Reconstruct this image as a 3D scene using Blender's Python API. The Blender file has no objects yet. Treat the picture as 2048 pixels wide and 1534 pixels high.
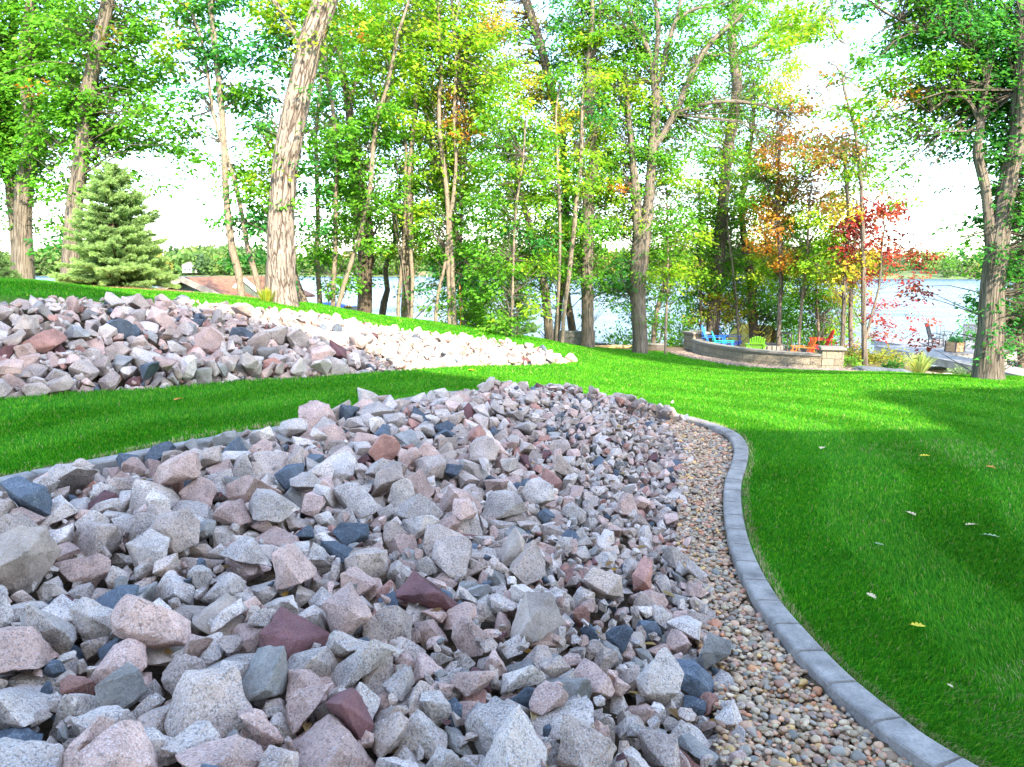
import bpy, bmesh, math, random
import numpy as np
from mathutils import Vector, Matrix, Quaternion, Euler, noise
R = math.radians
rng = np.random.default_rng(7)
random.seed(7)
C = bpy.context.scene.collection
scene = bpy.context.scene

# ---------------------------------------------------------------- camera
CAM_Z = 1.7
FPX = 1450.0                       # focal length in pixels of the 2048 px frame
PITCH = math.atan((767 - 542) / FPX)
cam_d = bpy.data.cameras.new("camera")
cam = bpy.data.objects.new("camera", cam_d)
C.objects.link(cam)
cam.location = (0, 0, CAM_Z)
cam.rotation_euler = (R(90) - PITCH, 0, 0)
cam_d.sensor_width = 36
cam_d.lens = 36 * FPX / 2048
cam_d.clip_end = 5000
scene.camera = cam

# ---------------------------------------------------------------- sky and sun
SUN_AZ, SUN_EL = R(24), R(33)      # the sun stands behind the camera, to the right
SUN_TO = Vector((math.sin(SUN_AZ) * math.cos(SUN_EL), -math.cos(SUN_AZ) * math.cos(SUN_EL), math.sin(SUN_EL)))
w = bpy.data.worlds.new("World")
scene.world = w
w.use_nodes = True
nt = w.node_tree
nt.nodes.clear()
sky = nt.nodes.new("ShaderNodeTexSky")
sky.sky_type = 'NISHITA'
sky.sun_disc = False
sky.sun_elevation = SUN_EL
sky.sun_rotation = math.atan2(SUN_TO.x, SUN_TO.y)
sky.air_density = 1.0
sky.dust_density = 1.2
sky.ozone_density = 1.0
bg = nt.nodes.new("ShaderNodeBackground")
bg.inputs["Strength"].default_value = 0.15
wo = nt.nodes.new("ShaderNodeOutputWorld")
nt.links.new(sky.outputs[0], bg.inputs[0])
nt.links.new(bg.outputs[0], wo.inputs[0])
sd = bpy.data.lights.new("sun", 'SUN')
sd.energy = 2.1
sd.angle = R(0.53)
sd.color = (1.0, 0.90, 0.70)
sun = bpy.data.objects.new("sun", sd)
C.objects.link(sun)
sun.rotation_euler = SUN_TO.to_track_quat('Z', 'Y').to_euler()
sun.location = (8, -12, 14)
scene.view_settings.view_transform = 'Standard'
scene.view_settings.look = 'None'
scene.view_settings.exposure = 2.9
scene.view_settings.gamma = 1.0
scene.cycles.max_bounces = 8
scene.cycles.transparent_max_bounces = 8

# ---------------------------------------------------------------- geometry of the place
CP, SP = math.cos(PITCH), math.sin(PITCH)
def ray(px, py):
    """Direction per metre of forward (+Y) travel through a pixel of the 2048 px photograph."""
    u = (np.asarray(px, float) - 1024) / FPX
    v = (767 - np.asarray(py, float)) / FPX
    y = CP + v * SP
    return u / y, (-SP + v * CP) / y
def at(px, py, d):
    a, b = ray(px, py)
    return Vector((float(a) * d, d, CAM_Z + float(b) * d))
def to_px(x, y, z):
    z = z - CAM_Z
    f = y * CP - z * SP
    up = y * SP + z * CP
    return 1024 + FPX * x / f, 767 - FPX * up / f

WATER_Z = CAM_Z - 4.6
# measured points of the terrain: pixel, distance
_gp = [(0,1534,2.1),(1024,1534,2.2),(1500,1534,2.3),(1880,1534,2.35),(2300,1534,2.35),(-300,1534,2.1),
 (2048,870,7.65),(1480,870,7.65),(1700,1100,4.55),(1480,1050,5.0),(2500,900,7.2),
 (0,950,4.5),(-300,1000,4.2),(0,800,6.5),(-400,830,6.3),(600,862,6.3),(400,893,5.5),(900,795,8.3),(1150,815,8.3),(1390,852,8.15),
 (1000,1000,5.4),(500,1150,3.55),(1300,1200,3.75),
 (600,755,9.5),(300,775,7.8),(1000,738,12.5),(1160,726,15.0),
 (0,582,8.6),(-400,585,8.3),(190,592,9.8),(330,598,11.2),(450,608,12.2),(700,645,15),(850,668,16.8),(1000,680,17.2),(1070,695,16.5),
 (400,600,17),(480,604,17),(330,592,17),(45,573,11.5),(45,566,14),(-250,570,12),(160,578,12.5),(45,560,17),(140,567,16),(-400,560,17),(240,574,14.4),(565,606,15.0),(640,609,17),(750,630,19.5),(830,640,19.5),(900,648,19.8),
 (950,656,20.5),(1100,681,22),(1180,698,22),(1285,706,23),(1400,690,27.5),
 (2048,762,12.8),(1975,757,12.9),(1740,752,14.0),(1500,790,11.3),(1400,752,15.4),(1300,722,20),(1680,741,20),(1500,728,22),(1380,711,24),(2400,768,12.8),
 (1730,728,22.5),(1640,712,26),(1500,700,28),(1840,745,20)]
_P = []
for px, py, d in _gp:
    p = at(px, py, d); _P.append((p.x, p.y, p.z))
# land behind the camera, the far side of the crest and the lake bed
_P += [(0,-2,0.15),(-6,-2,0.5),(6,-2,-0.05),(0,-12,0.3),(-14,-12,1.2),(14,-12,-0.05),(-10,3,1.2),(-20,4,1.6),(10,3,-0.1),(20,3,-0.2),
 (-12,24,0.5),(-8,26,-0.6),(-4,27,-1.2),(0,29,-1.6),(4,30,-1.75),(9,31,-1.75),(14,27,-1.9),(14,20,-1.35),(20,22,-1.9),(18,27,-2.35),(22,31,-2.5),(28,20,-1.8),(40,25,-2.2),
 (-20,24,0.9),(-35,22,1.3),(-45,10,1.8),(-30,32,-1.8),(-20,33,-2.0),(-12,34,-2.7),(-6,35,-3.0),(0,36,-3.1),(7,37,-3.1),(14,35,-3.0),(21,37,-3.1),(30,36,-3.1),(42,36,-3.1),
 (-45,38,-3.2),(-30,50,-4.2),(0,50,-4.6),(30,50,-4.6),(50,50,-4.6),(-50,55,-4.6),(50,5,-0.5),(50,-12,-0.3),(-50,-12,2)]
_P = np.array(_P)
def _phi(r2):
    return 0.5 * r2 * np.log(r2 + 1e-9)
def _fit():
    n = len(_P)
    d2 = ((_P[:, None, :2] - _P[None, :, :2]) ** 2).sum(-1)
    A = np.zeros((n + 3, n + 3))
    A[:n, :n] = _phi(d2) + np.eye(n) * 0.25
    A[:n, n] = 1; A[:n, n+1:] = _P[:, :2]
    A[n, :n] = 1; A[n+1:, :n] = _P[:, :2].T
    b = np.zeros(n + 3); b[:n] = _P[:, 2]
    return np.linalg.solve(A, b)
_W = _fit()
def ground_np(x, y):
    x = np.asarray(x, float); y = np.asarray(y, float)
    sh = x.shape; x = x.ravel(); y = y.ravel()
    out = np.empty(len(x)); n = len(_P)
    for s in range(0, len(x), 20000):
        xs, ys = x[s:s+20000], y[s:s+20000]
        d2 = (xs[:, None] - _P[None, :, 0]) ** 2 + (ys[:, None] - _P[None, :, 1]) ** 2
        out[s:s+20000] = _phi(d2) @ _W[:n] + _W[n] + _W[n+1] * xs + _W[n+2] * ys
    return out.reshape(sh)
def ground(x, y):
    return float(ground_np(np.array([x]), np.array([y]))[0])
_T = np.concatenate([np.arange(1.2, 12, 0.03), np.arange(12, 50, 0.08)])
def hit(px, py):
    """Where the line of sight through a pixel meets the terrain."""
    a, b = ray(px, py)
    g = ground_np(a * _T, _T)
    z = CAM_Z + b * _T
    k = np.argmax(z < g)
    if z[k] >= g[k]: k = len(_T) - 1
    t = _T[k]
    return Vector((float(a * t), float(t), float(g[k])))

# outlines on the ground, world metres
def trace(pts):
    return [hit(*p) for p in pts]
def smooth_path(pts, step=0.12):
    """Catmull-Rom through 2-D points, resampled."""
    P = [Vector((p[0], p[1])) for p in pts]
    P = [P[0] * 2 - P[1]] + P + [P[-1] * 2 - P[-2]]
    out = []
    for i in range(1, len(P) - 2):
        a, b, c, d = P[i-1], P[i], P[i+1], P[i+2]
        n = max(2, int((c - b).length / step))
        for k in range(n):
            t = k / n
            out.append(0.5 * ((2*b) + (c-a)*t + (2*a-5*b+4*c-d)*t*t + (3*b-a-3*c+d)*t**3))
    out.append(P[-2].copy())
    return out
def in_poly(x, y, poly):
    x = np.asarray(x); y = np.asarray(y)
    r = np.zeros(x.shape, bool)
    n = len(poly)
    for i in range(n):
        x0, y0 = poly[i][0], poly[i][1]; x1, y1 = poly[(i+1) % n][0], poly[(i+1) % n][1]
        if y0 == y1: continue
        c = ((y0 > y) != (y1 > y)) & (x < (x1 - x0) * (y - y0) / (y1 - y0) + x0)
        r ^= c
    return r
# inner edge of the concrete edging round the near rock bed, from the left round the far end to the near right
CURB = smooth_path([tuple(p[:2]) for p in trace([(-260,1040),(0,975),(230,926),(400,890),(600,856),(750,818),(900,790),(1000,787),(1150,797),(1280,820),(1380,843),(1440,864),
   (1466,890),(1464,925),(1450,965),(1447,1020),(1460,1095),(1500,1190),(1562,1275),(1640,1362),(1730,1440),(1860,1540)])] + [(1.9,1.6),(2.3,0.9),(2.9,0.0)], 0.08)
ROCK_EDGE = smooth_path([tuple(p[:2]) for p in trace([(1340,845),(1388,885),(1385,940),(1388,1010),(1392,1090),(1428,1170),(1440,1250),(1470,1340),(1495,1430),(1520,1530)])] + [(1.15,1.4),(1.3,0.6)], 0.08)
BED = [p.copy() for p in CURB] + [Vector((2.9,-0.6)), Vector((-5.0,-0.6))]
# rocks lie left of ROCK_EDGE, pebbles between it and the edging
_k = min(range(len(CURB)), key=lambda i: (CURB[i] - ROCK_EDGE[0]).length)
ROCKS_A = [p.copy() for p in CURB[:_k-2]] + ROCK_EDGE + [Vector((1.3,0.3)), Vector((-4.6,0.3))]
PEBBLES = [p.copy() for p in ROCK_EDGE] + [p.copy() for p in CURB[_k-2:][::-1]]
BANK = smooth_path([tuple(p[:2]) for p in trace([(-300,815),(0,797),(200,782),(400,768),(600,755),(800,742),(1000,732),(1155,724)])] +
   [tuple(p[:2]) for p in trace([(1090,703),(1040,690)])] + [at(p, q, d)[:2] for p, q, d in [(1000,682,17.2),(850,668,16.8),(700,645,15),(560,624,13.6),(450,608,12.2),(330,598,11.2),(190,592,9.8),(0,582,8.6),(-400,585,8.3)]] + [(-9,6.5)], 0.12)

def path_dist(x, y, path):
    A = np.array([(q[0], q[1]) for q in path]); x = np.asarray(x, float); sh = x.shape; x = x.ravel(); y = np.asarray(y, float).ravel(); D = np.empty(len(x))
    for s in range(0, len(x), 20000):
        D[s:s+20000] = np.sqrt(((x[s:s+20000, None] - A[None, :, 0])**2 + (y[s:s+20000, None] - A[None, :, 1])**2).min(1))
    return D.reshape(sh)
def fill_near(x, y):
    """height of the fill under the near stones above the surrounding ground"""
    d = path_dist(x, y, CURB + ROCK_EDGE); k = np.clip((d - .05) / .75, 0, 1); k = k*k*(3 - 2*k)
    return -.09 + .17 * k * np.clip(1 - (x - .4) * .35, .35, 1) + .05 * np.clip((y - 6.5) / 1.5, 0, 1) * k
def fill_bank(x, y):
    d = path_dist(x, y, BANK); k = np.clip(d / .6, 0, 1); return -.10 + .12 * k

# ---------------------------------------------------------------- rock shapes (angular quarry stone)
def rock_points(i):
    r = np.random.default_rng(100 + i)
    n = int(r.integers(9, 17))
    ax = np.array([1.0, r.uniform(.68, .95), r.uniform(.45, .75)])
    pts = r.normal(size=(n, 3)); pts /= np.linalg.norm(pts, axis=1)[:, None]
    pts = np.sign(pts) * np.abs(pts) ** 0.75
    pts *= r.uniform(.82, 1.05, (n, 1))
    pts = pts * ax * 0.5
    return pts
NPROTO = 26
def rock_bm(i, detail):
    """detail 0: hull only, 1: chipped edges, 2: chipped, subdivided and pitted"""
    bm = bmesh.new()
    for p in rock_points(i): bm.verts.new(p)
    res = bmesh.ops.convex_hull(bm, input=bm.verts[:])
    bmesh.ops.delete(bm, geom=[g for g in res['geom_interior'] if isinstance(g, bmesh.types.BMVert)], context='VERTS')
    bmesh.ops.dissolve_limit(bm, angle_limit=R(14), verts=bm.verts[:], edges=bm.edges[:])
    if detail >= 1:
        bmesh.ops.bevel(bm, geom=bm.edges[:], offset=0.020 if detail == 2 else 0.018, offset_type='OFFSET', segments=2 if detail == 2 else 1, profile=0.6, affect='EDGES', clamp_overlap=True)
    bmesh.ops.triangulate(bm, faces=bm.faces[:])
    if detail == 2:
        for _ in range(3):
            long = [e for e in bm.edges if e.calc_length() > 0.075]
            if not long: break
            bmesh.ops.subdivide_edges(bm, edges=long, cuts=1, use_grid_fill=False)
            bmesh.ops.triangulate(bm, faces=bm.faces[:])
        bm.normal_update()
        off = Vector((i * 7.3, i * 3.1, 0))
        for v in bm.verts:
            n1 = noise.noise(v.co * 4.2 + off); n2 = noise.noise(v.co * 11 + off); n3 = noise.noise(v.co * 26 + off)
            v.co += v.normal * (0.026 * n1 + 0.016 * n2 + 0.008 * n3 - 0.02 * max(0, abs(n2) - .28))
    elif detail == 1:
        bm.normal_update()
        off = Vector((i * 7.3, i * 3.1, 0))
        for v in bm.verts:
            v.co += v.normal * 0.03 * noise.noise(v.co * 5 + off)
    bm.normal_update()
    return bm

# ---------------------------------------------------------------- small modelling library
def tag(o, label=None, cat=None, group=None, kind=None):
    if label: o['label'] = label
    if cat: o['category'] = cat
    if group: o['group'] = group
    if kind: o['kind'] = kind
    return o
def empty(name, loc=(0,0,0), rz=0.0):
    o = bpy.data.objects.new(name, None); C.objects.link(o)
    o.location = loc; o.rotation_euler = (0, 0, rz); o.empty_display_size = 0.2
    return o
def link(name, me, parent=None, loc=None, rz=None):
    o = bpy.data.objects.new(name, me); C.objects.link(o)
    if parent: o.parent = parent
    if loc is not None: o.location = loc
    if rz is not None: o.rotation_euler = (0, 0, rz)
    return o
def copy_tree(o, parent=None):
    c = o.copy(); C.objects.link(c)
    if parent is not None: c.parent = parent
    for ch in list(o.children): copy_tree(ch, c)
    return c
class MB:
    """collects shapes into one mesh"""
    def __init__(s): s.v = []; s.f = []; s.m = []; s.sm = []
    def add(s, verts, faces, mi=0, smooth=False):
        n = len(s.v); s.v += [tuple(v) for v in verts]
        for f in faces: s.f.append([n + i for i in f]); s.m.append(mi); s.sm.append(smooth)
    def box(s, c, size, rot=None, mi=0, bev=0.0):
        x, y, z = size[0]/2, size[1]/2, size[2]/2
        if bev > 0:
            b = min(bev, x*.45, y*.45, z*.45)
            bm = bmesh.new(); bmesh.ops.create_cube(bm, size=1)
            for v in bm.verts: v.co = Vector((v.co.x*2*x, v.co.y*2*y, v.co.z*2*z))
            bmesh.ops.bevel(bm, geom=bm.edges[:], offset=b, segments=1, affect='EDGES')
            bm.verts.index_update()
            vs = [v.co.copy() for v in bm.verts]; fs = [[v.index for v in f.verts] for f in bm.faces]; bm.free()
        else:
            vs = [Vector((i, j, k)) for i in (-x, x) for j in (-y, y) for k in (-z, z)]
            fs = [(0,1,3,2),(4,6,7,5),(0,4,5,1),(2,3,7,6),(0,2,6,4),(1,5,7,3)]
        if rot is not None: vs = [rot @ v for v in vs]
        c = Vector(c); s.add([v + c for v in vs], fs, mi)
    def bar(s, a, b, wd, th, up=Vector((0,0,1)), mi=0, bev=0.0):
        a = Vector(a); b = Vector(b); d = (b - a); L = d.length; d.normalize()
        r = d.cross(up)
        if r.length < 1e-4: r = d.cross(Vector((1,0,0)))
        r.normalize(); u = r.cross(d)
        M = Matrix((r, d, u)).transposed()
        s.box((a + b) / 2, (wd, L, th), M, mi, bev)
    def tube(s, pts, rad, n=8, mi=0, cap=True, smooth=True):
        pts = [Vector(p) for p in pts]
        if not hasattr(rad, '__len__'): rad = [rad] * len(pts)
        rings = []; base = len(s.v); pr = None
        for i, p in enumerate(pts):
            t = (pts[min(i+1, len(pts)-1)] - pts[max(i-1, 0)]).normalized()
            if pr is None: pr = t.cross(Vector((0.3, 0.9, 0.1))).normalized()
            r = (pr - t * pr.dot(t)).normalized(); pr = r; u = t.cross(r)
            s.v += [tuple(p + (r * math.cos(2*math.pi*k/n) + u * math.sin(2*math.pi*k/n)) * rad[i]) for k in range(n)]
        for i in range(len(pts) - 1):
            for k in range(n):
                a = base + i*n + k; b = base + i*n + (k+1) % n
                s.f.append([a, b, b + n, a + n]); s.m.append(mi); s.sm.append(smooth)
        if cap:
            s.f.append([base + k for k in range(n)][::-1]); s.m.append(mi); s.sm.append(False)
            s.f.append([base + (len(pts)-1)*n + k for k in range(n)]); s.m.append(mi); s.sm.append(False)
    def prism(s, outline, y0, y1, mi=0, axis='y'):
        n = len(outline)
        if axis == 'y': vs = [(p[0], y0, p[1]) for p in outline] + [(p[0], y1, p[1]) for p in outline]
        elif axis == 'z': vs = [(p[0], p[1], y0) for p in outline] + [(p[0], p[1], y1) for p in outline]
        else: vs = [(y0, p[0], p[1]) for p in outline] + [(y1, p[0], p[1]) for p in outline]
        fs = [list(range(n))[::-1], [n + i for i in range(n)]] + [(i, (i+1) % n, n + (i+1) % n, n + i) for i in range(n)]
        s.add(vs, fs, mi)
    def mesh(s, name, mats):
        me = bpy.data.meshes.new(name); me.from_pydata(s.v, [], s.f)
        for m in (mats if isinstance(mats, (list, tuple)) else [mats]): me.materials.append(m)
        me.polygons.foreach_set('material_index', s.m); me.polygons.foreach_set('use_smooth', s.sm)
        bm = bmesh.new(); bm.from_mesh(me); bmesh.ops.recalc_face_normals(bm, faces=bm.faces[:]); bm.to_mesh(me); bm.free()
        me.update(); return me
    def build(s, name, mats, parent=None, loc=None, rz=None):
        return link(name, s.mesh(name, mats), parent, loc, rz)
def np_mesh(name, V, F, mats, mi=None, smooth=False, attrs=None):
    """fast mesh from arrays; F is (n,k) with a constant k"""
    V = np.asarray(V, np.float32); F = np.asarray(F, np.int32)
    me = bpy.data.meshes.new(name)
    me.vertices.add(len(V)); me.vertices.foreach_set('co', V.ravel())
    k = F.shape[1]; n = len(F)
    me.loops.add(n * k); me.loops.foreach_set('vertex_index', F.ravel())
    me.polygons.add(n); me.polygons.foreach_set('loop_start', np.arange(0, n*k, k, dtype=np.int32))
    try: me.polygons.foreach_set('loop_total', np.full(n, k, np.int32))
    except Exception: pass
    for m in (mats if isinstance(mats, (list, tuple)) else [mats]): me.materials.append(m)
    if mi is not None: me.polygons.foreach_set('material_index', np.asarray(mi, np.int32))
    me.polygons.foreach_set('use_smooth', np.full(n, smooth, bool))
    for nm, (ty, dat) in (attrs or {}).items():
        a = me.attributes.new(nm, ty, 'POINT')
        a.data.foreach_set({'FLOAT': 'value', 'FLOAT_COLOR': 'color', 'FLOAT_VECTOR': 'vector'}[ty], np.asarray(dat, np.float32).ravel())
    me.update(calc_edges=True); me.validate()
    return me

# ---------------------------------------------------------------- materials
def mat(name):
    m = bpy.data.materials.new(name); m.use_nodes = True
    nt = m.node_tree; b = nt.nodes['Principled BSDF']
    return m, nt, b
def N(nt, t, **kw):
    n = nt.nodes.new(t)
    for k, v in kw.items():
        if k.startswith('i_'):
            key = k[2:]; key = int(key) if key.isdigit() else key.replace('_', ' ')
            n.inputs[key].default_value = v
        else: setattr(n, k, v)
    return n
def ramp(nt, fac, stops, interp='LINEAR'):
    r = nt.nodes.new('ShaderNodeValToRGB'); r.color_ramp.interpolation = interp
    e = r.color_ramp.elements
    while len(e) < len(stops): e.new(0.5)
    for i, (p, c) in enumerate(stops):
        e[i].position = p; e[i].color = (*c, 1) if len(c) == 3 else c
    if fac is not None: nt.links.new(fac, r.inputs[0])
    return r
def mixc(nt, fac, a, b, mode='MIX'):
    m = nt.nodes.new('ShaderNodeMix'); m.data_type = 'RGBA'; m.blend_type = mode
    for s, v in ((0, fac), (6, a), (7, b)):
        if isinstance(v, bpy.types.NodeSocket): nt.links.new(v, m.inputs[s])
        elif s == 0: m.inputs[0].default_value = v
        else: m.inputs[s].default_value = (*v, 1)
    return m.outputs[2]
def bump(nt, h, strength, dist, bsdf):
    b = N(nt, 'ShaderNodeBump'); b.inputs['Strength'].default_value = strength; b.inputs['Distance'].default_value = dist
    nt.links.new(h, b.inputs['Height']); nt.links.new(b.outputs[0], bsdf.inputs['Normal']); return b
def simple(name, col, rough=0.6, var=0.12, scale=6.0, metal=0.0, bumpd=0.0):
    """plain surface with mottled tone"""
    m, nt, b = mat(name)
    tc = N(nt, 'ShaderNodeTexCoord'); nz = N(nt, 'ShaderNodeTexNoise', i_Scale=scale, i_Detail=6.0)
    nt.links.new(tc.outputs['Object'], nz.inputs['Vector'])
    lo = tuple(c * (1 - var*2) for c in col); hi = tuple(min(1, c * (1 + var*2)) for c in col)
    r = ramp(nt, nz.outputs[0], [(0.3, lo), (0.7, hi)])
    nt.links.new(r.outputs[0], b.inputs['Base Color'])
    b.inputs['Roughness'].default_value = rough; b.inputs['Metallic'].default_value = metal
    if bumpd: bump(nt, nz.outputs[0], 0.6, bumpd, b)
    return m

def granite(name, base, fleck_d, fleck_l, bumps=1.0, amount=0.5, veins=False):
    m, nt, b = mat(name)
    tc = N(nt, 'ShaderNodeTexCoord'); oi = N(nt, 'ShaderNodeObjectInfo')
    geo = N(nt, 'ShaderNodeNewGeometry')
    # world-size grain: use the position in the world so scale does not stretch it
    pos = geo.outputs['Position']
    rnd = geo.outputs['Random Per Island']
    n1 = N(nt, 'ShaderNodeTexNoise', i_Scale=95.0, i_Detail=2.0, i_Roughness=0.7)
    n2 = N(nt, 'ShaderNodeTexNoise', i_Scale=9.0, i_Detail=5.0, i_Roughness=0.6)
    n3 = N(nt, 'ShaderNodeTexNoise', i_Scale=170.0, i_Detail=1.0)
    vo = N(nt, 'ShaderNodeTexVoronoi', i_Scale=120.0)
    for n in (n1, n2, n3, vo): nt.links.new(pos, n.inputs['Vector'])
    # tone differs from stone to stone
    mr = N(nt, 'ShaderNodeMapRange', i_3=0.72, i_4=1.22); nt.links.new(rnd, mr.inputs[0])
    lo = tuple(c * 0.78 for c in base); hi = tuple(min(1, c * 1.18) for c in base)
    c0 = ramp(nt, n2.outputs[0], [(0.32, lo), (0.68, hi)]).outputs[0]
    f1 = ramp(nt, n1.outputs[0], [(0.40 - .0*amount, (1,1,1)), (0.47, (0,0,0))]).outputs[0]
    f2 = ramp(nt, n3.outputs[0], [(0.54, (0,0,0)), (0.62, (1,1,1))]).outputs[0]
    ma = N(nt, 'ShaderNodeMath', operation='MULTIPLY', i_1=amount); nt.links.new(f1, ma.inputs[0])
    mb = N(nt, 'ShaderNodeMath', operation='MULTIPLY', i_1=amount*0.8); nt.links.new(f2, mb.inputs[0])
    # weathering: broad paler and darker patches, a little dust and lichen
    n5 = N(nt, 'ShaderNodeTexNoise', i_Scale=3.2, i_Detail=7.0, i_Roughness=.7); nt.links.new(pos, n5.inputs['Vector'])
    wt = ramp(nt, n5.outputs[0], [(.30, (.62,.60,.60)), (.5, (1,1,1)), (.68, (1.22,1.17,1.10))]).outputs[0]
    c0 = mixc(nt, 1.0, c0, wt, 'MULTIPLY')
    n6 = N(nt, 'ShaderNodeTexNoise', i_Scale=17.0, i_Detail=5.0, i_Roughness=.75); nt.links.new(pos, n6.inputs['Vector'])
    st = ramp(nt, n6.outputs[0], [(.62, (0,0,0)), (.70, (.55,.55,.55))]).outputs[0]
    c0 = mixc(nt, st, c0, tuple(q * .45 + .02 for q in base))
    c1 = mixc(nt, ma.outputs[0], c0, fleck_d)
    c2 = mixc(nt, mb.outputs[0], c1, fleck_l)
    if veins:
        wv = N(nt, 'ShaderNodeTexVoronoi', i_Scale=6.0, feature='DISTANCE_TO_EDGE')
        dn = N(nt, 'ShaderNodeTexNoise', i_Scale=8.0, i_Detail=3.0); nt.links.new(pos, dn.inputs['Vector'])
        ad = N(nt, 'ShaderNodeVectorMath', operation='MULTIPLY_ADD'); ad.inputs[1].default_value = (.45,.45,.45)
        nt.links.new(dn.outputs['Color'], ad.inputs[0]); nt.links.new(pos, ad.inputs[2]); nt.links.new(ad.outputs[0], wv.inputs['Vector'])
        vf = ramp(nt, wv.outputs['Distance'], [(0.0, (.40,.40,.40)), (0.02, (0,0,0))]).outputs[0]
        c2 = mixc(nt, vf, c2, fleck_l)
    hs = N(nt, 'ShaderNodeHueSaturation'); nt.links.new(c2, hs.inputs['Color']); nt.links.new(mr.outputs[0], hs.inputs['Value'])
    nt.links.new(hs.outputs[0], b.inputs['Base Color'])
    b.inputs['Roughness'].default_value = 0.82
    b.inputs['Specular IOR Level'].default_value = 0.3
    hsum = N(nt, 'ShaderNodeMath', operation='MULTIPLY_ADD', i_1=0.35); nt.links.new(n1.outputs[0], hsum.inputs[0])
    n4 = N(nt, 'ShaderNodeTexNoise', i_Scale=28.0, i_Detail=6.0, i_Roughness=0.65); nt.links.new(pos, n4.inputs['Vector'])
    nt.links.new(n4.outputs[0], hsum.inputs[2])
    bump(nt, hsum.outputs[0], 0.75 * bumps, 0.012, b)
    return m
M = {}
ROCKCOL = [  # name in labels, weight, material
 ('pale grey', .38, granite('pale_grey_granite', (.50,.395,.335), (.10,.10,.11), (.74,.71,.70), amount=.6)),
 ('warm grey', .21, granite('warm_grey_granite', (.44,.325,.265), (.09,.08,.08), (.62,.56,.53), amount=.6)),
 ('pink', .19, granite('pink_granite', (.50,.325,.265), (.12,.09,.09), (.70,.58,.54), amount=.55)),
 ('dull red', .035, granite('red_granite', (.40,.20,.155), (.10,.05,.05), (.50,.33,.28), amount=.45)),
 ('blue grey', .06, granite('blue_grey_stone', (.27,.24,.215), (.10,.10,.115), (.42,.42,.42), amount=.35, veins=True)),
 ('dark slate', .04, granite('dark_slate_stone', (.085,.10,.125), (.03,.04,.05), (.30,.33,.36), amount=.25, veins=True)),
 ('maroon', .012, granite('maroon_stone', (.15,.065,.065), (.05,.03,.03), (.26,.16,.15), amount=.3)),
 ('tan', .035, granite('tan_sandstone', (.40,.31,.26), (.22,.13,.06), (.62,.54,.42), amount=.35)),
]
def island_mat(name, stops, rough=0.6, transl=0.0, valvar=0.25, noise_scale=None, bumpd=0.0, spec=0.3):
    """colour picked per connected piece (leaf, blade or pebble)"""
    m, nt, b = mat(name)
    geo = N(nt, 'ShaderNodeNewGeometry')
    r = ramp(nt, geo.outputs['Random Per Island'], stops)
    wn = N(nt, 'ShaderNodeTexWhiteNoise', noise_dimensions='1D'); nt.links.new(geo.outputs['Random Per Island'], wn.inputs['W'])
    mr = N(nt, 'ShaderNodeMapRange', i_3=1-valvar, i_4=1+valvar); nt.links.new(wn.outputs[0], mr.inputs[0])
    hs = N(nt, 'ShaderNodeHueSaturation'); nt.links.new(r.outputs[0], hs.inputs['Color']); nt.links.new(mr.outputs[0], hs.inputs['Value'])
    col = hs.outputs[0]
    if noise_scale:
        nz = N(nt, 'ShaderNodeTexNoise', i_Scale=noise_scale, i_Detail=4.0); nt.links.new(geo.outputs['Position'], nz.inputs['Vector'])
        q = ramp(nt, nz.outputs[0], [(0.3, (.75,.75,.75)), (0.7, (1.15,1.15,1.15))]); col = mixc(nt, 1.0, col, q.outputs[0], 'MULTIPLY')
        if bumpd: bump(nt, nz.outputs[0], 0.5, bumpd, b)
    nt.links.new(col, b.inputs['Base Color']); b.inputs['Roughness'].default_value = rough; b.inputs['Specular IOR Level'].default_value = spec
    if transl > 0:
        tr = N(nt, 'ShaderNodeBsdfTranslucent'); nt.links.new(col, tr.inputs[0])
        mx = N(nt, 'ShaderNodeMixShader', i_0=transl); nt.links.new(b.outputs[0], mx.inputs[1]); nt.links.new(tr.outputs[0], mx.inputs[2])
        nt.links.new(mx.outputs[0], nt.nodes['Material Output'].inputs[0])
    return m
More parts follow.
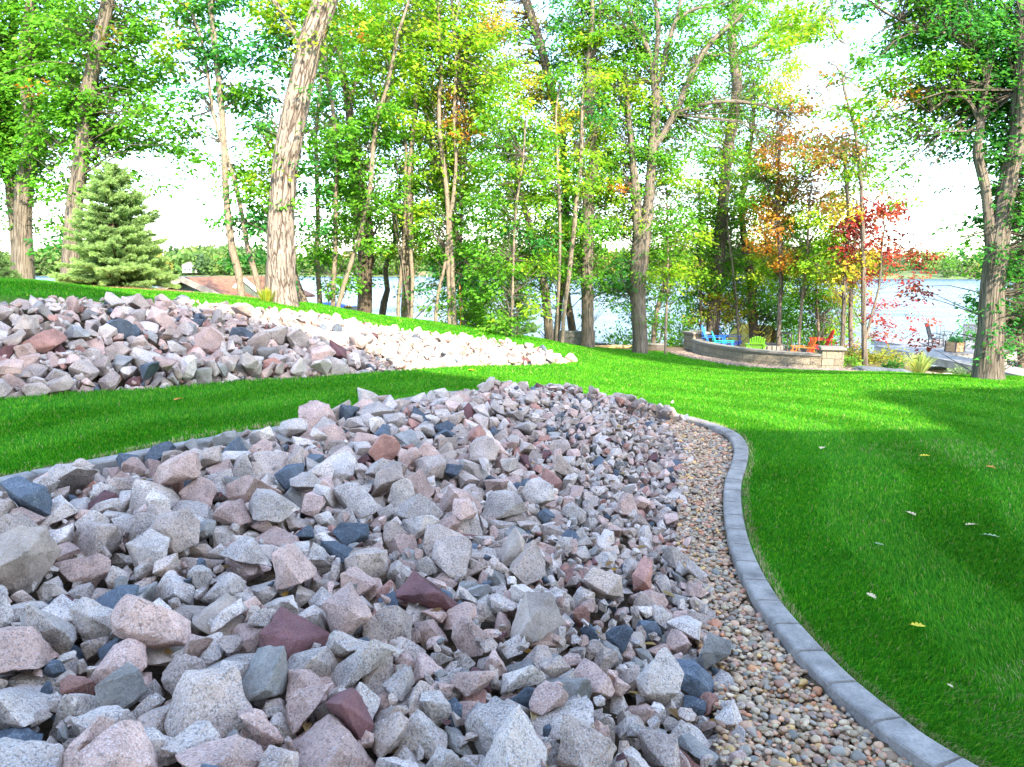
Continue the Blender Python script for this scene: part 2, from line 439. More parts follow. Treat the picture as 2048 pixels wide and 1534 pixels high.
# leaves carry their own colour in the attribute "tint"
def leaf_material():
    m, nt, b = mat('leaf')
    at_ = N(nt, 'ShaderNodeAttribute', attribute_name='tint')
    nt.links.new(at_.outputs['Color'], b.inputs['Base Color'])
    b.inputs['Roughness'].default_value = 0.6; b.inputs['Specular IOR Level'].default_value = 0.18
    tr = N(nt, 'ShaderNodeBsdfTranslucent')
    g = mixc(nt, 1.0, at_.outputs['Color'], (1.35, 1.3, 0.7), 'MULTIPLY'); nt.links.new(g, tr.inputs[0])
    mx = N(nt, 'ShaderNodeMixShader', i_0=0.52); nt.links.new(b.outputs[0], mx.inputs[1]); nt.links.new(tr.outputs[0], mx.inputs[2])
    nt.links.new(mx.outputs[0], nt.nodes['Material Output'].inputs[0])
    return m
M['leaf'] = leaf_material()
def bark(name, dark, light, scale=14.0, stretch=0.18, depth=0.02, width=0.10):
    m, nt, b = mat(name)
    a = N(nt, 'ShaderNodeAttribute', attribute_name='barkco')
    mp = N(nt, 'ShaderNodeMapping'); mp.inputs['Scale'].default_value = (1, 1, stretch); nt.links.new(a.outputs['Vector'], mp.inputs['Vector'])
    dn = N(nt, 'ShaderNodeTexNoise', i_Scale=5.0, i_Detail=4.0); nt.links.new(mp.outputs[0], dn.inputs['Vector'])
    ad = N(nt, 'ShaderNodeVectorMath', operation='MULTIPLY_ADD'); ad.inputs[1].default_value = (.10,.10,.10)
    nt.links.new(dn.outputs['Color'], ad.inputs[0]); nt.links.new(mp.outputs[0], ad.inputs[2])
    vo = N(nt, 'ShaderNodeTexVoronoi', i_Scale=scale, feature='DISTANCE_TO_EDGE'); nt.links.new(ad.outputs[0], vo.inputs['Vector'])
    fr = ramp(nt, vo.outputs['Distance'], [(0.0, (0,0,0)), (width, (.7,.7,.7)), (width*2.6, (1,1,1))]).outputs[0]
    # the furrows are broken and of uneven depth
    bn = N(nt, 'ShaderNodeTexNoise', i_Scale=scale * .8, i_Detail=3.0); nt.links.new(ad.outputs[0], bn.inputs['Vector'])
    keep = ramp(nt, bn.outputs[0], [(.42, (0,0,0)), (.56, (1,1,1))]).outputs[0]
    fr = mixc(nt, keep, (.82,.82,.82), fr)
    ds = N(nt, 'ShaderNodeTexNoise', i_Scale=scale * 2.2, i_Detail=2.0); nt.links.new(ad.outputs[0], ds.inputs['Vector'])
    dsh = ramp(nt, ds.outputs[0], [(.34, (.25,.25,.25)), (.42, (1,1,1))]).outputs[0]
    fr = mixc(nt, 1.0, fr, dsh, 'MULTIPLY')
    n2 = N(nt, 'ShaderNodeTexNoise', i_Scale=3.0, i_Detail=8.0, i_Roughness=.7); nt.links.new(a.outputs['Vector'], n2.inputs['Vector'])
    tone = ramp(nt, n2.outputs[0], [(0.3, tuple(c*.72 for c in light)), (0.7, tuple(min(1,c*1.15) for c in light))]).outputs[0]
    c = mixc(nt, fr, dark, tone)
    nt.links.new(c, b.inputs['Base Color']); b.inputs['Roughness'].default_value = .9; b.inputs['Specular IOR Level'].default_value = .15
    h = N(nt, 'ShaderNodeMath', operation='MULTIPLY_ADD', i_1=0.3); nt.links.new(n2.outputs[0], h.inputs[0]); nt.links.new(fr, h.inputs[2])
    bump(nt, h.outputs[0], 0.9, depth, b)
    return m
M['bark_big'] = bark('furrowed_pale_bark', (.075,.052,.04), (.26,.21,.175), 12, .17, .045, .09)
M['bark_mid'] = bark('ridged_grey_brown_bark', (.07,.056,.045), (.19,.155,.125), 24, .055, .02, .12)
M['bark_dark'] = bark('dark_brown_bark', (.06,.045,.035), (.15,.12,.09), 24, .06, .02, .12)
M['bark_thin'] = bark('smooth_sapling_bark', (.11,.085,.065), (.24,.19,.145), 16, .3, .005, .05)

# ================================================================ LARGE STRUCTURE
# the house behind the camera whose roof line throws the shade on the near lawn and rocks
_edge_px = [(300,586,11.0),(430,620,None),(560,655,None),(700,700,None),(820,737,None),(1000,768,None),(1180,800,None),(1370,846,None),(1480,869,None),(1950,871,None),(1742,789,None),(2048,781,None),(2400,776,None)]
HY = -5.0
prof = []
for px, py, d in _edge_px:
    P = at(px, py, d) if d else hit(px, py)
    t = (P.y - HY) / (-SUN_TO.y)
    Q = P + SUN_TO * t
    prof.append((Q.x, Q.z - (.28 if px < 900 else 0)))
prof.sort(key=lambda q: q[0])
_l = prof[0]; _r = prof[-1]
outline = [(_l[0]-6, -1.0), (_l[0]-6, _l[1]-0.4)] + prof + [(_r[0]+5, _r[1]), (_r[0]+5, -1.0)]
HOUSE_PROFILE = outline
hs = empty('lake_house', (0, HY, 0)); tag(hs, 'large cream two storey house behind the rock beds', 'house')
siding = simple('cream_siding', (.74,.68,.58), .7, .05, 3)
mb = MB(); mb.prism(outline, -6.0, 0.0); mb.build('wall', siding, hs)
mb = MB()
for i in range(1, len(outline) - 2):
    a, b = outline[i], outline[i+1]
    if abs(b[0]-a[0]) > .05:
        mb.bar((a[0], -3.0, a[1]+.04), (b[0], -3.0, b[1]+.04), 6.3, .08)
mb.build('roof', simple('brown_roof_shingle', (.16,.10,.07), .9, .2, 12), hs)
for k in range(4):
    wx = -6 + k * 4.2
    f = MB(); f.box((wx, .03, 2.2), (1.3, .06, 1.5), None, 0, .02); fo = f.build('window', simple('white_window_frame', (.75,.75,.73), .4, .02), hs)
    g = MB(); g.box((wx, .07, 2.2), (1.1, .02, 1.3)); g.build('pane', simple('window_glass', (.03,.04,.05), .05, .02), fo)

# ---- terrain, one sheet
def patio_dip(x, y):
    e = ((x - 10.0) / 3.6) ** 2 + ((y - 25.2) / 3.0) ** 2
    return 1 / (1 + np.exp(np.clip((e - 1.0) * 9, -60, 60)))
_ground0 = ground_np
def ground_np(x, y):
    g = _ground0(x, y); k = patio_dip(np.asarray(x, float), np.asarray(y, float))
    return g * (1 - k) + (-1.2) * k
_A0 = np.array([(p[0], p[1]) for p in CURB])
def curb_info(x, y):
    """distance to the edging path and the path direction there"""
    x = np.ravel(x); y = np.ravel(y); D = np.empty(len(x)); K = np.empty(len(x), int)
    for s in range(0, len(x), 20000):
        d2 = (x[s:s+20000, None] - _A0[None, :, 0])**2 + (y[s:s+20000, None] - _A0[None, :, 1])**2
        K[s:s+20000] = d2.argmin(1); D[s:s+20000] = np.sqrt(d2.min(1))
    K1 = np.clip(K, 1, len(_A0)-2); T = _A0[K1+1] - _A0[K1-1]; T /= np.linalg.norm(T, axis=1)[:, None]
    return D, T
def axis(spans):
    o = []
    for a, b, st in spans: o += list(np.arange(a, b, st))
    return np.array(o + [spans[-1][1]])
gx = axis([(-60,-16,2.0),(-16,-8,.4),(-8,5,.08),(5,14,.14),(14,26,.4),(26,62,2.0)])
gy = axis([(-14,-1,1.0),(-1,17,.08),(17,28,.16),(28,40,.5),(40,60,2.0)])
X, Y = np.meshgrid(gx, gy)
Z = ground_np(X, Y)
inb = in_poly(X, Y, BED); ink = in_poly(X, Y, BANK)
inr = in_poly(X, Y, ROCKS_A)
Z = Z + np.where(inr, fill_near(X, Y) - .11, np.where(inb, -.09, 0)) + np.where(ink, fill_bank(X, Y) - .03 - .14 * np.clip((X + 7.0) / 1.6, 0, 1), 0)
# gentle unevenness of old turf
def vnoise(x, y, s, seed):
    r = np.random.default_rng(seed); o = np.zeros_like(x)
    for k in range(7):
        a = r.uniform(0, 6.28); f = s * r.uniform(.6, 1.7); o += np.sin((x*math.cos(a) + y*math.sin(a)) * f + r.uniform(0, 6.28))
    return o / 7
Z += 0.018 * vnoise(X, Y, 2.2, 3)
nx, ny = len(gx), len(gy)
I = np.arange((nx) * (ny)).reshape(ny, nx)
F = np.stack([I[:-1,:-1], I[:-1,1:], I[1:,1:], I[1:,:-1]], -1).reshape(-1, 4)
# what lies on the ground: 0 turf, 1 bed soil, 2 needle mulch, 3 gravel, 4 lakeside leaf litter
soil = (inb | ink | ((X > -5) & (X < 4) & (Y < 10.5) & (path_dist(np.clip(X, -6, 5), np.clip(Y, -2, 11), CURB) < .13))).astype(float)
sp0 = at(240, 575, 14.4)
e = ((X - sp0.x - .3) / 1.55) ** 2 + ((Y - sp0.y + .1) / 1.5) ** 2 + .35 * vnoise(X, Y, 5, 9)
mulch = np.clip((1.15 - e) * 3, 0, 1)
_PW = [at(px, py, d) for px, py, d in [(1372,709,25.2),(1400,711,24.3),(1440,717,23.2),(1500,725,22.05),(1580,731,21.1),(1645,735,20.6),(1700,735,20.8)]]
def seg_dist(x, y, pts):
    D = np.full(x.shape, 1e9)
    for a, b in zip(pts[:-1], pts[1:]):
        dx, dy = b[0]-a[0], b[1]-a[1]; t = np.clip(((x-a[0])*dx + (y-a[1])*dy) / (dx*dx+dy*dy), 0, 1)
        D = np.minimum(D, np.hypot(x - a[0] - t*dx, y - a[1] - t*dy))
    return D
grav = np.clip((1.05 + .25*vnoise(X, Y, 3, 4) - seg_dist(X, Y, _PW)) * 5, 0, 1)
grav = np.maximum(grav, patio_dip(X, Y))
# beyond the crest of the hill the turf ends
_CR = [(-14,18.2),(-6.2,18.0),(-4,18.5),(-3.2,20.6),(-1.5,21.6),(1.2,23.0),(2.8,24.4),(4.5,24.2),(5.8,24.8),(7.6,23.0),(9.2,20.9),(9.6,20.4),(11.2,18.6),(13,16.2),(16,15.0),(26,14.5)]
def crest(x): return np.interp(x, [c[0] for c in _CR], [c[1] for c in _CR])
litter = np.clip((Y - crest(X) + .3*vnoise(X, Y, 3, 8)) * 2.5, 0, 1)
def ground_material():
    m, nt, b = mat('turf_and_soil')
    geo = N(nt, 'ShaderNodeNewGeometry'); pos = geo.outputs['Position']
    def nz(s, d=4.0, r=.6):
        n = N(nt, 'ShaderNodeTexNoise', i_Scale=s, i_Detail=d, i_Roughness=r); nt.links.new(pos, n.inputs['Vector']); return n.outputs[0]
    turf = ramp(nt, nz(60, 3), [(.3, (.015,.11,.006)), (.7, (.045,.22,.01))]).outputs[0]
    patch = ramp(nt, nz(1.3, 4), [(.35, (1,1,1)), (.72, (1.35,1.15,.9))]).outputs[0]
    turf = mixc(nt, 1.0, turf, patch, 'MULTIPLY')
    soilc = ramp(nt, nz(30, 6), [(.3, (.05,.035,.022)), (.7, (.16,.11,.07))]).outputs[0]
    mul = ramp(nt, nz(45, 6), [(.3, (.18,.085,.04)), (.7, (.42,.25,.13))]).outputs[0]
    vo = N(nt, 'ShaderNodeTexVoronoi', i_Scale=26.0); nt.links.new(pos, vo.inputs['Vector'])
    gr = ramp(nt, vo.outputs['Color'], [(.2, (.09,.065,.055)), (.8, (.22,.17,.145))]).outputs[0]
    lit = ramp(nt, nz(14, 6), [(.3, (.045,.045,.015)), (.55, (.14,.12,.045)), (.75, (.20,.20,.05))]).outputs[0]
    c = turf
    for nm, col in (('litter', lit), ('gravel', gr), ('mulch', mul), ('soil', soilc)):
        a = N(nt, 'ShaderNodeAttribute', attribute_name=nm); c = mixc(nt, a.outputs['Fac'], c, col)
    nt.links.new(c, b.inputs['Base Color']); b.inputs['Roughness'].default_value = .95; b.inputs['Specular IOR Level'].default_value = .1
    bump(nt, nz(40, 5), .8, .03, b)
    return m
M['ground'] = ground_material()
me = np_mesh('ground', np.stack([X, Y, Z], -1).reshape(-1, 3), F, M['ground'], smooth=True,
    attrs={'soil': ('FLOAT', soil), 'mulch': ('FLOAT', mulch), 'gravel': ('FLOAT', grav), 'litter': ('FLOAT', litter)})
tag(link('ground', me), kind='structure')

# ---- lake
def water_material():
    m, nt, b = mat('lake_water')
    geo = N(nt, 'ShaderNodeNewGeometry'); mp = N(nt, 'ShaderNodeMapping'); mp.inputs['Scale'].default_value = (.45, 1.0, 1)
    nt.links.new(geo.outputs['Position'], mp.inputs[0])
    n1 = N(nt, 'ShaderNodeTexNoise', i_Scale=1.6, i_Detail=5.0, i_Roughness=.6); n2 = N(nt, 'ShaderNodeTexNoise', i_Scale=.12, i_Detail=4.0)
    nt.links.new(mp.outputs[0], n1.inputs[0]); nt.links.new(mp.outputs[0], n2.inputs[0])
    b.inputs['Base Color'].default_value = (.05,.09,.17,1)
    rr = ramp(nt, n2.outputs[0], [(.35, (.10,.10,.10)), (.65, (.28,.28,.28))]); nt.links.new(rr.outputs[0], b.inputs['Roughness'])
    b.inputs['IOR'].default_value = 1.33; b.inputs['Specular IOR Level'].default_value = .2
    bump(nt, n1.outputs[0], 1.0, 1.6, b)
    return m
mb = MB(); mb.add([(-900,26,WATER_Z),(900,26,WATER_Z),(1500,1400,WATER_Z),(-1500,1400,WATER_Z)], [(0,1,2,3)])
tag(mb.build('lake', water_material()), kind='structure')
# ---- far shore: a low rise of land, then a wood that reads as one mass
FS = [(-900,760),(-600,700),(-300,650),(-150,600),(0,560),(120,470),(240,420),(340,400),(460,420),(800,520)]
def shore_y(x): return np.interp(x, [p[0] for p in FS], [p[1] for p in FS])
xs = np.arange(-900, 801, 20.0); prof_s = [(-6,-1.0),(0,.15),(6,1.4),(40,4),(120,7),(260,8),(500,2)]
V = []; 
for dy, hz in prof_s:
    V.append(np.stack([xs, shore_y(xs) + dy, WATER_Z + hz + (0.8*np.sin(xs*.021+dy) if hz > 2 else 0*xs)], -1))
V = np.concatenate(V); n = len(xs); I = np.arange(len(V)).reshape(len(prof_s), n)
F = np.stack([I[:-1,:-1], I[:-1,1:], I[1:,1:], I[1:,:-1]], -1).reshape(-1, 4)
tag(link('far_shore', np_mesh('far_shore', V, F, simple('shore_grass', (.10,.14,.05), .9, .3, .05), smooth=True)), kind='structure')

# settled quarry stones, eight numbers each: shape, size in half cm, x, y, height above ground in cm, three turns in steps of 4 degrees
ROCKS = [
13,70,-112,186,24,26,3,59,12,70,-99,220,20,81,85,48,24,75,-60,207,11,86,7,37,9,57,1,205,22,77,89,22,22,67,-140,264,28,80,5,1,9,83,-223,307,29,12,81,57,9,50,22,212,21,86,76,66,
16,53,-140,186,26,88,2,4,12,65,-87,267,23,89,6,79,11,66,-86,192,21,8,84,58,8,87,-165,222,19,84,6,26,24,66,-182,244,21,79,11,9,16,61,10,301,22,74,38,79,17,57,60,277,12,81,37,5,
7,52,-138,230,20,67,85,7,2,69,-69,288,24,77,77,67,10,55,-178,262,26,22,9,89,2,56,-4,223,17,70,89,76,12,42,-53,218,24,9,80,40,21,49,-87,239,24,27,10,24,15,60,-170,351,26,24,86,0,
9,58,-104,327,25,16,0,23,12,35,-68,192,20,81,77,52,17,43,-30,220,15,87,83,46,21,49,-149,226,14,82,80,55,10,50,-53,290,18,73,88,50,2,55,-204,327,16,9,4,85,19,42,50,229,9,82,1,34,
0,61,-31,369,24,88,86,27,5,59,-167,275,18,21,4,86,24,43,-67,224,21,80,85,1,12,59,-256,368,30,84,16,11,13,50,-145,248,19,50,84,16,8,53,-56,253,23,32,84,9,5,40,-41,217,17,74,37,80,
8,58,18,234,16,82,87,3,24,61,-137,398,26,87,9,5,16,55,-176,334,22,12,2,81,11,84,-197,419,32,6,7,34,14,41,-97,202,21,46,1,13,1,37,-36,204,12,82,5,40,25,85,-99,438,19,71,5,80,
13,63,-74,173,26,25,5,74,2,40,-18,290,17,13,81,22,19,60,10,370,22,11,4,64,9,64,-77,353,18,7,4,46,6,67,-207,342,22,81,4,41,24,66,-6,465,23,81,10,49,23,42,-82,215,19,12,81,50,
22,56,-155,313,15,71,88,35,1,57,-40,318,20,83,4,81,11,67,-123,286,16,89,2,69,0,32,13,238,22,88,88,13,8,56,-64,262,23,32,81,79,12,57,46,361,19,89,11,14,18,81,-269,434,16,82,4,21,
13,50,78,291,5,83,49,79,24,56,-132,343,20,76,8,80,21,77,-209,401,19,88,83,47,25,40,39,221,6,25,35,85,1,40,4,257,16,79,86,88,16,44,91,308,10,83,15,27,9,38,-120,246,17,16,3,80,
6,41,-15,251,20,87,86,2,20,70,-58,433,24,76,54,89,16,42,-75,252,18,29,7,10,3,35,-26,232,19,79,80,55,15,47,-154,387,24,18,89,8,11,81,-155,424,27,43,83,83,1,48,-51,255,14,82,9,67,
9,60,17,501,24,25,3,39,15,50,-132,311,17,17,29,82,16,64,-83,474,29,74,35,74,7,42,-41,244,17,32,83,12,2,54,-186,414,22,8,61,79,18,34,66,238,5,2,47,84,2,41,-107,275,16,66,1,75,
15,31,-20,207,14,31,86,77,9,83,-177,640,15,10,10,78,16,51,-89,387,21,39,6,19,9,59,-98,183,16,83,83,8,2,39,-74,237,19,5,58,88,9,31,43,244,7,17,87,42,4,94,-506,783,20,7,1,69,
21,39,-34,266,14,77,85,21,5,44,-125,195,25,8,34,17,9,66,-21,571,31,53,15,88,4,48,30,269,11,5,85,82,7,32,-156,238,15,31,1,3,23,49,-110,202,17,21,82,55,5,47,-134,217,18,0,75,62,
21,73,-36,386,22,83,5,82,15,39,-145,319,17,26,14,18,19,50,19,254,13,5,1,50,21,74,-102,555,22,78,10,26,21,50,-75,332,19,20,89,8,19,97,-394,932,28,0,37,15,17,37,-34,210,11,5,85,42,
12,51,-244,373,20,84,7,44,12,47,74,385,16,20,77,66,13,60,0,393,24,79,13,42,23,45,-118,282,21,33,80,16,24,39,-23,309,15,0,6,66,12,45,86,336,8,5,3,31,1,62,-127,379,13,88,0,40,
3,47,-99,355,18,10,52,74,13,88,-126,499,21,89,2,68,12,48,-187,283,17,2,7,75,13,88,-165,491,18,7,1,12,20,63,-33,247,13,6,1,12,10,37,-37,300,12,78,6,81,16,54,-54,411,23,36,87,10,
11,72,-60,535,26,5,89,30,9,100,-414,819,21,9,88,27,1,41,-120,256,20,85,16,38,18,31,-126,229,15,37,85,8,17,34,17,266,18,19,44,0,6,56,-72,455,25,22,73,2,22,30,87,266,4,11,0,13,
0,67,-36,452,25,17,83,49,20,53,-133,343,15,2,2,84,9,46,-157,204,14,86,89,51,25,57,-21,189,12,79,4,52,8,41,-43,277,14,89,5,83,23,33,-20,223,10,77,56,83,17,53,-144,456,27,3,4,68,
4,34,49,314,11,9,77,8,3,34,-2,288,14,89,81,4,9,32,81,326,5,81,3,76,17,92,-451,758,20,8,89,79,6,56,-158,346,13,88,87,0,16,39,-122,425,21,52,4,81,13,46,-135,266,15,88,86,31,
8,29,-170,255,12,7,0,18,16,77,-71,478,23,4,8,41,3,46,-94,364,20,41,2,80,15,31,92,295,1,12,88,64,4,66,-179,589,18,12,86,47,15,59,-231,328,27,8,11,8,14,42,-51,228,20,14,85,21,
24,86,-154,587,10,83,7,15,17,33,-165,268,14,7,72,83,21,53,-63,392,15,76,44,3,12,36,-29,426,32,78,85,51,17,46,-208,274,23,17,6,71,24,74,-183,393,11,85,7,49,
12,32,-162,325,22,11,82,67,5,49,-117,223,16,86,84,29,10,44,-131,446,26,81,89,50,21,67,-189,364,17,8,13,30,9,31,-209,313,11,88,18,31,3,32,40,293,10,65,4,7,23,51,68,336,2,25,81,60,
18,52,-118,325,14,86,84,64,11,32,50,285,6,2,10,45,8,43,-205,368,20,67,0,65,0,95,-452,709,12,86,89,12,12,95,-456,945,25,81,3,78,24,93,-247,1011,14,7,8,18,12,76,-534,801,18,71,12,68,
22,43,-219,363,23,15,89,83,9,47,85,517,14,21,0,10,11,45,-172,242,11,9,5,89,7,51,105,439,7,11,1,11,8,35,-4,325,19,80,87,41,19,90,-316,1064,28,83,15,4,13,39,-32,235,19,72,3,68,
4,39,-13,326,13,10,80,25,9,40,-86,293,18,16,79,35,8,71,-33,547,20,17,86,46,12,74,-364,842,8,8,76,60,18,44,51,213,6,1,88,81,22,97,-468,878,21,87,81,58,11,59,-200,466,24,9,10,35,
4,50,-452,681,14,83,57,1,8,53,-177,465,23,7,28,32,25,41,15,294,12,74,0,52,15,40,41,480,19,74,53,82,8,59,-256,469,7,77,75,89,10,82,-129,678,16,86,1,55,13,35,88,255,-1,16,10,15,
0,40,-67,401,19,2,29,33,11,62,-29,434,22,7,11,72,14,37,-102,280,23,2,51,21,22,27,-77,222,14,10,16,86,11,62,-487,695,29,1,0,52,11,25,75,277,1,3,87,45,22,66,-371,823,22,87,72,14,
6,45,-92,333,16,0,86,79,23,49,61,232,-2,12,6,79,2,28,50,263,4,16,4,80,4,36,10,205,12,3,83,72,11,25,-109,262,22,1,50,14,4,50,-259,518,6,40,76,3,18,88,-347,995,28,21,85,86,
10,43,-216,331,17,82,8,38,19,40,66,251,0,3,86,32,17,54,-78,547,24,83,63,3,3,39,-53,345,18,82,0,6,5,37,-7,270,15,0,25,53,15,24,-21,236,15,86,77,35,7,34,-45,361,18,71,62,2,
19,49,-103,297,16,1,7,44,10,49,-425,758,12,10,82,9,21,34,11,216,12,63,16,15,12,40,-222,342,22,11,82,72,10,60,-434,721,5,21,5,24,10,25,-115,256,18,72,79,18,15,31,76,349,7,11,4,81,
12,38,-197,388,24,21,53,83,2,66,-444,811,23,38,89,6,0,61,-405,765,4,89,88,22,16,20,79,242,-1,64,0,1,4,31,-80,231,15,6,54,3,19,35,-97,322,13,5,9,19,19,54,44,586,21,20,7,3,
12,46,-118,437,23,79,0,81,11,48,35,387,10,4,2,61,6,37,-163,367,22,73,85,17,15,49,73,375,5,13,87,38,21,31,-20,279,10,22,8,71,22,40,-182,318,17,28,9,30,12,50,-197,559,18,8,47,15,
22,47,0,178,21,19,10,79,7,32,-13,188,21,50,4,6,1,70,-213,533,16,79,0,80,10,30,32,418,18,26,38,1,9,31,55,408,15,52,0,26,10,25,33,327,14,67,65,74,12,91,-275,1033,25,1,87,19,
9,44,-61,232,15,74,82,71,11,31,-13,212,11,12,2,37,11,37,-224,385,20,12,6,45,7,71,-477,689,15,15,1,19,12,56,-90,605,20,8,2,5,23,69,-39,310,14,4,6,23,0,51,-206,286,16,85,2,85,
12,31,38,354,12,22,52,3,15,36,70,397,13,81,20,20,25,31,42,266,3,67,1,64,19,32,-4,314,13,74,87,23,11,30,-98,238,24,23,6,10,4,40,11,278,12,5,80,28,3,34,-174,325,18,50,86,67,
18,63,-477,675,6,0,0,55,10,58,-485,727,12,4,86,15,22,53,-131,480,24,85,6,39,21,50,-102,421,14,22,9,33,1,85,-495,820,17,80,1,35,25,71,-390,774,23,65,84,81,6,27,36,300,11,0,49,64,
7,101,-444,787,16,6,89,44,6,33,82,258,-4,83,82,64,8,43,-43,226,16,88,34,2,3,44,-231,392,18,49,82,6,8,53,-231,419,17,16,5,3,1,25,-197,348,10,75,87,42,3,74,-155,668,20,15,84,68,
13,51,-167,305,17,87,3,46,14,34,-196,312,11,51,89,85,16,36,-160,357,16,85,79,68,15,26,81,280,-1,12,28,0,10,45,27,453,12,81,88,78,11,38,-110,413,18,18,3,19,
6,53,-243,389,16,89,86,30,20,33,-19,241,12,2,3,49,3,93,-514,999,17,6,5,36,9,25,60,323,5,6,8,88,12,37,-168,289,20,86,82,26,24,28,105,390,5,83,8,87,23,38,-12,385,13,75,58,87,
9,42,-34,531,20,8,2,15,8,38,-86,242,14,84,84,39,9,43,-238,406,17,14,1,47,4,57,-194,539,9,6,80,24,4,41,41,419,13,3,85,74,15,24,36,312,12,27,0,72,15,38,7,247,13,67,53,88,
18,33,3,273,13,75,89,31,5,86,-268,352,28,86,82,72,1,46,-125,404,14,86,85,62,18,38,25,345,13,15,15,2,10,52,-325,889,26,11,83,55,0,62,-151,497,22,82,74,53,18,57,-275,405,15,24,88,11,
25,36,-7,365,13,80,11,78,23,64,-110,517,12,17,84,56,0,37,113,421,5,80,54,19,8,68,-508,755,16,22,16,20,1,58,-525,764,22,9,83,10,24,34,-79,397,13,74,15,68,1,36,-17,342,14,81,6,53,
8,52,-66,572,22,3,12,0,20,46,-40,421,22,10,82,10,15,87,-244,1148,29,19,85,32,16,77,-419,1128,27,33,12,13,23,39,-11,303,10,31,85,6,11,29,23,282,13,14,1,50,24,32,-58,318,15,50,1,67,
15,34,44,305,8,21,82,26,13,21,-43,271,13,76,50,80,14,38,-115,382,19,43,82,80,9,62,-526,963,15,13,86,19,16,72,-262,983,22,89,49,14,8,76,-82,653,16,86,0,66,4,37,92,480,4,83,72,40,
18,51,42,633,18,11,1,81,11,55,12,669,21,21,6,35,2,58,-430,795,21,2,52,76,8,63,-165,565,14,2,88,46,9,38,-250,358,22,11,84,15,25,73,-87,490,24,57,9,9,22,89,-383,1029,18,1,51,19,
9,52,-473,849,24,56,86,74,22,65,-405,868,27,70,7,18,20,52,-190,446,18,85,7,52,7,58,-194,465,20,3,87,71,5,49,-55,378,17,86,80,36,9,26,56,348,7,25,12,22,21,91,-340,1055,31,83,34,68,
17,30,-30,275,13,20,32,86,9,29,34,241,7,17,3,86,12,40,-152,364,16,67,57,79,15,33,-175,265,11,13,86,15,14,34,-34,355,14,16,9,83,18,28,-35,307,19,80,83,76,21,39,-181,437,15,12,13,6,
7,56,-25,383,14,2,1,3,5,43,-88,312,17,12,79,69,2,35,6,330,23,71,37,79,18,86,-285,1155,21,77,42,2,24,19,59,267,2,43,4,83,20,37,59,231,3,30,88,28,18,34,26,407,12,5,87,13,
3,52,-14,520,22,78,84,0,6,74,-423,1041,26,26,75,81,2,28,94,386,1,9,47,84,13,65,-195,490,19,40,88,87,19,39,-1,567,24,85,4,11,7,24,-32,289,13,1,45,87,14,47,-17,395,14,47,2,3,
20,28,62,248,3,6,14,56,9,46,-111,360,18,56,85,7,9,25,73,223,1,4,2,81,15,25,-150,352,17,75,59,11,1,58,-134,446,12,11,9,88,24,58,-128,463,17,87,89,16,0,32,70,363,8,76,0,35,
16,33,25,317,10,88,6,26,15,43,-119,265,14,18,80,81,14,31,70,267,-1,8,79,24,7,40,-38,342,15,42,84,74,9,70,-336,983,20,64,2,55,15,58,-341,873,3,10,3,24,23,64,-465,800,12,19,79,58,
6,59,-486,756,16,84,79,29,3,34,-18,418,16,38,85,84,25,39,-81,444,16,9,43,14,12,36,-119,559,22,4,87,21,15,28,-61,329,16,84,18,50,20,28,89,399,5,8,80,29,24,58,-529,852,4,73,12,60,
24,50,-44,645,18,66,58,5,18,51,-119,630,21,16,7,16,1,26,-156,265,15,80,87,13,15,51,-422,788,16,40,3,20,16,58,-383,793,33,87,83,52,9,43,-110,653,20,10,78,52,
15,74,-313,942,15,75,1,58,24,53,-108,392,11,82,8,76,15,47,0,466,17,6,81,57,4,45,30,552,19,78,30,87,16,22,68,349,11,80,86,55,14,28,-60,352,18,55,6,67,14,61,-552,855,7,0,57,9,
4,62,-282,953,18,78,7,21,0,28,-215,300,14,76,87,78,2,39,-44,530,26,10,45,83,13,74,-476,826,10,77,77,36,9,63,-203,515,15,75,85,81,18,38,58,425,14,40,7,12,8,38,49,532,19,40,84,18,
22,60,-149,733,22,24,83,61,10,30,23,477,17,80,1,77,10,74,52,1396,19,54,73,11,15,51,-568,812,12,37,6,18,19,33,9,451,18,17,49,4,20,26,-21,326,20,6,81,52,4,89,-257,1066,28,62,9,20,
7,64,-119,582,19,45,89,85,7,36,-172,319,12,39,86,13,10,60,-459,915,18,88,84,34,25,63,-2,573,20,9,7,74,17,38,-141,393,17,87,89,89,19,32,36,431,19,67,0,78,10,32,-271,442,17,71,2,8,
20,56,-29,804,28,1,84,14,21,63,-548,910,2,65,9,4,24,70,-103,249,12,89,6,22,25,66,-217,405,13,83,2,68,11,38,79,480,6,18,6,33,4,36,-83,429,13,87,11,38,22,27,45,254,5,84,5,80,
20,38,-155,566,24,86,53,11,11,25,-176,307,18,19,25,11,7,51,-191,373,22,31,5,16,16,70,-400,852,16,74,13,11,20,43,-154,391,15,5,4,25,6,33,105,383,1,89,4,88,10,42,94,640,13,78,0,12,
0,40,45,553,18,16,4,59,9,44,-32,628,24,8,11,54,12,39,93,494,9,43,12,8,17,64,-524,749,14,8,27,88,18,55,-6,454,15,2,84,46,19,47,2,712,21,65,86,56,21,28,106,364,2,18,87,80,
7,41,119,514,3,1,49,1,10,62,-237,1075,15,72,7,70,8,57,-427,945,26,71,51,85,6,63,-135,542,15,13,77,10,6,29,-15,251,13,9,2,78,12,20,77,265,-4,85,86,22,12,27,25,337,13,68,86,61,
14,47,-3,741,24,81,85,44,2,25,-114,296,21,83,88,15,9,45,-59,710,24,6,88,22,23,62,-486,808,11,20,86,20,21,68,-56,594,15,8,11,51,2,32,-185,310,11,63,79,67,13,41,1,369,13,10,0,15,
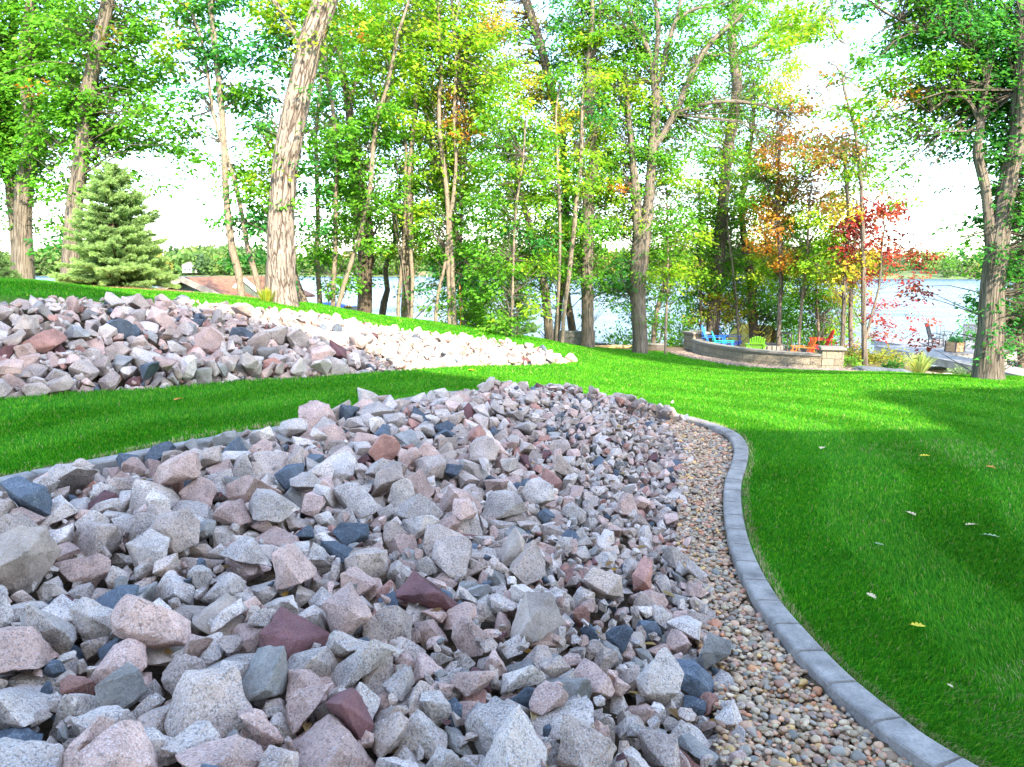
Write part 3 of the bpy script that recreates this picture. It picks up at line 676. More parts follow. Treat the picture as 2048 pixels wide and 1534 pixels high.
16,39,14,624,20,39,2,3,6,20,43,285,6,21,86,74,23,84,-506,877,3,23,88,75,2,45,-29,678,20,89,75,22,16,65,-131,810,5,5,71,11,22,88,-504,1110,9,80,4,44,16,64,-316,975,17,83,33,66,
21,45,18,610,13,16,14,32,23,57,-143,640,12,23,79,0,20,74,-58,1176,2,12,48,88,3,55,-493,734,21,35,81,10,19,51,67,286,2,13,5,89,8,47,2,332,15,73,85,46,12,49,-62,653,18,1,83,30,
7,49,-262,435,7,7,6,55,17,50,-216,380,17,7,79,80,5,37,-268,415,12,72,2,32,11,27,33,374,14,1,37,72,19,46,-13,716,24,11,10,88,15,79,-28,1325,14,87,83,52,10,55,-411,783,8,0,82,81,
24,36,41,428,14,7,4,58,23,37,62,313,-1,69,54,83,10,31,99,541,8,87,3,85,21,46,-140,495,21,8,7,11,4,28,90,471,2,22,89,79,2,56,-445,866,15,31,73,16,25,60,-516,890,8,14,36,86,
15,35,-460,677,-4,17,82,55,10,55,-449,894,15,1,88,32,15,64,-488,958,9,23,4,10,4,43,-130,367,13,1,83,64,15,32,-158,378,15,19,70,22,4,33,63,347,6,76,3,72,22,52,-45,701,21,14,82,12,
5,44,-172,471,18,16,16,75,17,25,47,211,10,14,87,26,7,75,-129,731,17,67,11,28,6,48,-54,674,25,4,80,89,17,60,-464,731,16,6,82,1,25,58,-89,376,11,87,2,22,6,38,68,554,12,85,89,6,
2,69,-504,1053,17,39,71,87,21,55,-59,611,16,5,11,37,16,26,98,359,4,88,1,86,4,51,22,768,23,10,84,37,1,31,-19,435,21,14,86,26,24,40,-579,858,1,48,0,89,24,33,50,314,3,85,2,38,
24,31,-13,372,10,85,10,87,18,27,21,306,13,7,13,55,11,33,38,347,10,7,10,26,11,34,131,531,-3,0,89,43,20,29,31,235,10,76,79,33,22,58,-394,894,16,10,85,6,25,76,-504,922,9,60,2,72,
10,47,-471,768,15,80,3,40,5,63,-382,998,16,45,13,84,4,47,-137,292,13,0,88,46,17,27,54,297,5,76,84,16,1,76,-348,890,19,2,89,14,22,29,93,454,1,73,37,79,14,66,-262,486,5,8,78,37,
21,60,-243,508,6,72,1,23,23,36,-23,547,28,75,63,79,0,31,85,568,10,57,8,78,4,67,-328,905,14,80,85,87,6,48,-377,761,-4,51,0,62,2,22,25,201,15,23,15,23,0,36,86,669,16,81,11,64,
14,44,-255,495,2,77,76,27,8,78,-490,776,12,86,2,47,19,44,28,620,15,89,1,24,13,32,-69,335,14,9,76,87,12,18,64,273,1,30,80,7,3,38,-159,451,20,9,77,18,14,40,61,455,13,2,86,10,
16,73,-198,1167,16,73,55,6,12,73,-126,1195,13,7,5,87,2,76,-233,1384,25,17,49,5,18,24,175,444,-4,41,10,77,17,70,-123,527,18,87,76,55,20,48,-98,380,18,12,83,50,
20,34,105,429,1,78,58,19,25,52,-416,760,1,1,55,68,17,50,60,439,10,1,76,55,2,21,97,315,0,21,54,87,16,37,135,708,8,13,84,46,17,41,-55,363,15,28,0,81,1,56,-29,700,21,78,10,75,
2,34,54,485,10,59,83,70,25,46,-114,547,13,74,5,16,23,37,-33,324,16,78,53,76,13,86,-222,1156,18,1,84,69,0,69,-345,905,10,86,83,44,20,66,-436,912,22,0,8,33,18,46,-355,850,19,4,17,73,
3,26,-25,272,10,81,42,5,23,52,12,598,13,17,82,34,11,25,-29,281,14,88,83,76,1,26,51,358,7,76,1,73,18,48,5,803,21,47,3,14,18,18,28,210,11,28,0,31,21,45,-371,825,1,6,34,24,
12,49,-314,915,7,79,80,11,24,19,21,374,12,86,6,72,2,32,58,520,12,77,80,49,15,54,-12,595,25,13,4,15,17,42,-243,539,9,84,88,81,17,64,-400,1132,14,69,88,18,10,72,79,1445,19,88,4,4,
17,44,-133,621,15,88,5,15,21,26,-129,240,14,84,78,73,3,28,29,291,13,39,2,17,21,63,-102,800,7,77,82,3,10,54,-480,670,15,78,83,31,17,24,43,227,5,6,87,74,20,31,-138,282,19,55,86,4,
0,18,-1,254,11,86,2,81,13,29,15,484,18,21,82,52,7,52,-307,928,0,89,89,58,11,35,-392,782,7,65,76,26,15,54,-358,961,17,80,13,66,17,51,-75,753,16,54,89,4,4,37,-207,359,13,11,82,44,
1,21,86,264,-4,8,88,42,11,40,-268,470,1,67,17,68,0,21,64,263,0,89,2,39,9,83,-106,1212,9,17,1,31,2,52,-151,1107,3,7,84,41,20,51,-238,371,14,2,4,34,9,38,1,433,16,1,86,36,
10,33,145,606,-1,13,5,3,3,36,96,337,0,87,43,15,9,46,-8,651,17,81,76,31,12,32,131,568,2,0,89,29,12,28,123,496,-1,62,12,24,11,30,-450,686,-6,70,89,58,20,32,-135,209,14,89,0,49,
20,54,6,659,16,86,87,35,2,65,-140,656,12,5,87,82,22,59,-54,547,22,2,3,80,1,78,-417,1097,8,89,89,47,16,66,-236,1107,15,35,4,65,19,34,70,235,-6,10,0,57,17,58,-80,624,15,7,77,47,
12,44,-112,431,15,7,1,46,22,39,-28,505,15,85,1,39,18,27,73,438,6,83,38,16,6,45,92,551,11,60,78,77,17,28,-13,436,15,82,83,33,0,26,19,386,12,2,9,70,18,45,-165,622,14,81,35,21,
20,47,-346,858,18,69,13,19,16,51,-51,406,13,79,47,78,11,37,-74,660,24,16,0,35,1,60,-184,579,6,88,85,65,18,34,29,430,16,83,6,1,1,31,26,326,11,89,88,68,4,27,32,475,14,58,85,16,
24,43,-67,699,16,80,87,41,16,33,-119,304,15,21,0,87,15,37,75,726,18,8,1,41,9,29,-472,680,-2,85,86,31,16,75,-35,1402,23,1,89,80,16,35,76,621,12,87,2,62,21,24,105,359,-3,0,13,12,
14,23,-4,262,12,7,88,43,24,26,-10,279,9,1,8,58,11,28,6,259,10,9,0,37,18,35,-10,415,16,87,80,76,15,35,-17,677,20,32,14,5,10,34,63,749,17,77,89,89,10,27,-144,208,13,19,3,72,
5,38,135,622,3,32,87,12,22,38,-92,663,17,31,4,19,8,85,-163,1158,19,68,84,19,8,51,-394,795,13,87,80,6,2,38,-347,852,-2,39,88,24,0,33,-384,791,4,22,87,20,5,38,-8,440,14,5,88,59,
19,34,-205,430,17,68,19,16,0,32,-13,265,12,79,3,67,13,50,26,710,20,86,1,13,16,38,-98,710,21,3,82,78,24,28,-49,573,21,87,14,63,8,56,-61,634,20,84,41,79,2,42,-86,781,15,74,47,85,
0,26,58,531,15,89,84,24,5,32,1,631,18,75,11,11,7,31,113,394,0,0,70,1,5,32,-458,703,0,86,80,26,15,48,-529,876,5,15,5,11,5,86,-279,991,10,7,83,21,13,51,-297,936,3,7,5,44,
8,54,-375,958,15,1,12,68,17,51,-324,1013,23,30,0,33,2,36,21,424,12,6,0,33,18,27,104,601,7,80,71,65,0,41,47,753,16,1,11,78,11,39,-73,245,13,7,1,52,9,35,80,787,19,17,2,37,
15,19,95,396,3,20,79,29,13,45,-36,748,19,65,54,4,13,38,68,470,11,86,32,67,16,55,-135,1142,14,87,47,73,4,36,-376,810,18,29,9,75,9,43,-449,999,26,13,85,89,16,28,103,420,0,81,78,53,
21,49,-187,558,7,4,79,47,16,25,60,582,11,2,26,27,22,24,138,563,1,55,16,81,4,25,-22,366,11,3,80,53,24,27,55,627,16,84,9,10,1,36,-10,674,22,13,38,10,25,43,77,694,13,69,4,61,
12,47,-575,873,0,7,31,23,24,84,-322,1175,12,79,6,63,14,38,-379,804,-5,55,87,17,19,49,-306,1040,19,15,6,82,9,69,-150,1315,24,62,4,59,13,69,-296,965,16,30,1,86,
10,65,-55,751,16,74,1,4,8,30,-189,250,10,87,6,35,2,38,157,644,-3,16,4,3,4,31,46,408,8,7,83,25,5,56,-110,593,20,8,5,70,21,34,3,563,17,83,3,49,17,33,-26,517,15,88,28,17,
13,70,-188,1336,17,70,38,1,10,69,123,1513,13,71,3,8,22,44,-193,1056,4,17,88,45,24,35,-484,709,15,89,7,67,10,38,-299,929,17,3,12,55,12,45,0,550,14,89,8,59,4,18,75,273,-4,14,89,7,
5,33,72,591,11,6,85,49,0,24,84,239,-8,83,89,1,2,41,49,609,16,20,7,15,15,24,128,638,6,63,12,80,13,42,-464,689,-3,8,87,16,18,44,-431,728,15,35,1,79,5,71,-380,940,16,17,53,77,
12,77,4,1364,20,16,13,34,22,30,-146,386,13,88,2,14,19,31,41,514,14,14,31,14,12,37,112,524,-1,79,5,71,0,48,-58,734,21,80,37,14,7,31,-24,357,10,37,88,0,1,24,-106,336,11,1,84,15,
3,48,-503,894,15,79,13,3,9,37,43,451,13,78,2,63,6,80,-147,719,8,63,3,4,6,48,-147,535,15,3,57,10,16,43,-555,878,3,84,4,85,16,80,-330,1290,19,87,83,53,24,32,-441,702,-1,44,1,18,
5,45,-339,872,21,72,16,86,15,68,-283,1266,22,21,8,79,19,48,28,517,13,19,4,61,16,38,37,700,17,87,4,69,4,38,24,678,13,8,85,1,21,36,-132,397,14,21,9,63,4,34,-10,406,12,6,86,9,
18,25,-220,585,10,30,88,5,16,40,-235,426,17,16,33,8,4,32,117,537,-1,30,71,1,23,64,-146,514,13,26,88,24,23,20,83,243,-7,20,86,22,4,29,91,275,0,7,57,84,12,25,110,509,0,66,79,22,
15,65,-410,1152,17,12,3,69,8,42,-198,1045,-3,0,14,85,11,33,-412,745,-6,6,3,60,9,48,-356,1249,21,11,46,78,0,27,25,364,13,79,29,75,1,43,100,471,-4,89,2,45,2,28,95,624,9,87,84,5,
5,33,68,641,15,15,5,13,17,38,93,750,17,2,84,10,24,46,-77,774,19,0,2,40,14,31,63,603,12,2,32,59,3,68,-437,938,13,68,8,60,15,67,-514,966,6,14,81,44,19,37,-559,799,7,16,6,84,
0,64,-466,1121,10,3,1,44,24,41,-80,1217,3,22,27,13,2,44,-566,892,1,60,1,55,10,42,-436,743,4,37,9,75,21,63,-367,893,14,63,15,83,22,56,1,1339,20,20,85,59,9,68,-113,1418,24,82,83,30,
21,26,57,501,10,10,17,38,7,39,-88,214,13,60,6,9,7,44,-261,416,5,36,80,71,24,30,110,583,0,88,7,34,6,26,-25,264,12,84,83,9,16,56,-88,691,17,87,7,4,11,53,-90,447,14,15,83,56,
14,38,55,710,18,56,85,13,21,47,-103,625,14,88,20,55,8,36,74,603,10,81,81,10,23,66,-90,431,10,19,0,30,14,37,145,591,-1,52,88,67,22,33,-110,289,17,76,16,19,18,33,-90,671,20,29,7,81,
9,27,29,684,21,4,82,9,23,45,-69,291,10,28,78,22,21,46,-534,828,5,0,8,47,6,71,-170,1315,14,63,85,79,16,52,-421,1128,11,71,76,86,0,40,-179,1114,14,52,4,78,20,64,-439,1002,18,86,1,6,
18,49,-466,854,19,3,85,70,11,76,-392,1175,18,28,6,29,6,43,-91,464,14,0,89,53,24,32,91,406,-1,86,9,54,25,59,-27,640,16,70,3,50,9,30,37,780,20,59,75,76,19,33,91,362,-2,1,10,61,
9,39,-61,514,17,72,86,3,20,31,30,657,17,15,41,87,25,29,137,597,2,12,88,59,20,29,-6,341,16,73,85,16,10,45,4,821,23,44,88,15,12,43,-437,906,9,79,4,75,12,60,-312,1007,11,79,0,45,
9,44,-213,1038,7,1,88,61,18,18,84,276,-5,67,82,21,0,39,62,426,7,0,88,62,11,24,115,494,-2,87,75,75,9,28,-149,375,13,9,12,32,25,35,114,462,-2,59,2,3,2,28,68,627,13,67,35,83,
5,36,-323,891,-2,7,10,89,0,83,-301,1138,17,77,3,79,12,76,-322,1342,20,6,86,48,14,39,-379,806,12,82,80,61,8,38,-221,1015,5,65,1,7,16,53,-499,1036,14,73,8,73,
7,48,-458,869,12,25,4,70,14,30,-426,744,-5,89,52,12,20,46,-542,936,5,89,79,38,10,64,-143,1507,19,70,84,78,11,45,-485,836,19,4,4,78,10,23,75,498,6,20,10,9,24,23,102,446,-2,84,80,11,
6,27,108,394,1,76,3,81,19,28,-45,626,18,11,0,39,0,28,-228,373,19,73,75,7,18,23,30,397,11,76,30,73,19,92,-262,1010,4,63,13,84,15,44,-552,893,1,25,84,75,16,59,-348,1037,15,76,55,78,
16,61,-417,920,15,89,87,31,18,44,-190,1064,10,86,59,29,10,36,-357,861,1,21,56,4,0,45,-279,964,3,59,6,68,20,64,-479,1045,16,4,88,53,19,49,-368,867,21,13,47,82,
15,52,-45,716,18,21,89,78,6,34,80,659,11,3,76,36,21,24,53,366,8,89,79,40,2,26,-67,261,12,0,89,54,17,38,-70,321,13,88,82,81,20,31,-43,606,15,14,75,23,5,42,-2,523,21,1,89,89,
6,36,93,704,14,82,5,17,9,27,-25,331,17,84,5,68,3,22,81,465,3,25,89,3,2,30,-121,420,12,88,89,62,3,35,2,640,18,68,83,53,15,28,152,771,7,3,3,45,3,24,63,487,12,16,80,33,
9,22,16,461,16,78,80,36,18,28,136,677,1,87,48,70,17,59,-361,945,11,63,2,65,4,48,-388,803,4,81,17,73,15,43,-495,794,9,71,19,14,5,71,-178,1177,14,66,7,79,12,41,-102,1189,8,74,89,46,
24,51,-189,1156,12,18,50,88,24,35,-262,995,2,24,21,12,2,43,-466,1071,16,8,56,5,15,32,-252,989,-3,77,62,84,22,59,-276,461,2,9,0,30,14,35,85,464,0,84,4,9,8,36,-181,332,10,86,1,26,
16,24,76,340,-2,2,9,18,20,61,-121,781,2,26,78,13,6,34,36,682,18,77,12,7,24,17,119,466,6,14,10,70,12,33,154,658,0,9,83,10,13,39,-30,519,15,10,87,12,12,35,131,731,9,7,37,10,
25,32,21,583,14,70,5,30,19,24,14,289,13,71,87,46,21,27,69,704,17,80,10,10,16,36,-63,623,18,34,0,2,0,61,-341,1265,15,13,76,31,17,60,-418,942,14,86,87,45,19,47,-143,1112,12,86,3,65,
21,46,-167,1101,3,88,89,4,9,56,-294,1218,22,82,18,4,21,36,142,729,5,24,34,1,14,24,46,293,3,57,87,19,25,41,70,323,-3,70,87,51,21,60,-163,681,18,67,71,74,21,35,114,412,-2,69,3,10,
1,30,-92,354,9,89,2,14,9,28,51,732,16,9,8,25,20,37,149,713,1,16,79,54,20,27,126,559,0,6,14,62,13,31,-155,645,14,11,18,6,10,28,163,677,0,76,0,58,5,21,95,377,0,53,9,14,
19,36,47,542,15,71,1,15,4,36,158,758,6,87,42,68,14,26,-92,345,12,10,54,72,24,60,-443,990,14,11,9,6,25,52,-135,1133,-2,67,89,7,12,65,-362,1305,17,31,58,2,17,68,-375,841,19,59,1,13,
14,84,-134,178,15,1,87,9,15,24,18,662,14,26,4,88,9,33,-18,781,19,89,86,45,8,33,106,544,4,64,9,72,17,52,-171,443,21,17,89,11,16,30,70,680,11,83,89,36,5,30,82,612,11,71,84,52,
18,26,60,379,8,89,46,6,22,23,108,614,8,1,7,87,18,26,14,576,14,50,83,12,9,20,85,511,3,22,1,21,6,46,-136,553,18,23,58,9,3,46,-47,478,18,46,89,22,0,35,108,735,15,80,86,55,
9,24,67,560,13,21,10,28,14,65,-495,812,7,68,1,62,21,49,-225,1084,8,89,9,48,9,47,-290,1006,13,30,13,20,12,52,-147,1282,17,85,53,78,21,77,-350,1369,15,72,88,70,
11,46,-11,352,10,11,6,33,12,40,26,760,17,85,2,70,14,21,82,270,-5,81,8,69,4,41,48,439,13,85,4,17,17,38,97,741,13,11,89,7,25,32,-12,235,12,71,0,20,15,26,29,589,16,10,86,13,
2,23,80,343,-1,85,50,74,7,22,-61,315,14,81,52,14,5,40,30,486,15,7,82,3,3,27,152,643,2,81,45,89,4,18,157,550,-7,62,4,77,20,54,-481,804,9,74,55,89,15,42,-385,870,20,70,3,60,
12,44,-8,1332,3,11,87,80,21,49,-63,1243,18,1,83,88,19,47,-568,826,9,64,86,71,8,35,71,521,8,88,88,53,16,35,-55,503,14,8,41,78,3,34,93,610,6,3,85,31,14,25,-66,377,13,65,80,16,
8,35,119,662,4,26,1,24,3,27,-55,331,11,85,89,6,3,29,59,476,8,60,86,71,8,46,-135,405,17,16,5,16,7,70,-128,749,8,4,75,88,16,23,54,691,20,22,1,12,1,30,21,316,12,83,8,43,
20,48,12,512,20,34,4,3,21,24,58,671,12,88,8,65,4,32,69,783,20,76,61,66,18,81,-204,574,8,85,0,67,20,29,-199,379,24,83,3,76,2,25,178,721,1,86,85,79,4,26,56,509,11,6,79,27,
4,54,-211,1099,5,3,81,63,22,34,-386,787,-5,86,87,54,17,57,37,1618,18,78,47,86,21,58,-428,956,20,65,5,60,24,63,-548,765,17,5,7,2,18,70,-442,1165,17,1,83,43,
1,76,-108,1224,17,4,82,45,11,39,-470,840,17,65,85,72,8,29,-138,248,12,89,0,69,7,53,-20,803,20,4,4,50,13,34,110,775,11,16,84,39,22,32,13,478,12,72,86,56,17,61,-87,564,20,20,81,25,
23,63,3,537,13,32,86,6,6,30,139,543,-3,71,0,68,5,26,40,321,8,67,12,24,25,25,69,467,4,75,7,31,21,43,-29,771,21,71,88,28,15,26,143,647,4,19,83,19,1,26,-50,522,15,76,77,79,
16,18,86,414,1,17,19,70,9,74,-238,1232,16,78,82,68,12,39,-289,955,-2,81,83,36,2,55,-32,1303,-2,1,2,64,21,72,-402,909,11,84,74,50,11,64,-462,1056,7,3,4,59,19,51,-114,1163,1,84,2,69,
14,56,-379,1158,18,88,80,39,21,68,-293,1080,16,88,0,85,5,40,-446,728,13,24,77,26,12,49,-241,1214,23,15,40,11,4,35,129,702,3,2,84,63,16,42,-131,609,13,86,0,88,
2,36,83,678,14,80,8,54,11,60,-38,574,17,15,1,88,6,36,125,755,10,87,43,83,16,38,-135,328,15,79,86,80,4,24,63,511,9,2,81,3,3,30,104,495,-3,31,73,1,4,26,80,248,-5,18,5,15,
15,24,76,532,7,7,4,56,19,36,-20,654,18,64,34,86,22,30,8,443,13,12,3,11,4,35,36,724,17,87,59,31,0,28,165,754,3,31,4,8,3,27,87,620,12,14,3,71,21,49,58,199,11,35,10,16,
20,33,116,826,15,88,54,65,16,17,109,490,0,87,6,37,11,46,-167,657,13,20,67,24,22,18,61,405,9,85,85,82,15,67,-420,1030,8,23,89,9,9,43,-90,1332,20,12,9,15,10,56,-185,1219,14,80,75,16,
12,68,65,1572,17,77,5,29,0,40,-459,691,18,84,87,82,5,30,-327,887,5,72,78,15,8,37,98,531,1,6,1,16,22,39,-156,553,13,87,87,53,25,28,124,608,0,87,7,65,24,38,-152,461,15,20,87,80,
22,15,42,332,9,46,3,8,6,26,114,608,3,10,81,1,25,35,-132,355,10,66,5,85,22,29,41,473,11,75,0,28,0,33,-9,791,18,63,54,2,20,35,26,743,17,12,88,7,20,30,127,682,5,4,84,86,
18,23,105,412,-1,85,0,1,0,49,-88,525,20,63,7,82,24,28,58,768,17,81,9,8,14,36,12,740,18,67,88,16,2,28,-66,273,15,17,4,20,21,25,-246,480,2,23,7,28,18,33,31,631,15,20,11,78,
24,47,100,1464,2,2,10,19,13,56,-40,1288,8,84,5,50,20,65,-109,1669,18,87,87,41,24,51,-405,1295,11,84,14,5,1,33,-480,742,15,80,8,87,19,35,-99,340,13,16,6,72,
14,19,-13,296,11,27,88,57,16,58,-115,473,15,83,4,81,22,41,-111,494,14,15,5,65,9,41,-40,673,16,87,83,49,10,21,116,644,4,3,42,86,25,28,51,277,0,86,3,26,5,28,67,596,10,17,2,20,
24,24,93,804,16,19,9,15,5,23,133,614,-2,79,8,56,6,43,-35,650,23,86,54,16,23,26,74,504,6,23,77,14,16,27,-57,355,15,11,1,82,16,23,55,253,0,86,51,72,24,28,-178,556,10,4,2,35,
1,50,-156,276,24,27,1,27,22,33,39,615,17,71,74,18,7,38,-67,667,22,5,47,77,9,39,-396,811,5,24,85,15,6,63,-466,899,11,25,70,10,3,34,-291,940,-5,58,86,63,0,68,-393,833,11,72,84,64,
2,37,-291,946,0,77,0,41,11,52,-367,920,12,25,15,15,3,66,-212,1661,17,16,40,6,6,49,-172,1121,12,83,87,33,22,45,-314,1150,19,35,3,3,21,50,-274,480,-3,89,82,52,
17,29,143,636,0,13,15,71,25,22,109,538,0,7,75,72,2,23,99,696,11,19,5,12,21,32,-58,248,12,81,85,78,19,41,-50,516,12,14,2,47,22,30,6,626,13,59,81,20,16,21,150,699,-2,52,84,84,
22,25,45,709,14,66,4,1,11,24,77,557,7,13,4,74,14,40,-108,678,16,54,1,16,19,38,-182,293,15,7,86,50,10,22,118,576,0,78,78,64,13,25,92,342,0,17,85,10,24,29,13,529,22,87,10,15,
4,25,67,480,9,84,0,50,1,41,6,587,12,82,1,28,8,28,106,721,14,78,2,0,8,40,-101,465,22,42,84,81,3,31,117,718,10,13,83,40,22,67,-124,1241,15,35,8,9,24,37,-425,933,12,77,5,79,
2,58,-307,1120,13,86,42,2,5,34,-316,904,0,12,5,21,15,51,-443,1126,10,15,43,83,0,42,-383,819,20,74,59,19,0,27,-261,974,-1,67,3,10,13,57,-235,1151,20,86,85,1,
20,46,-478,1021,14,8,8,42,15,32,128,766,10,5,58,62,9,42,29,823,20,86,85,1,3,26,130,633,0,36,9,20,8,30,110,598,1,23,0,62,4,43,-145,619,7,5,85,29,6,36,61,533,11,88,88,49,
15,17,85,561,7,20,4,35,6,23,85,398,1,21,82,26,13,22,18,401,17,7,74,36,19,36,-49,684,18,82,10,37,10,32,-23,406,12,81,84,25,20,28,41,677,16,80,4,4,8,22,73,333,-1,4,1,37,
22,43,-155,519,19,88,72,44,16,27,-44,527,16,21,87,19,15,16,87,326,-2,73,27,69,9,17,35,318,8,23,88,29,2,53,-208,439,24,79,1,48,7,38,169,669,-2,38,77,6,21,22,70,531,11,65,86,17,
21,25,87,708,15,7,77,17,0,58,-195,1126,7,0,87,47,0,38,-211,1030,-6,0,4,80,18,66,-555,932,1,52,2,74,9,51,-166,1130,5,73,75,56,12,42,-8,1553,19,10,72,15,9,44,-219,1345,17,73,51,8,
9,35,-443,732,4,57,80,19,15,56,-332,1364,22,10,10,76,16,41,-334,945,15,72,89,45,9,48,-317,1027,12,16,9,32,5,49,-154,1224,13,81,50,83,18,29,-427,747,-1,1,44,87,
22,40,-479,909,18,43,87,86,10,37,-296,961,8,83,6,0,23,56,27,548,13,7,1,49,14,41,138,568,-3,0,0,28,10,15,49,428,10,4,76,17,22,33,-37,367,13,88,89,74,3,21,84,455,-2,0,64,58,
10,19,73,548,8,8,5,44,11,48,-89,713,13,18,1,76,24,27,-84,575,22,5,5,44,18,43,37,204,8,86,86,80,6,25,90,519,3,20,88,49,24,24,115,558,0,82,4,76,2,26,49,531,11,65,2,71,
6,47,-97,634,16,43,8,81,21,29,64,494,9,25,11,82,11,36,42,669,14,2,87,84,2,20,123,482,-3,20,0,72,16,30,20,597,12,1,35,62,6,34,69,576,10,40,10,89,6,29,-4,702,16,76,53,73,
0,30,170,717,-2,6,2,42,9,15,101,478,0,66,59,13,5,31,156,841,3,76,31,78,12,26,87,320,-3,76,7,83,11,30,53,594,11,20,8,85,2,17,101,439,-3,70,74,65,18,46,-137,751,15,23,4,4,
8,20,124,548,2,37,7,6,10,25,-103,199,12,84,42,9,1,35,-20,561,20,81,4,65,1,19,124,601,-1,77,0,39,25,50,-398,788,4,26,78,28,14,72,-197,1318,13,89,83,50,19,51,-555,822,7,20,2,15,
0,28,-334,887,-3,2,83,35,21,57,-232,1037,4,32,86,30,3,69,-98,1455,14,81,9,11,3,51,-377,1124,17,11,87,70,18,76,-263,1365,13,8,6,77,2,58,-428,995,13,1,3,34,18,36,7,1341,2,89,18,34,
12,59,-150,1154,9,1,4,70,24,47,-387,1133,13,66,84,56,9,66,-9,1623,17,77,85,61,21,43,-461,686,8,79,4,5,0,28,87,335,-4,44,1,78,21,41,-89,730,13,0,78,88,16,25,129,515,-4,5,86,58,
2,29,58,700,13,45,1,72,11,21,86,271,-1,1,60,5,24,40,-130,566,14,86,5,39,4,25,102,683,11,16,89,30,9,24,86,589,8,9,5,5,20,37,74,302,3,85,87,24,18,32,136,689,0,1,2,67,
5,24,111,426,-6,21,12,73,10,24,156,683,-3,6,89,4,17,23,68,525,9,87,89,18,16,37,-169,374,20,89,29,74,14,32,-128,435,14,78,85,6,8,28,145,628,-1,5,12,1,21,25,12,769,17,11,14,17,
6,23,109,642,7,33,0,22,5,27,-33,347,13,89,83,29,25,31,178,751,-2,75,0,69,22,20,74,454,3,60,87,62,6,19,133,554,-1,5,87,79,22,29,-26,726,23,29,10,71,16,41,-13,538,20,76,83,73,
0,40,-188,1067,-2,84,7,49,14,77,-296,1034,11,7,85,16,22,50,59,1410,3,3,81,48,18,74,-105,1305,11,4,87,40,9,30,-107,1170,-4,70,82,62,15,56,-205,1232,20,6,0,24,
22,35,-439,877,8,81,8,62,20,36,-223,1018,-5,1,5,14,8,26,-231,1004,-4,8,87,13,8,57,-430,1018,15,8,8,71,9,44,-213,1139,8,5,84,35,15,55,-64,1251,8,5,88,83,9,33,-72,1231,13,5,86,20,
24,48,-83,1458,16,72,16,84,12,49,-82,1582,17,86,5,48,22,43,-249,1129,20,68,88,77,23,43,-118,1148,-2,9,76,28,24,44,-138,1364,17,81,13,9,0,32,-275,969,-3,25,81,29,
1,34,-310,928,15,1,12,50,19,32,111,483,-4,10,1,12,15,30,101,389,-4,14,3,82,22,51,-37,616,14,0,0,39,7,35,-54,528,13,7,5,13,2,33,47,681,14,1,2,23,19,20,90,596,6,63,13,75,
17,24,23,442,11,88,51,67,14,25,95,298,-6,28,88,5,5,19,53,301,2,69,19,11,3,42,70,406,6,10,46,79,0,37,15,416,12,4,89,21,4,26,163,729,-3,5,84,24,14,36,167,746,-2,49,78,86,
16,42,-82,535,16,83,82,48,6,29,98,328,2,88,52,77,0,30,-166,336,13,18,89,88,10,20,77,544,7,81,84,58,12,25,53,289,1,81,89,63,2,24,79,827,19,23,70,72,6,33,103,767,14,27,87,18,
21,22,23,207,10,55,87,18,17,23,159,636,-3,4,78,9,11,39,-20,566,16,0,86,45,0,24,149,689,-2,85,9,60,25,20,67,238,-3,65,87,83,10,21,193,754,-6,1,85,24,7,35,-150,633,11,89,51,23,
13,29,22,509,13,23,81,88,24,22,114,693,7,2,1,27,9,18,119,748,11,5,77,34,19,28,10,779,20,57,7,63,3,18,69,504,9,63,83,80,19,25,168,699,0,1,84,72,2,37,41,1387,-3,89,87,50,
17,43,-386,1250,14,40,83,84,20,71,-116,1315,17,87,10,18,11,65,-421,1228,10,24,2,80,21,38,-181,1087,2,77,83,46,11,43,-53,1265,3,8,4,39,18,39,-388,1112,11,1,10,42,
5,52,27,1401,14,33,2,75,1,69,-31,417,9,83,89,56,16,35,-169,408,16,68,87,76,17,35,19,627,14,85,1,4,5,25,-169,353,13,9,0,16,19,28,105,569,2,70,3,6,21,23,109,676,6,67,6,4,
7,27,83,522,5,88,0,60,14,34,87,720,13,76,87,80,21,24,53,690,12,13,16,0,15,36,-70,718,16,4,6,5,12,24,-92,392,14,2,87,70,17,32,80,316,-2,75,88,86,0,25,108,552,4,78,16,86,
4,33,61,819,16,6,80,39,8,27,128,810,10,6,84,41,3,41,-150,287,18,79,13,40,11,31,94,674,9,11,86,0,4,23,123,590,-2,5,85,22,24,26,-146,404,15,11,9,77,18,20,158,690,0,58,85,83,
19,19,67,685,14,14,0,2,4,21,113,670,4,12,5,70,23,27,114,606,5,30,89,72,8,16,124,578,-2,51,82,15,0,28,119,778,13,82,73,3,6,39,-73,611,16,49,88,68,17,33,-173,1072,-5,3,83,64,
0,61,-252,1055,10,79,58,66,10,45,-406,1055,13,8,5,64,21,73,-493,1164,1,11,10,66,24,48,-386,983,10,86,6,48,15,73,-324,1466,13,86,1,17,9,44,-306,1023,12,4,77,84,
9,43,-421,1050,11,85,1,61,23,50,-182,1090,5,75,59,19,4,52,36,1497,12,14,83,17,19,38,-205,1038,-2,3,88,78,13,50,-455,738,9,86,87,10,19,32,-382,818,5,72,0,51,22,46,5,1349,8,24,0,50,
24,69,-188,1420,15,83,5,77,17,39,111,1479,4,6,20,24,19,30,-271,967,8,72,87,75,20,35,-211,1072,9,21,55,1,1,55,-477,1194,15,84,41,2,5,70,-291,1484,10,22,11,18,
16,72,80,1473,20,35,87,67,9,41,24,1483,14,18,15,7,2,36,-220,1020,8,49,86,16,13,56,-222,1279,17,17,8,15,19,51,-310,1232,17,57,7,68,16,54,35,1519,17,36,87,83,
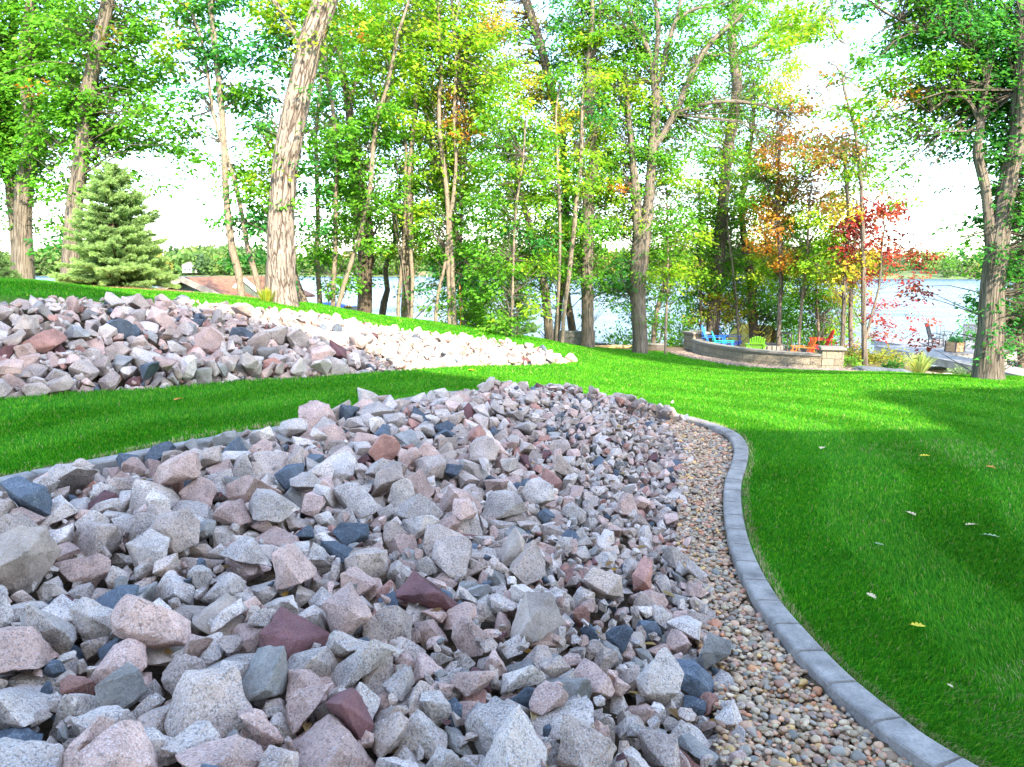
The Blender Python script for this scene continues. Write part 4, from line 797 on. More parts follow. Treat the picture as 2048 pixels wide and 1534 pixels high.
23,30,-385,820,-3,46,85,12,10,45,-474,713,9,84,86,76,12,36,-210,1055,8,86,88,88,10,36,-205,460,13,86,11,57,4,31,92,633,9,16,37,13,25,26,43,370,5,60,6,84,8,27,-9,275,8,88,89,55,
10,33,77,358,-1,82,7,0,14,43,-177,288,11,89,88,88,20,21,39,535,11,72,52,86,12,31,-73,427,15,39,81,15,1,34,69,840,14,81,87,39,24,31,3,610,15,16,81,29,22,17,119,680,6,86,11,11,
1,29,77,508,4,87,85,28,9,25,-167,370,13,83,78,40,23,36,56,462,6,68,55,85,9,35,-111,643,13,20,89,40,19,35,123,822,12,12,89,74,10,27,125,783,7,79,84,5,2,24,67,697,13,85,7,65,
2,25,-7,640,16,75,2,73,1,20,29,339,9,87,4,37,1,21,88,284,-3,7,86,29,0,46,-188,260,15,3,85,35,11,24,99,489,-2,15,89,79,13,25,115,502,-1,83,83,15,9,33,-166,541,14,36,26,88,
6,23,163,651,0,44,84,75,16,19,160,733,3,79,84,42,18,29,185,860,-3,36,12,89,7,30,16,359,10,74,56,0,18,27,121,645,1,76,81,22,17,26,137,646,-1,17,1,73,23,24,39,407,9,16,84,84,
15,25,59,775,21,21,48,4,18,18,125,518,-3,72,12,6,18,19,128,611,-2,56,11,11,15,20,123,713,7,8,86,48,14,43,-165,460,15,0,33,76,8,25,-12,707,19,2,6,9,19,23,74,746,19,15,85,6,
13,18,111,498,1,8,5,51,4,17,35,459,15,74,62,79,18,27,75,636,11,8,84,20,10,21,98,795,15,6,84,74,10,32,153,781,6,83,6,83,0,16,43,279,3,79,5,75,4,16,125,665,3,64,2,89,
24,43,-486,926,10,13,16,29,19,36,-133,1137,-5,20,3,26,4,42,67,1417,8,21,89,33,10,57,-184,1504,17,3,84,23,4,41,-482,761,6,51,88,21,19,34,16,1355,-1,0,3,4,8,55,-542,1020,2,12,72,2,
17,36,-390,1242,14,14,73,29,20,43,-339,890,3,0,10,32,16,70,-281,1173,23,75,3,55,10,55,-242,1249,22,86,3,38,3,42,-489,1027,13,14,42,8,16,61,-135,1560,22,2,10,21,
4,56,-388,961,19,41,9,7,3,45,21,1362,4,49,5,4,5,32,-269,977,3,62,9,83,21,31,-47,263,12,81,77,47,6,27,149,706,-2,37,65,88,20,22,-65,332,9,4,84,27,5,21,114,513,-2,30,83,27,
10,19,105,591,2,81,84,16,2,19,-18,308,14,2,89,0,4,29,17,222,8,10,83,33,18,37,92,668,7,2,88,37,7,40,37,586,16,81,13,80,12,21,82,472,2,71,2,64,18,27,0,706,14,78,46,80,
21,25,62,707,15,8,89,59,11,25,68,612,10,1,89,28,10,23,26,642,14,89,14,64,9,27,24,814,20,72,41,85,17,22,93,304,-3,87,9,72,21,25,18,407,13,87,89,4,9,52,-223,533,6,2,4,20,
15,20,121,469,-5,24,2,10,21,15,112,715,11,22,51,88,19,25,183,747,-3,88,7,62,13,17,15,364,13,15,85,20,18,34,-72,372,17,0,79,16,0,40,-114,627,16,20,86,68,13,29,37,815,19,86,75,37,
12,27,45,790,17,5,2,54,20,22,57,606,13,89,36,64,11,85,-264,1169,7,16,6,17,19,64,-112,1366,10,66,0,77,22,43,-520,832,7,47,4,10,20,47,-233,1017,-2,11,42,9,12,56,-386,1290,11,0,8,74,
8,62,-507,841,12,34,8,89,8,47,-328,903,-1,33,5,1,13,47,-180,1134,13,86,64,33,8,34,88,1441,-1,13,85,47,21,41,-512,855,6,66,12,3,17,54,-20,1444,15,45,72,3,7,42,-417,1076,11,46,84,2,
12,39,-479,1062,17,8,3,8,8,38,-372,1139,20,72,10,84,9,45,-326,1255,13,19,86,2,15,32,-124,1151,14,64,1,39,0,69,-158,1541,17,85,9,19,18,71,-18,1478,20,86,0,7,
12,60,-291,1238,18,82,81,11,8,42,-47,1287,13,4,38,87,10,34,-88,1224,9,70,82,14,9,46,-162,1555,23,54,10,77,20,39,-49,292,11,4,3,18,11,36,-211,347,8,9,4,63,3,36,-85,400,10,87,88,58,
18,41,102,402,-3,3,86,43,10,19,91,425,-1,27,55,2,17,55,-107,716,11,89,82,25,10,24,105,631,3,84,76,47,4,27,65,645,8,4,79,35,24,22,64,688,12,18,83,54,25,25,39,327,6,17,43,3,
13,38,133,580,-1,88,79,3,1,62,-55,804,10,88,0,14,18,36,16,265,11,89,86,9,3,40,-111,341,12,57,63,85,13,27,116,571,0,82,83,86,25,28,89,430,-1,81,89,65,16,32,-53,341,12,86,86,55,
17,25,104,656,7,15,37,1,16,28,161,714,-4,86,4,70,1,33,146,675,-2,42,89,78,0,19,138,556,-4,85,88,36,22,14,74,461,4,43,8,11,12,25,-146,333,13,83,2,74,2,37,-213,559,7,13,9,50,
13,38,-161,398,14,39,81,85,0,43,-185,229,18,60,10,2,4,31,170,803,2,47,83,87,18,22,145,580,-1,81,83,6,15,26,142,777,4,87,86,56,20,25,24,468,14,13,2,55,3,23,121,636,0,8,62,69,
0,20,100,610,7,81,13,78,20,23,80,595,10,3,2,1,18,23,115,543,-1,68,34,4,4,22,58,411,8,56,89,26,22,59,-338,1090,9,2,52,20,21,64,104,1485,1,8,16,77,10,39,-48,1273,-2,8,89,28,
22,27,-269,974,-4,67,0,70,22,38,-396,1095,8,66,58,82,8,29,-158,1101,-5,2,8,10,24,50,72,1436,1,82,86,43,17,44,-211,1115,8,82,4,63,18,36,-544,833,8,31,0,34,0,39,-28,1300,8,46,86,75,
4,38,-124,1155,2,15,79,23,8,38,-420,772,0,8,9,26,1,54,-120,1292,15,86,88,88,1,31,-489,829,15,88,1,86,17,58,-291,1128,14,89,79,3,13,39,-216,1103,15,5,82,29,
15,43,-305,1166,22,41,2,3,22,30,-178,1077,-1,9,10,33,15,37,-307,1055,14,10,4,55,8,40,-520,920,10,37,82,2,17,28,-81,440,11,3,82,34,24,40,-62,303,10,87,12,45,17,31,9,365,11,6,82,54,
19,25,91,730,13,67,12,64,12,21,61,418,6,80,5,84,4,27,48,474,8,5,87,84,1,48,-40,729,18,83,84,74,5,26,123,690,4,46,1,9,16,19,157,628,-5,30,1,26,14,30,40,547,10,49,87,84,
11,26,76,767,15,2,8,74,1,31,-4,732,17,75,8,70,9,27,167,872,0,87,83,40,10,22,146,804,5,9,5,53,5,20,46,400,10,30,4,69,6,30,114,435,-1,77,88,77,13,28,-41,791,18,47,82,87,
7,27,64,665,11,29,84,61,20,30,40,715,18,17,79,73,4,20,118,812,12,13,88,64,1,27,175,700,-5,83,4,81,13,32,-105,672,13,12,73,54,3,25,-110,543,13,24,77,64,5,24,146,578,-5,34,1,5,
9,22,141,809,6,60,5,83,25,28,27,733,16,67,3,37,23,23,-27,375,8,71,51,1,24,14,90,418,2,3,50,18,18,59,-446,1112,9,4,0,33,21,64,-356,883,6,86,9,70,4,71,-52,1425,7,9,82,43,
3,35,-173,1087,-3,0,0,80,22,79,-430,1313,8,12,2,24,22,66,19,1613,8,66,2,72,19,37,-516,911,9,14,3,39,4,36,29,1371,-2,50,73,84,20,51,-467,1012,13,68,1,73,18,44,-366,1182,13,76,20,89,
7,44,-502,916,5,29,82,61,10,37,-23,1316,-6,72,3,75,6,34,-427,896,9,40,2,83,20,52,-520,900,9,13,40,83,20,44,-467,788,10,85,86,12,7,49,-344,972,12,87,89,54,16,53,-508,1019,14,3,5,31,
1,45,-100,1193,0,10,3,87,20,49,-72,1442,12,67,5,72,13,39,-401,781,7,80,83,18,7,44,30,1380,2,84,52,78,8,47,8,1554,12,85,11,75,2,30,-522,950,4,8,54,8,21,46,-52,1274,11,23,5,57,
18,57,-334,1191,15,30,8,11,5,61,-351,1175,18,77,79,38,15,45,-103,1540,17,72,19,24,14,41,-471,790,10,65,85,61,22,41,-214,1169,26,75,3,30,14,37,153,1516,-3,57,80,17,
20,18,89,271,-5,0,2,25,10,24,88,747,10,80,6,7,5,27,92,378,-3,88,86,1,24,27,-203,303,9,85,11,33,14,37,-240,454,7,71,1,41,6,33,77,397,4,80,11,3,13,22,109,659,4,83,0,75,
6,15,114,707,9,21,15,25,8,34,-159,267,11,87,3,67,20,43,18,565,14,3,3,28,15,28,-12,772,17,5,86,62,10,18,119,565,-3,74,89,63,8,23,90,778,12,1,83,19,2,26,60,303,2,2,1,56,
17,19,14,456,12,4,82,73,15,19,78,777,15,87,3,54,16,17,108,693,8,32,4,70,7,24,96,314,-6,35,84,86,20,40,-27,712,18,7,40,14,16,21,106,831,12,83,59,74,5,34,-99,476,18,65,85,4,
5,35,161,814,3,13,16,59,6,44,3,502,15,86,10,51,4,28,36,403,9,6,81,47,7,44,-27,751,17,9,7,68,14,18,59,568,10,73,6,81,22,21,-1,687,14,22,83,17,17,38,45,378,13,10,82,67,
19,14,131,594,-3,81,2,60,1,19,123,510,-3,56,29,1,5,29,-23,321,16,2,83,3,2,14,68,338,0,59,88,19,8,41,104,457,-3,4,5,38,16,28,19,736,14,78,88,80,13,51,-117,555,14,77,83,54,
21,20,25,214,9,5,75,38,17,23,124,543,-2,2,3,39,20,29,-34,314,12,84,1,15,23,36,-81,727,11,25,81,27,7,22,152,748,3,86,57,61,7,19,127,497,-6,75,55,14,14,39,13,377,14,85,0,54,
21,23,118,701,8,5,48,83,18,35,-15,506,16,25,14,68,15,40,-17,731,19,7,85,56,4,21,135,763,8,24,11,14,21,16,77,693,10,4,10,36,17,14,143,622,0,80,11,81,10,19,36,753,16,88,83,13,
11,28,7,484,13,12,3,57,19,24,125,719,7,11,35,21,21,27,31,650,14,11,16,8,13,21,50,811,17,8,87,10,7,51,-52,867,3,8,71,53,1,32,30,804,18,84,2,76,16,18,142,699,1,78,83,49,
10,29,-155,409,18,83,4,45,13,14,80,652,11,11,84,12,24,15,107,802,15,89,5,52,2,19,50,499,12,76,57,1,8,19,62,573,9,88,8,82,20,16,95,449,-4,38,89,22,7,21,176,706,-3,45,84,10,
13,45,-545,951,1,83,0,65,11,52,-533,916,1,7,5,73,21,34,-545,882,1,3,52,85,7,42,-482,662,-1,6,1,15,4,43,-381,1021,8,86,89,85,24,38,11,1778,7,12,89,22,3,25,-141,1124,-6,2,1,13,
7,61,-60,1484,10,36,0,13,19,34,-443,892,7,13,5,4,25,84,-336,1080,19,65,1,19,12,42,-407,1320,14,44,84,78,24,45,-54,1372,10,7,10,20,15,32,-443,755,3,15,81,53,
17,30,-107,1176,6,73,28,21,12,61,100,1523,12,82,77,59,22,59,-470,1188,7,79,82,5,0,46,-387,1317,16,6,88,81,5,67,-279,1248,19,86,1,44,1,51,-77,1603,19,84,85,27,
6,39,-481,789,13,3,34,77,13,55,-80,1279,13,33,87,6,15,32,-157,1210,14,46,0,22,9,44,-203,1388,20,63,6,28,10,40,-134,1312,16,89,0,85,6,45,-13,1335,20,8,1,28,
24,56,-79,1482,15,84,5,88,7,38,-444,859,11,26,4,74,2,53,-171,1425,20,79,2,28,2,39,-372,1265,15,88,30,33,6,37,-489,1189,4,2,60,63,8,55,-389,944,10,18,1,67,
18,38,-293,1100,18,73,4,54,19,43,-14,1461,16,7,86,55,12,45,-292,1360,24,3,4,1,4,42,-74,1268,12,84,77,52,17,40,-381,1106,10,0,73,80,19,24,48,774,17,21,77,21,9,27,-4,626,12,78,81,28,
7,20,28,332,10,2,2,76,0,24,56,632,11,1,85,65,5,22,59,357,7,4,85,32,10,27,40,827,17,1,89,46,7,26,86,373,-2,82,1,28,6,19,80,607,9,73,55,77,19,23,15,716,15,69,87,33,
23,34,44,834,15,20,84,0,11,52,-152,254,12,11,6,55,24,23,49,321,8,89,6,56,7,25,73,292,-3,3,76,1,18,32,61,787,17,25,86,27,4,30,95,822,15,22,1,20,15,24,67,659,10,68,49,88,
9,25,8,568,14,3,11,52,14,31,-3,673,16,22,9,86,12,43,-113,755,4,87,86,17,25,26,110,617,5,82,89,49,8,27,76,670,10,85,87,74,1,26,119,622,0,81,86,31,14,32,147,652,2,14,7,70,
18,19,127,503,-2,2,8,78,16,14,167,660,-1,58,80,5,9,21,88,448,-1,88,50,6,1,35,-44,634,13,6,9,77,5,23,64,620,11,84,86,84,5,18,22,219,9,6,83,62,13,34,50,844,16,6,88,41,
25,16,30,416,10,63,89,74,14,19,169,725,0,74,80,30,17,19,112,489,-4,15,86,38,13,17,102,620,5,11,83,4,7,25,92,317,2,89,49,6,9,32,-198,619,-1,13,83,15,9,20,108,818,14,20,80,29,
15,61,-403,873,10,60,57,89,21,60,-329,928,6,0,13,81,6,41,-430,872,9,74,88,34,21,60,-57,1536,9,9,12,41,7,76,-94,1381,15,0,36,8,24,48,-411,1270,8,2,6,4,3,43,-467,1170,4,59,85,87,
19,71,99,1497,7,83,0,55,13,78,-363,982,9,33,8,72,0,47,-378,923,11,1,12,21,13,60,-283,1341,11,11,83,0,19,32,-593,848,-4,63,7,82,6,32,-90,1198,-3,11,5,15,23,30,-479,685,-3,83,89,52,
10,82,-506,702,20,71,3,62,5,51,25,1394,4,21,10,23,15,44,-279,1313,15,78,84,87,16,52,12,1478,13,11,36,71,13,44,-492,1155,3,70,53,0,1,40,-267,981,0,15,6,28,20,31,-216,1026,0,1,4,1,
8,48,-463,990,13,79,51,2,4,32,-103,1182,-1,62,2,64,12,33,-272,1361,18,80,75,51,15,52,-219,1386,14,17,3,35,11,51,-120,1543,18,9,3,48,22,31,-82,1370,19,2,89,72,
1,36,-46,1333,13,89,84,37,8,43,-90,1261,10,81,6,61,7,52,-33,439,17,88,79,49,1,26,-178,318,9,75,0,26,17,24,44,485,12,60,8,80,2,26,179,715,-4,23,88,74,16,20,133,607,-3,73,74,7,
8,35,-105,699,9,32,86,9,3,36,21,748,14,5,78,45,23,34,-136,421,11,31,84,8,10,26,100,677,6,83,81,16,9,40,-74,675,13,22,89,12,9,32,-16,527,14,13,85,63,25,26,50,422,7,70,10,84,
21,18,157,728,-1,70,12,9,14,15,74,480,2,47,0,6,25,42,31,566,16,2,1,63,15,30,33,603,11,88,1,68,16,35,-67,786,13,50,6,9,1,61,-210,480,13,80,85,27,9,14,152,736,2,84,75,67,
1,40,-70,442,12,79,89,67,17,28,50,787,17,76,54,7,7,15,85,788,15,84,2,24,11,24,62,391,6,88,87,65,15,18,57,340,3,72,16,65,9,20,100,560,4,5,10,60,7,29,23,501,11,19,2,81,
23,52,-9,611,12,30,86,11,0,47,-174,663,18,10,2,19,20,27,-23,722,17,3,2,4,6,26,-98,495,18,4,88,63,24,16,87,653,8,80,6,49,22,16,54,450,13,12,89,36,17,20,176,866,-1,18,2,17,
7,21,102,501,-2,38,87,85,16,30,-11,587,15,71,81,35,9,18,75,252,-5,19,30,8,24,48,-213,475,18,24,25,81,10,24,175,786,-1,82,4,13,22,17,201,772,-7,66,78,31,20,26,69,771,16,18,9,35,
20,28,113,403,-1,32,74,74,12,28,86,576,7,68,84,15,25,41,47,655,13,77,9,83,16,34,115,884,6,15,85,32,3,17,7,643,17,4,63,30,9,22,-10,558,13,23,89,83,20,29,-6,666,17,87,76,48,
2,17,85,503,4,19,7,61,2,81,-246,1271,14,18,5,8,16,48,-61,1341,9,85,10,74,9,58,-194,1549,15,17,3,15,18,44,-439,922,11,86,86,1,25,74,-218,1437,10,71,3,9,18,54,-152,1251,15,81,77,47,
11,37,-129,1147,-4,61,86,57,18,64,-514,804,14,5,38,18,22,29,-17,1332,-3,74,5,70,9,62,-180,1561,13,84,79,0,9,47,-353,1272,16,81,3,84,11,48,-139,1258,17,58,89,34,
14,58,-103,1596,15,8,52,3,6,42,-206,1063,1,75,0,68,2,29,-431,760,2,72,30,17,4,48,-455,933,11,64,89,39,19,67,58,1601,13,87,1,23,16,38,-462,1033,18,80,1,59,9,40,-33,1591,13,36,80,84,
5,35,-542,970,2,89,38,72,1,29,-228,1254,19,82,78,25,10,61,-244,1500,19,67,3,66,16,59,-219,1188,18,1,88,49,6,56,-354,863,15,30,87,24,23,74,-392,1365,8,75,59,2,
0,45,-310,1099,16,88,39,20,9,28,130,1506,-1,84,70,50,12,31,-382,1227,11,58,12,13,2,46,-440,804,8,6,61,21,24,41,-459,974,13,87,9,71,15,44,-128,1398,17,6,86,45,
6,29,120,1488,-3,28,87,2,17,13,98,602,3,7,80,28,1,18,121,494,-7,82,3,77,6,32,-189,518,11,72,74,22,12,33,37,563,12,81,4,74,11,30,31,467,11,11,3,39,15,28,47,892,-2,81,89,88,
1,13,107,718,9,85,87,41,19,33,56,801,14,89,2,52,8,21,118,488,-7,89,4,68,10,21,101,509,0,71,2,72,19,14,193,858,24,14,2,61,9,30,-93,741,13,9,6,61,13,15,105,533,-2,85,86,62,
15,16,180,708,-5,13,9,49,17,30,53,603,10,3,82,0,18,29,-104,505,10,30,4,75,21,31,-27,538,13,66,8,0,3,23,57,551,11,39,86,12,3,28,130,642,1,89,85,29,2,22,67,746,12,6,89,78,
14,58,-154,626,7,88,35,77,19,15,60,666,10,22,3,21,9,26,174,727,-3,64,18,82,0,67,-81,804,10,1,86,73,24,34,9,317,18,20,3,77,10,16,101,627,3,78,5,41,15,23,85,630,11,63,80,85,
2,17,133,560,-3,11,89,47,7,22,62,674,11,3,86,86,9,21,102,798,13,81,78,61,21,23,-1,607,13,86,8,44,9,39,49,897,9,47,1,81,15,19,46,724,13,89,4,62,23,27,104,664,4,13,82,3,
15,24,85,490,4,5,81,24,1,25,148,840,5,71,84,64,23,20,76,712,15,23,78,2,5,16,82,764,15,83,15,70,20,32,-113,454,15,20,79,35,21,15,116,600,-1,14,41,86,8,18,96,667,12,80,48,6,
9,14,112,549,-1,4,3,0,23,32,13,836,16,78,63,66,2,28,-199,370,13,88,89,45,16,22,30,505,11,78,40,88,25,23,120,597,-1,17,5,11,23,20,118,772,7,72,57,14,11,32,0,419,17,3,85,85,
4,60,-68,498,18,5,87,57,16,34,-34,758,20,39,14,7,7,30,-97,649,14,77,49,80,15,22,173,770,-1,16,32,77,5,19,155,739,1,19,6,31,2,21,-83,701,17,61,2,21,19,16,57,800,21,4,89,22,
25,24,65,725,13,67,89,68,23,28,-304,426,2,19,83,53,8,19,101,431,-2,82,89,19,15,20,89,824,17,67,83,84,17,58,-488,748,8,10,85,1,9,54,-367,1123,11,4,11,46,20,41,-203,1050,-4,85,87,52,
17,54,-466,855,9,50,6,86,18,48,-549,972,-1,3,0,18,1,33,-557,861,1,82,0,61,6,55,35,1403,4,8,7,11,18,50,-381,915,8,0,83,47,9,46,-394,1150,14,75,84,86,0,37,-482,782,4,84,3,63,
15,23,-8,1321,-7,23,83,63,17,41,-73,1244,10,64,61,80,21,46,-109,1392,17,25,86,62,16,38,-170,1333,19,64,4,61,22,24,76,1424,2,83,28,14,8,40,-152,1212,7,29,87,10,
19,42,5,1609,12,87,63,84,11,37,-459,1075,8,26,80,18,15,48,-234,1308,13,12,1,59,14,28,-378,1003,9,0,51,61,13,50,-451,1009,15,27,0,0,24,43,-70,1307,13,70,4,37,
5,48,-73,1496,13,88,31,77,22,51,-419,849,18,4,5,21,25,40,-333,972,7,55,0,64,24,32,-109,1509,16,1,2,89,0,43,-349,1156,16,80,33,22,20,42,-55,1468,14,47,81,9,
18,34,-46,1569,13,22,86,34,6,23,89,440,-1,9,0,56,25,21,139,622,-5,89,83,29,6,36,-98,305,12,53,3,12,4,14,109,502,-4,3,82,48,11,37,54,834,13,6,0,52,4,16,79,667,6,4,82,42,
3,18,76,580,6,76,9,62,12,42,-95,777,3,75,84,1,3,21,123,744,7,17,87,16,22,21,121,731,6,59,86,7,11,14,52,578,8,75,53,3,4,40,1,749,16,2,85,48,14,28,-194,333,9,83,85,37,
12,12,88,385,-3,84,89,3,2,32,-82,304,14,12,87,44,25,12,116,402,-8,63,7,63,9,32,38,495,13,8,89,48,9,21,1,635,11,9,12,88,19,34,5,648,16,26,7,82,18,35,-20,582,14,18,13,6,
24,32,175,813,-4,81,1,79,14,18,128,578,-6,6,1,30,7,24,87,764,14,73,7,85,7,24,90,293,-7,17,74,23,15,15,128,750,4,28,85,16,24,17,131,541,-4,3,8,1,6,21,116,459,-3,7,49,18,
21,39,-292,441,9,17,48,89,13,42,-76,594,15,13,83,3,7,21,71,698,13,49,86,12,25,20,68,447,2,65,10,6,10,21,24,724,17,88,83,23,13,29,41,742,15,24,57,3,12,35,154,794,4,11,47,1,
20,47,-210,423,17,89,0,81,7,17,118,590,0,59,8,63,15,29,-22,761,18,66,14,5,17,20,44,780,17,19,2,12,1,17,32,775,16,84,2,29,0,18,121,707,5,88,5,4,25,16,108,495,-5,87,0,22,
21,16,113,682,6,78,18,89,17,22,108,608,4,3,0,41,13,22,97,713,13,26,86,32,11,26,-66,626,10,3,8,80,16,20,172,736,0,76,0,11,11,15,63,566,9,89,89,71,6,24,175,682,-3,66,77,70,
2,20,124,524,-4,75,79,32,22,18,115,431,-7,82,11,20,10,23,158,743,1,10,7,48,19,24,108,441,-3,85,2,54,20,60,-167,1255,8,86,85,43,10,60,-56,1318,6,84,83,57,1,55,-97,1353,7,11,11,1,
4,43,90,1450,-1,17,89,26,3,42,-509,902,8,40,84,88,24,63,-404,938,5,75,11,67,14,47,-393,1220,7,0,2,1,1,60,-91,1318,9,5,3,27,1,52,-360,1231,9,84,87,66,17,49,-409,795,8,86,76,20,
22,43,49,1610,9,82,4,55,12,71,-303,1515,7,55,89,8,9,75,-244,1411,18,14,87,18,7,56,-18,1661,7,23,3,24,12,38,-411,1015,9,82,3,8,10,36,-213,1083,8,74,30,78,
10,45,-214,1512,15,82,11,13,8,53,86,1586,11,29,61,83,14,46,-48,1621,10,16,20,69,1,49,-477,1103,7,84,85,78,1,31,-170,1094,-5,81,2,72,25,62,-230,1544,9,73,14,11,
2,36,-360,1205,15,38,9,86,19,56,47,1526,12,68,0,71,18,47,-222,1373,17,51,80,1,23,33,125,1498,-9,28,79,27,16,33,-21,1699,11,44,86,16,15,39,-298,1438,14,13,5,81,
9,46,-228,1485,15,60,87,85,12,41,-62,1555,11,14,63,65,3,48,-287,1332,18,80,89,20,20,39,-208,1179,7,41,89,73,24,29,-90,1220,0,72,38,86,18,51,-536,1034,10,86,38,17,
13,35,-33,1303,13,85,1,7,11,44,-275,1207,15,14,11,64,16,36,-59,1267,12,58,60,86,2,52,-22,1527,15,19,16,27,20,27,-390,930,5,82,48,15,12,39,-138,1450,14,23,60,5,
21,27,-464,964,8,14,2,30,22,37,-75,1553,16,4,85,18,15,46,-261,1384,16,27,87,81,17,24,-156,1199,11,55,89,62,17,38,-143,1234,13,68,82,28,24,33,-95,1560,14,81,13,20,
16,39,-260,1305,15,69,84,76,17,24,-14,257,9,9,86,41,13,26,57,542,12,53,4,64,19,49,8,397,16,70,87,73,25,35,80,418,2,84,86,51,5,81,-157,691,1,31,5,29,9,16,92,588,4,0,87,41,
13,28,19,770,15,7,86,59,7,36,130,549,-4,89,0,45,5,25,98,789,13,89,83,44,15,31,-98,678,12,18,86,38,0,30,-83,249,10,3,2,14,19,15,118,556,-2,19,4,2,17,18,82,532,3,4,85,83,
17,31,29,794,16,89,84,40,5,24,-2,269,9,81,88,9,2,18,105,725,10,15,89,37,19,30,83,291,-4,0,5,83,24,14,88,624,6,82,16,84,12,29,23,651,11,80,89,34,5,22,98,647,6,28,9,60,
19,28,33,667,13,10,8,2,10,20,-83,741,12,75,89,11,0,22,121,657,0,0,5,11,24,16,112,638,2,83,88,73,2,18,97,619,4,15,88,48,19,22,149,621,-4,81,10,85,23,32,83,329,-4,5,87,32,
20,32,17,394,12,3,88,39,0,14,86,382,-1,11,79,82,0,25,65,719,14,84,11,22,5,30,0,806,17,83,80,42,22,12,194,838,-7,37,4,16,20,24,115,652,2,87,50,73,17,17,66,828,15,52,87,0,
19,45,-189,296,12,15,3,81,8,26,90,645,8,86,1,59,25,21,108,700,6,61,7,12,7,19,148,731,0,2,39,86,11,31,-84,675,13,87,30,24,1,27,76,819,15,85,2,3,4,29,97,574,7,4,88,68,
15,44,-43,558,19,83,0,47,6,37,-200,381,17,2,79,41,14,21,163,742,-1,7,28,22,25,35,15,471,10,75,0,16,19,25,54,586,9,84,88,54,6,20,158,843,-1,17,78,3,16,22,16,195,15,36,3,89,
1,19,88,396,-5,79,87,84,23,28,68,541,5,28,84,23,4,24,23,577,10,1,72,3,0,25,84,428,5,13,4,65,1,15,119,671,1,77,87,48,23,41,-256,480,0,26,4,18,23,33,-85,756,9,81,54,84,
15,38,-61,835,7,17,2,42,25,26,18,829,16,72,12,62,24,15,119,520,-6,89,6,11,15,20,56,612,10,83,36,85,15,30,1,238,14,4,9,15,6,22,7,710,13,63,57,86,17,19,142,669,-4,3,89,35,
21,17,35,250,6,78,14,50,2,18,53,761,17,71,35,85,5,32,-17,553,13,21,4,48,1,30,-71,738,14,82,1,38,20,27,74,830,17,8,41,9,8,21,95,324,-3,24,17,13,6,53,-282,452,13,1,87,1,
15,34,-174,529,13,58,12,16,0,17,139,673,-4,12,85,68,4,21,105,670,5,8,64,64,0,33,-156,473,15,13,88,2,20,20,129,682,1,85,0,23,1,20,131,750,5,10,85,16,21,19,139,850,1,6,50,13,
23,34,10,748,14,20,80,30,19,23,146,791,4,84,86,79,24,25,171,834,-2,84,88,68,19,23,-97,361,13,8,0,42,22,23,-6,847,14,87,11,7,8,18,124,584,-1,85,56,13,1,50,-436,1147,6,84,7,81,
1,57,-522,755,9,22,88,26,25,75,-238,1398,14,13,2,32,20,60,-208,1362,11,3,83,36,3,83,-179,1231,11,5,3,16,25,59,-414,1243,9,81,87,87,12,50,-497,1004,7,1,87,52,
10,46,-153,1118,0,14,89,49,8,38,-339,914,0,81,82,45,18,60,-419,1112,7,5,5,2,16,42,-375,1250,9,82,6,69,25,55,-164,1171,10,9,1,59,16,51,75,1453,4,71,75,79,6,39,-398,1243,9,83,4,79,
8,44,-400,1118,6,84,1,58,8,45,-479,692,-1,0,5,88,9,46,-79,1240,2,82,3,76,9,42,119,1500,1,5,89,16,21,30,-98,1205,-4,87,77,32,12,28,-539,864,3,47,7,81,15,33,19,1539,13,79,4,77,
2,66,-133,1607,16,16,17,78,6,51,-175,1409,14,89,3,43,18,39,130,1541,3,89,63,76,10,35,-217,1178,9,89,87,68,9,31,-123,1163,-2,15,3,2,25,40,-417,795,5,56,7,13,
4,55,-537,749,14,84,5,32,21,36,-36,1581,10,24,11,81,6,43,-538,785,7,62,0,84,4,42,-304,943,1,9,33,86,13,52,-265,1131,10,86,76,2,12,30,2,1542,8,69,19,77,2,41,-149,1197,7,70,86,68,
23,34,-382,838,-1,12,2,74,2,60,-365,1397,12,70,85,12,18,73,-270,1452,15,3,88,7,17,69,-142,1386,14,16,48,7,3,51,-201,1478,15,20,14,21,7,89,-318,1085,23,72,0,59,
0,52,-266,1330,11,29,84,85,5,49,-405,818,8,3,2,50,24,48,-191,1582,14,11,18,13,25,50,-547,810,3,12,43,6,24,30,-308,962,5,11,43,84,15,36,-270,1147,13,5,82,29,
14,29,-223,1026,-6,23,50,0,6,40,-81,1254,9,71,36,5,1,27,-273,1007,20,75,87,86,24,48,-343,1208,12,10,77,17,24,30,-35,1543,13,30,35,2,19,24,136,1523,-1,78,13,8,
9,52,-219,1530,15,77,51,3,9,37,-437,1214,14,9,9,29,21,82,-510,1135,10,83,2,17,6,26,-447,1078,7,88,74,50,16,35,-80,1386,15,18,76,75,13,23,115,1476,-5,33,4,13,
14,32,-68,1377,12,50,4,82,4,25,-193,1111,5,87,56,1,24,45,-83,1347,10,89,4,29,15,27,-234,1371,14,3,46,84,16,37,-205,1350,15,0,6,57,17,38,-146,1131,9,7,0,78,16,14,122,574,-4,83,11,7,
15,46,-13,633,14,15,3,12,7,36,-37,230,10,6,2,39,5,36,-62,552,11,86,82,45,3,42,9,696,15,89,1,81,13,43,50,883,4,3,5,42,21,42,-41,810,11,84,81,29,0,41,4,785,14,87,1,74,
9,26,171,764,-4,78,89,50,20,27,32,593,12,0,3,50,0,23,139,655,-1,88,89,48,4,14,127,596,-3,9,84,42,1,57,-214,277,9,89,3,6,14,42,-152,414,14,14,12,55,14,25,-182,425,11,83,89,75,
11,23,83,583,4,16,7,9,9,25,136,756,5,83,78,37,0,35,133,794,7,82,2,63,23,41,-72,457,9,25,86,11,21,32,32,737,13,18,12,19,5,35,-84,327,12,33,81,8,8,21,89,402,-5,85,3,81,
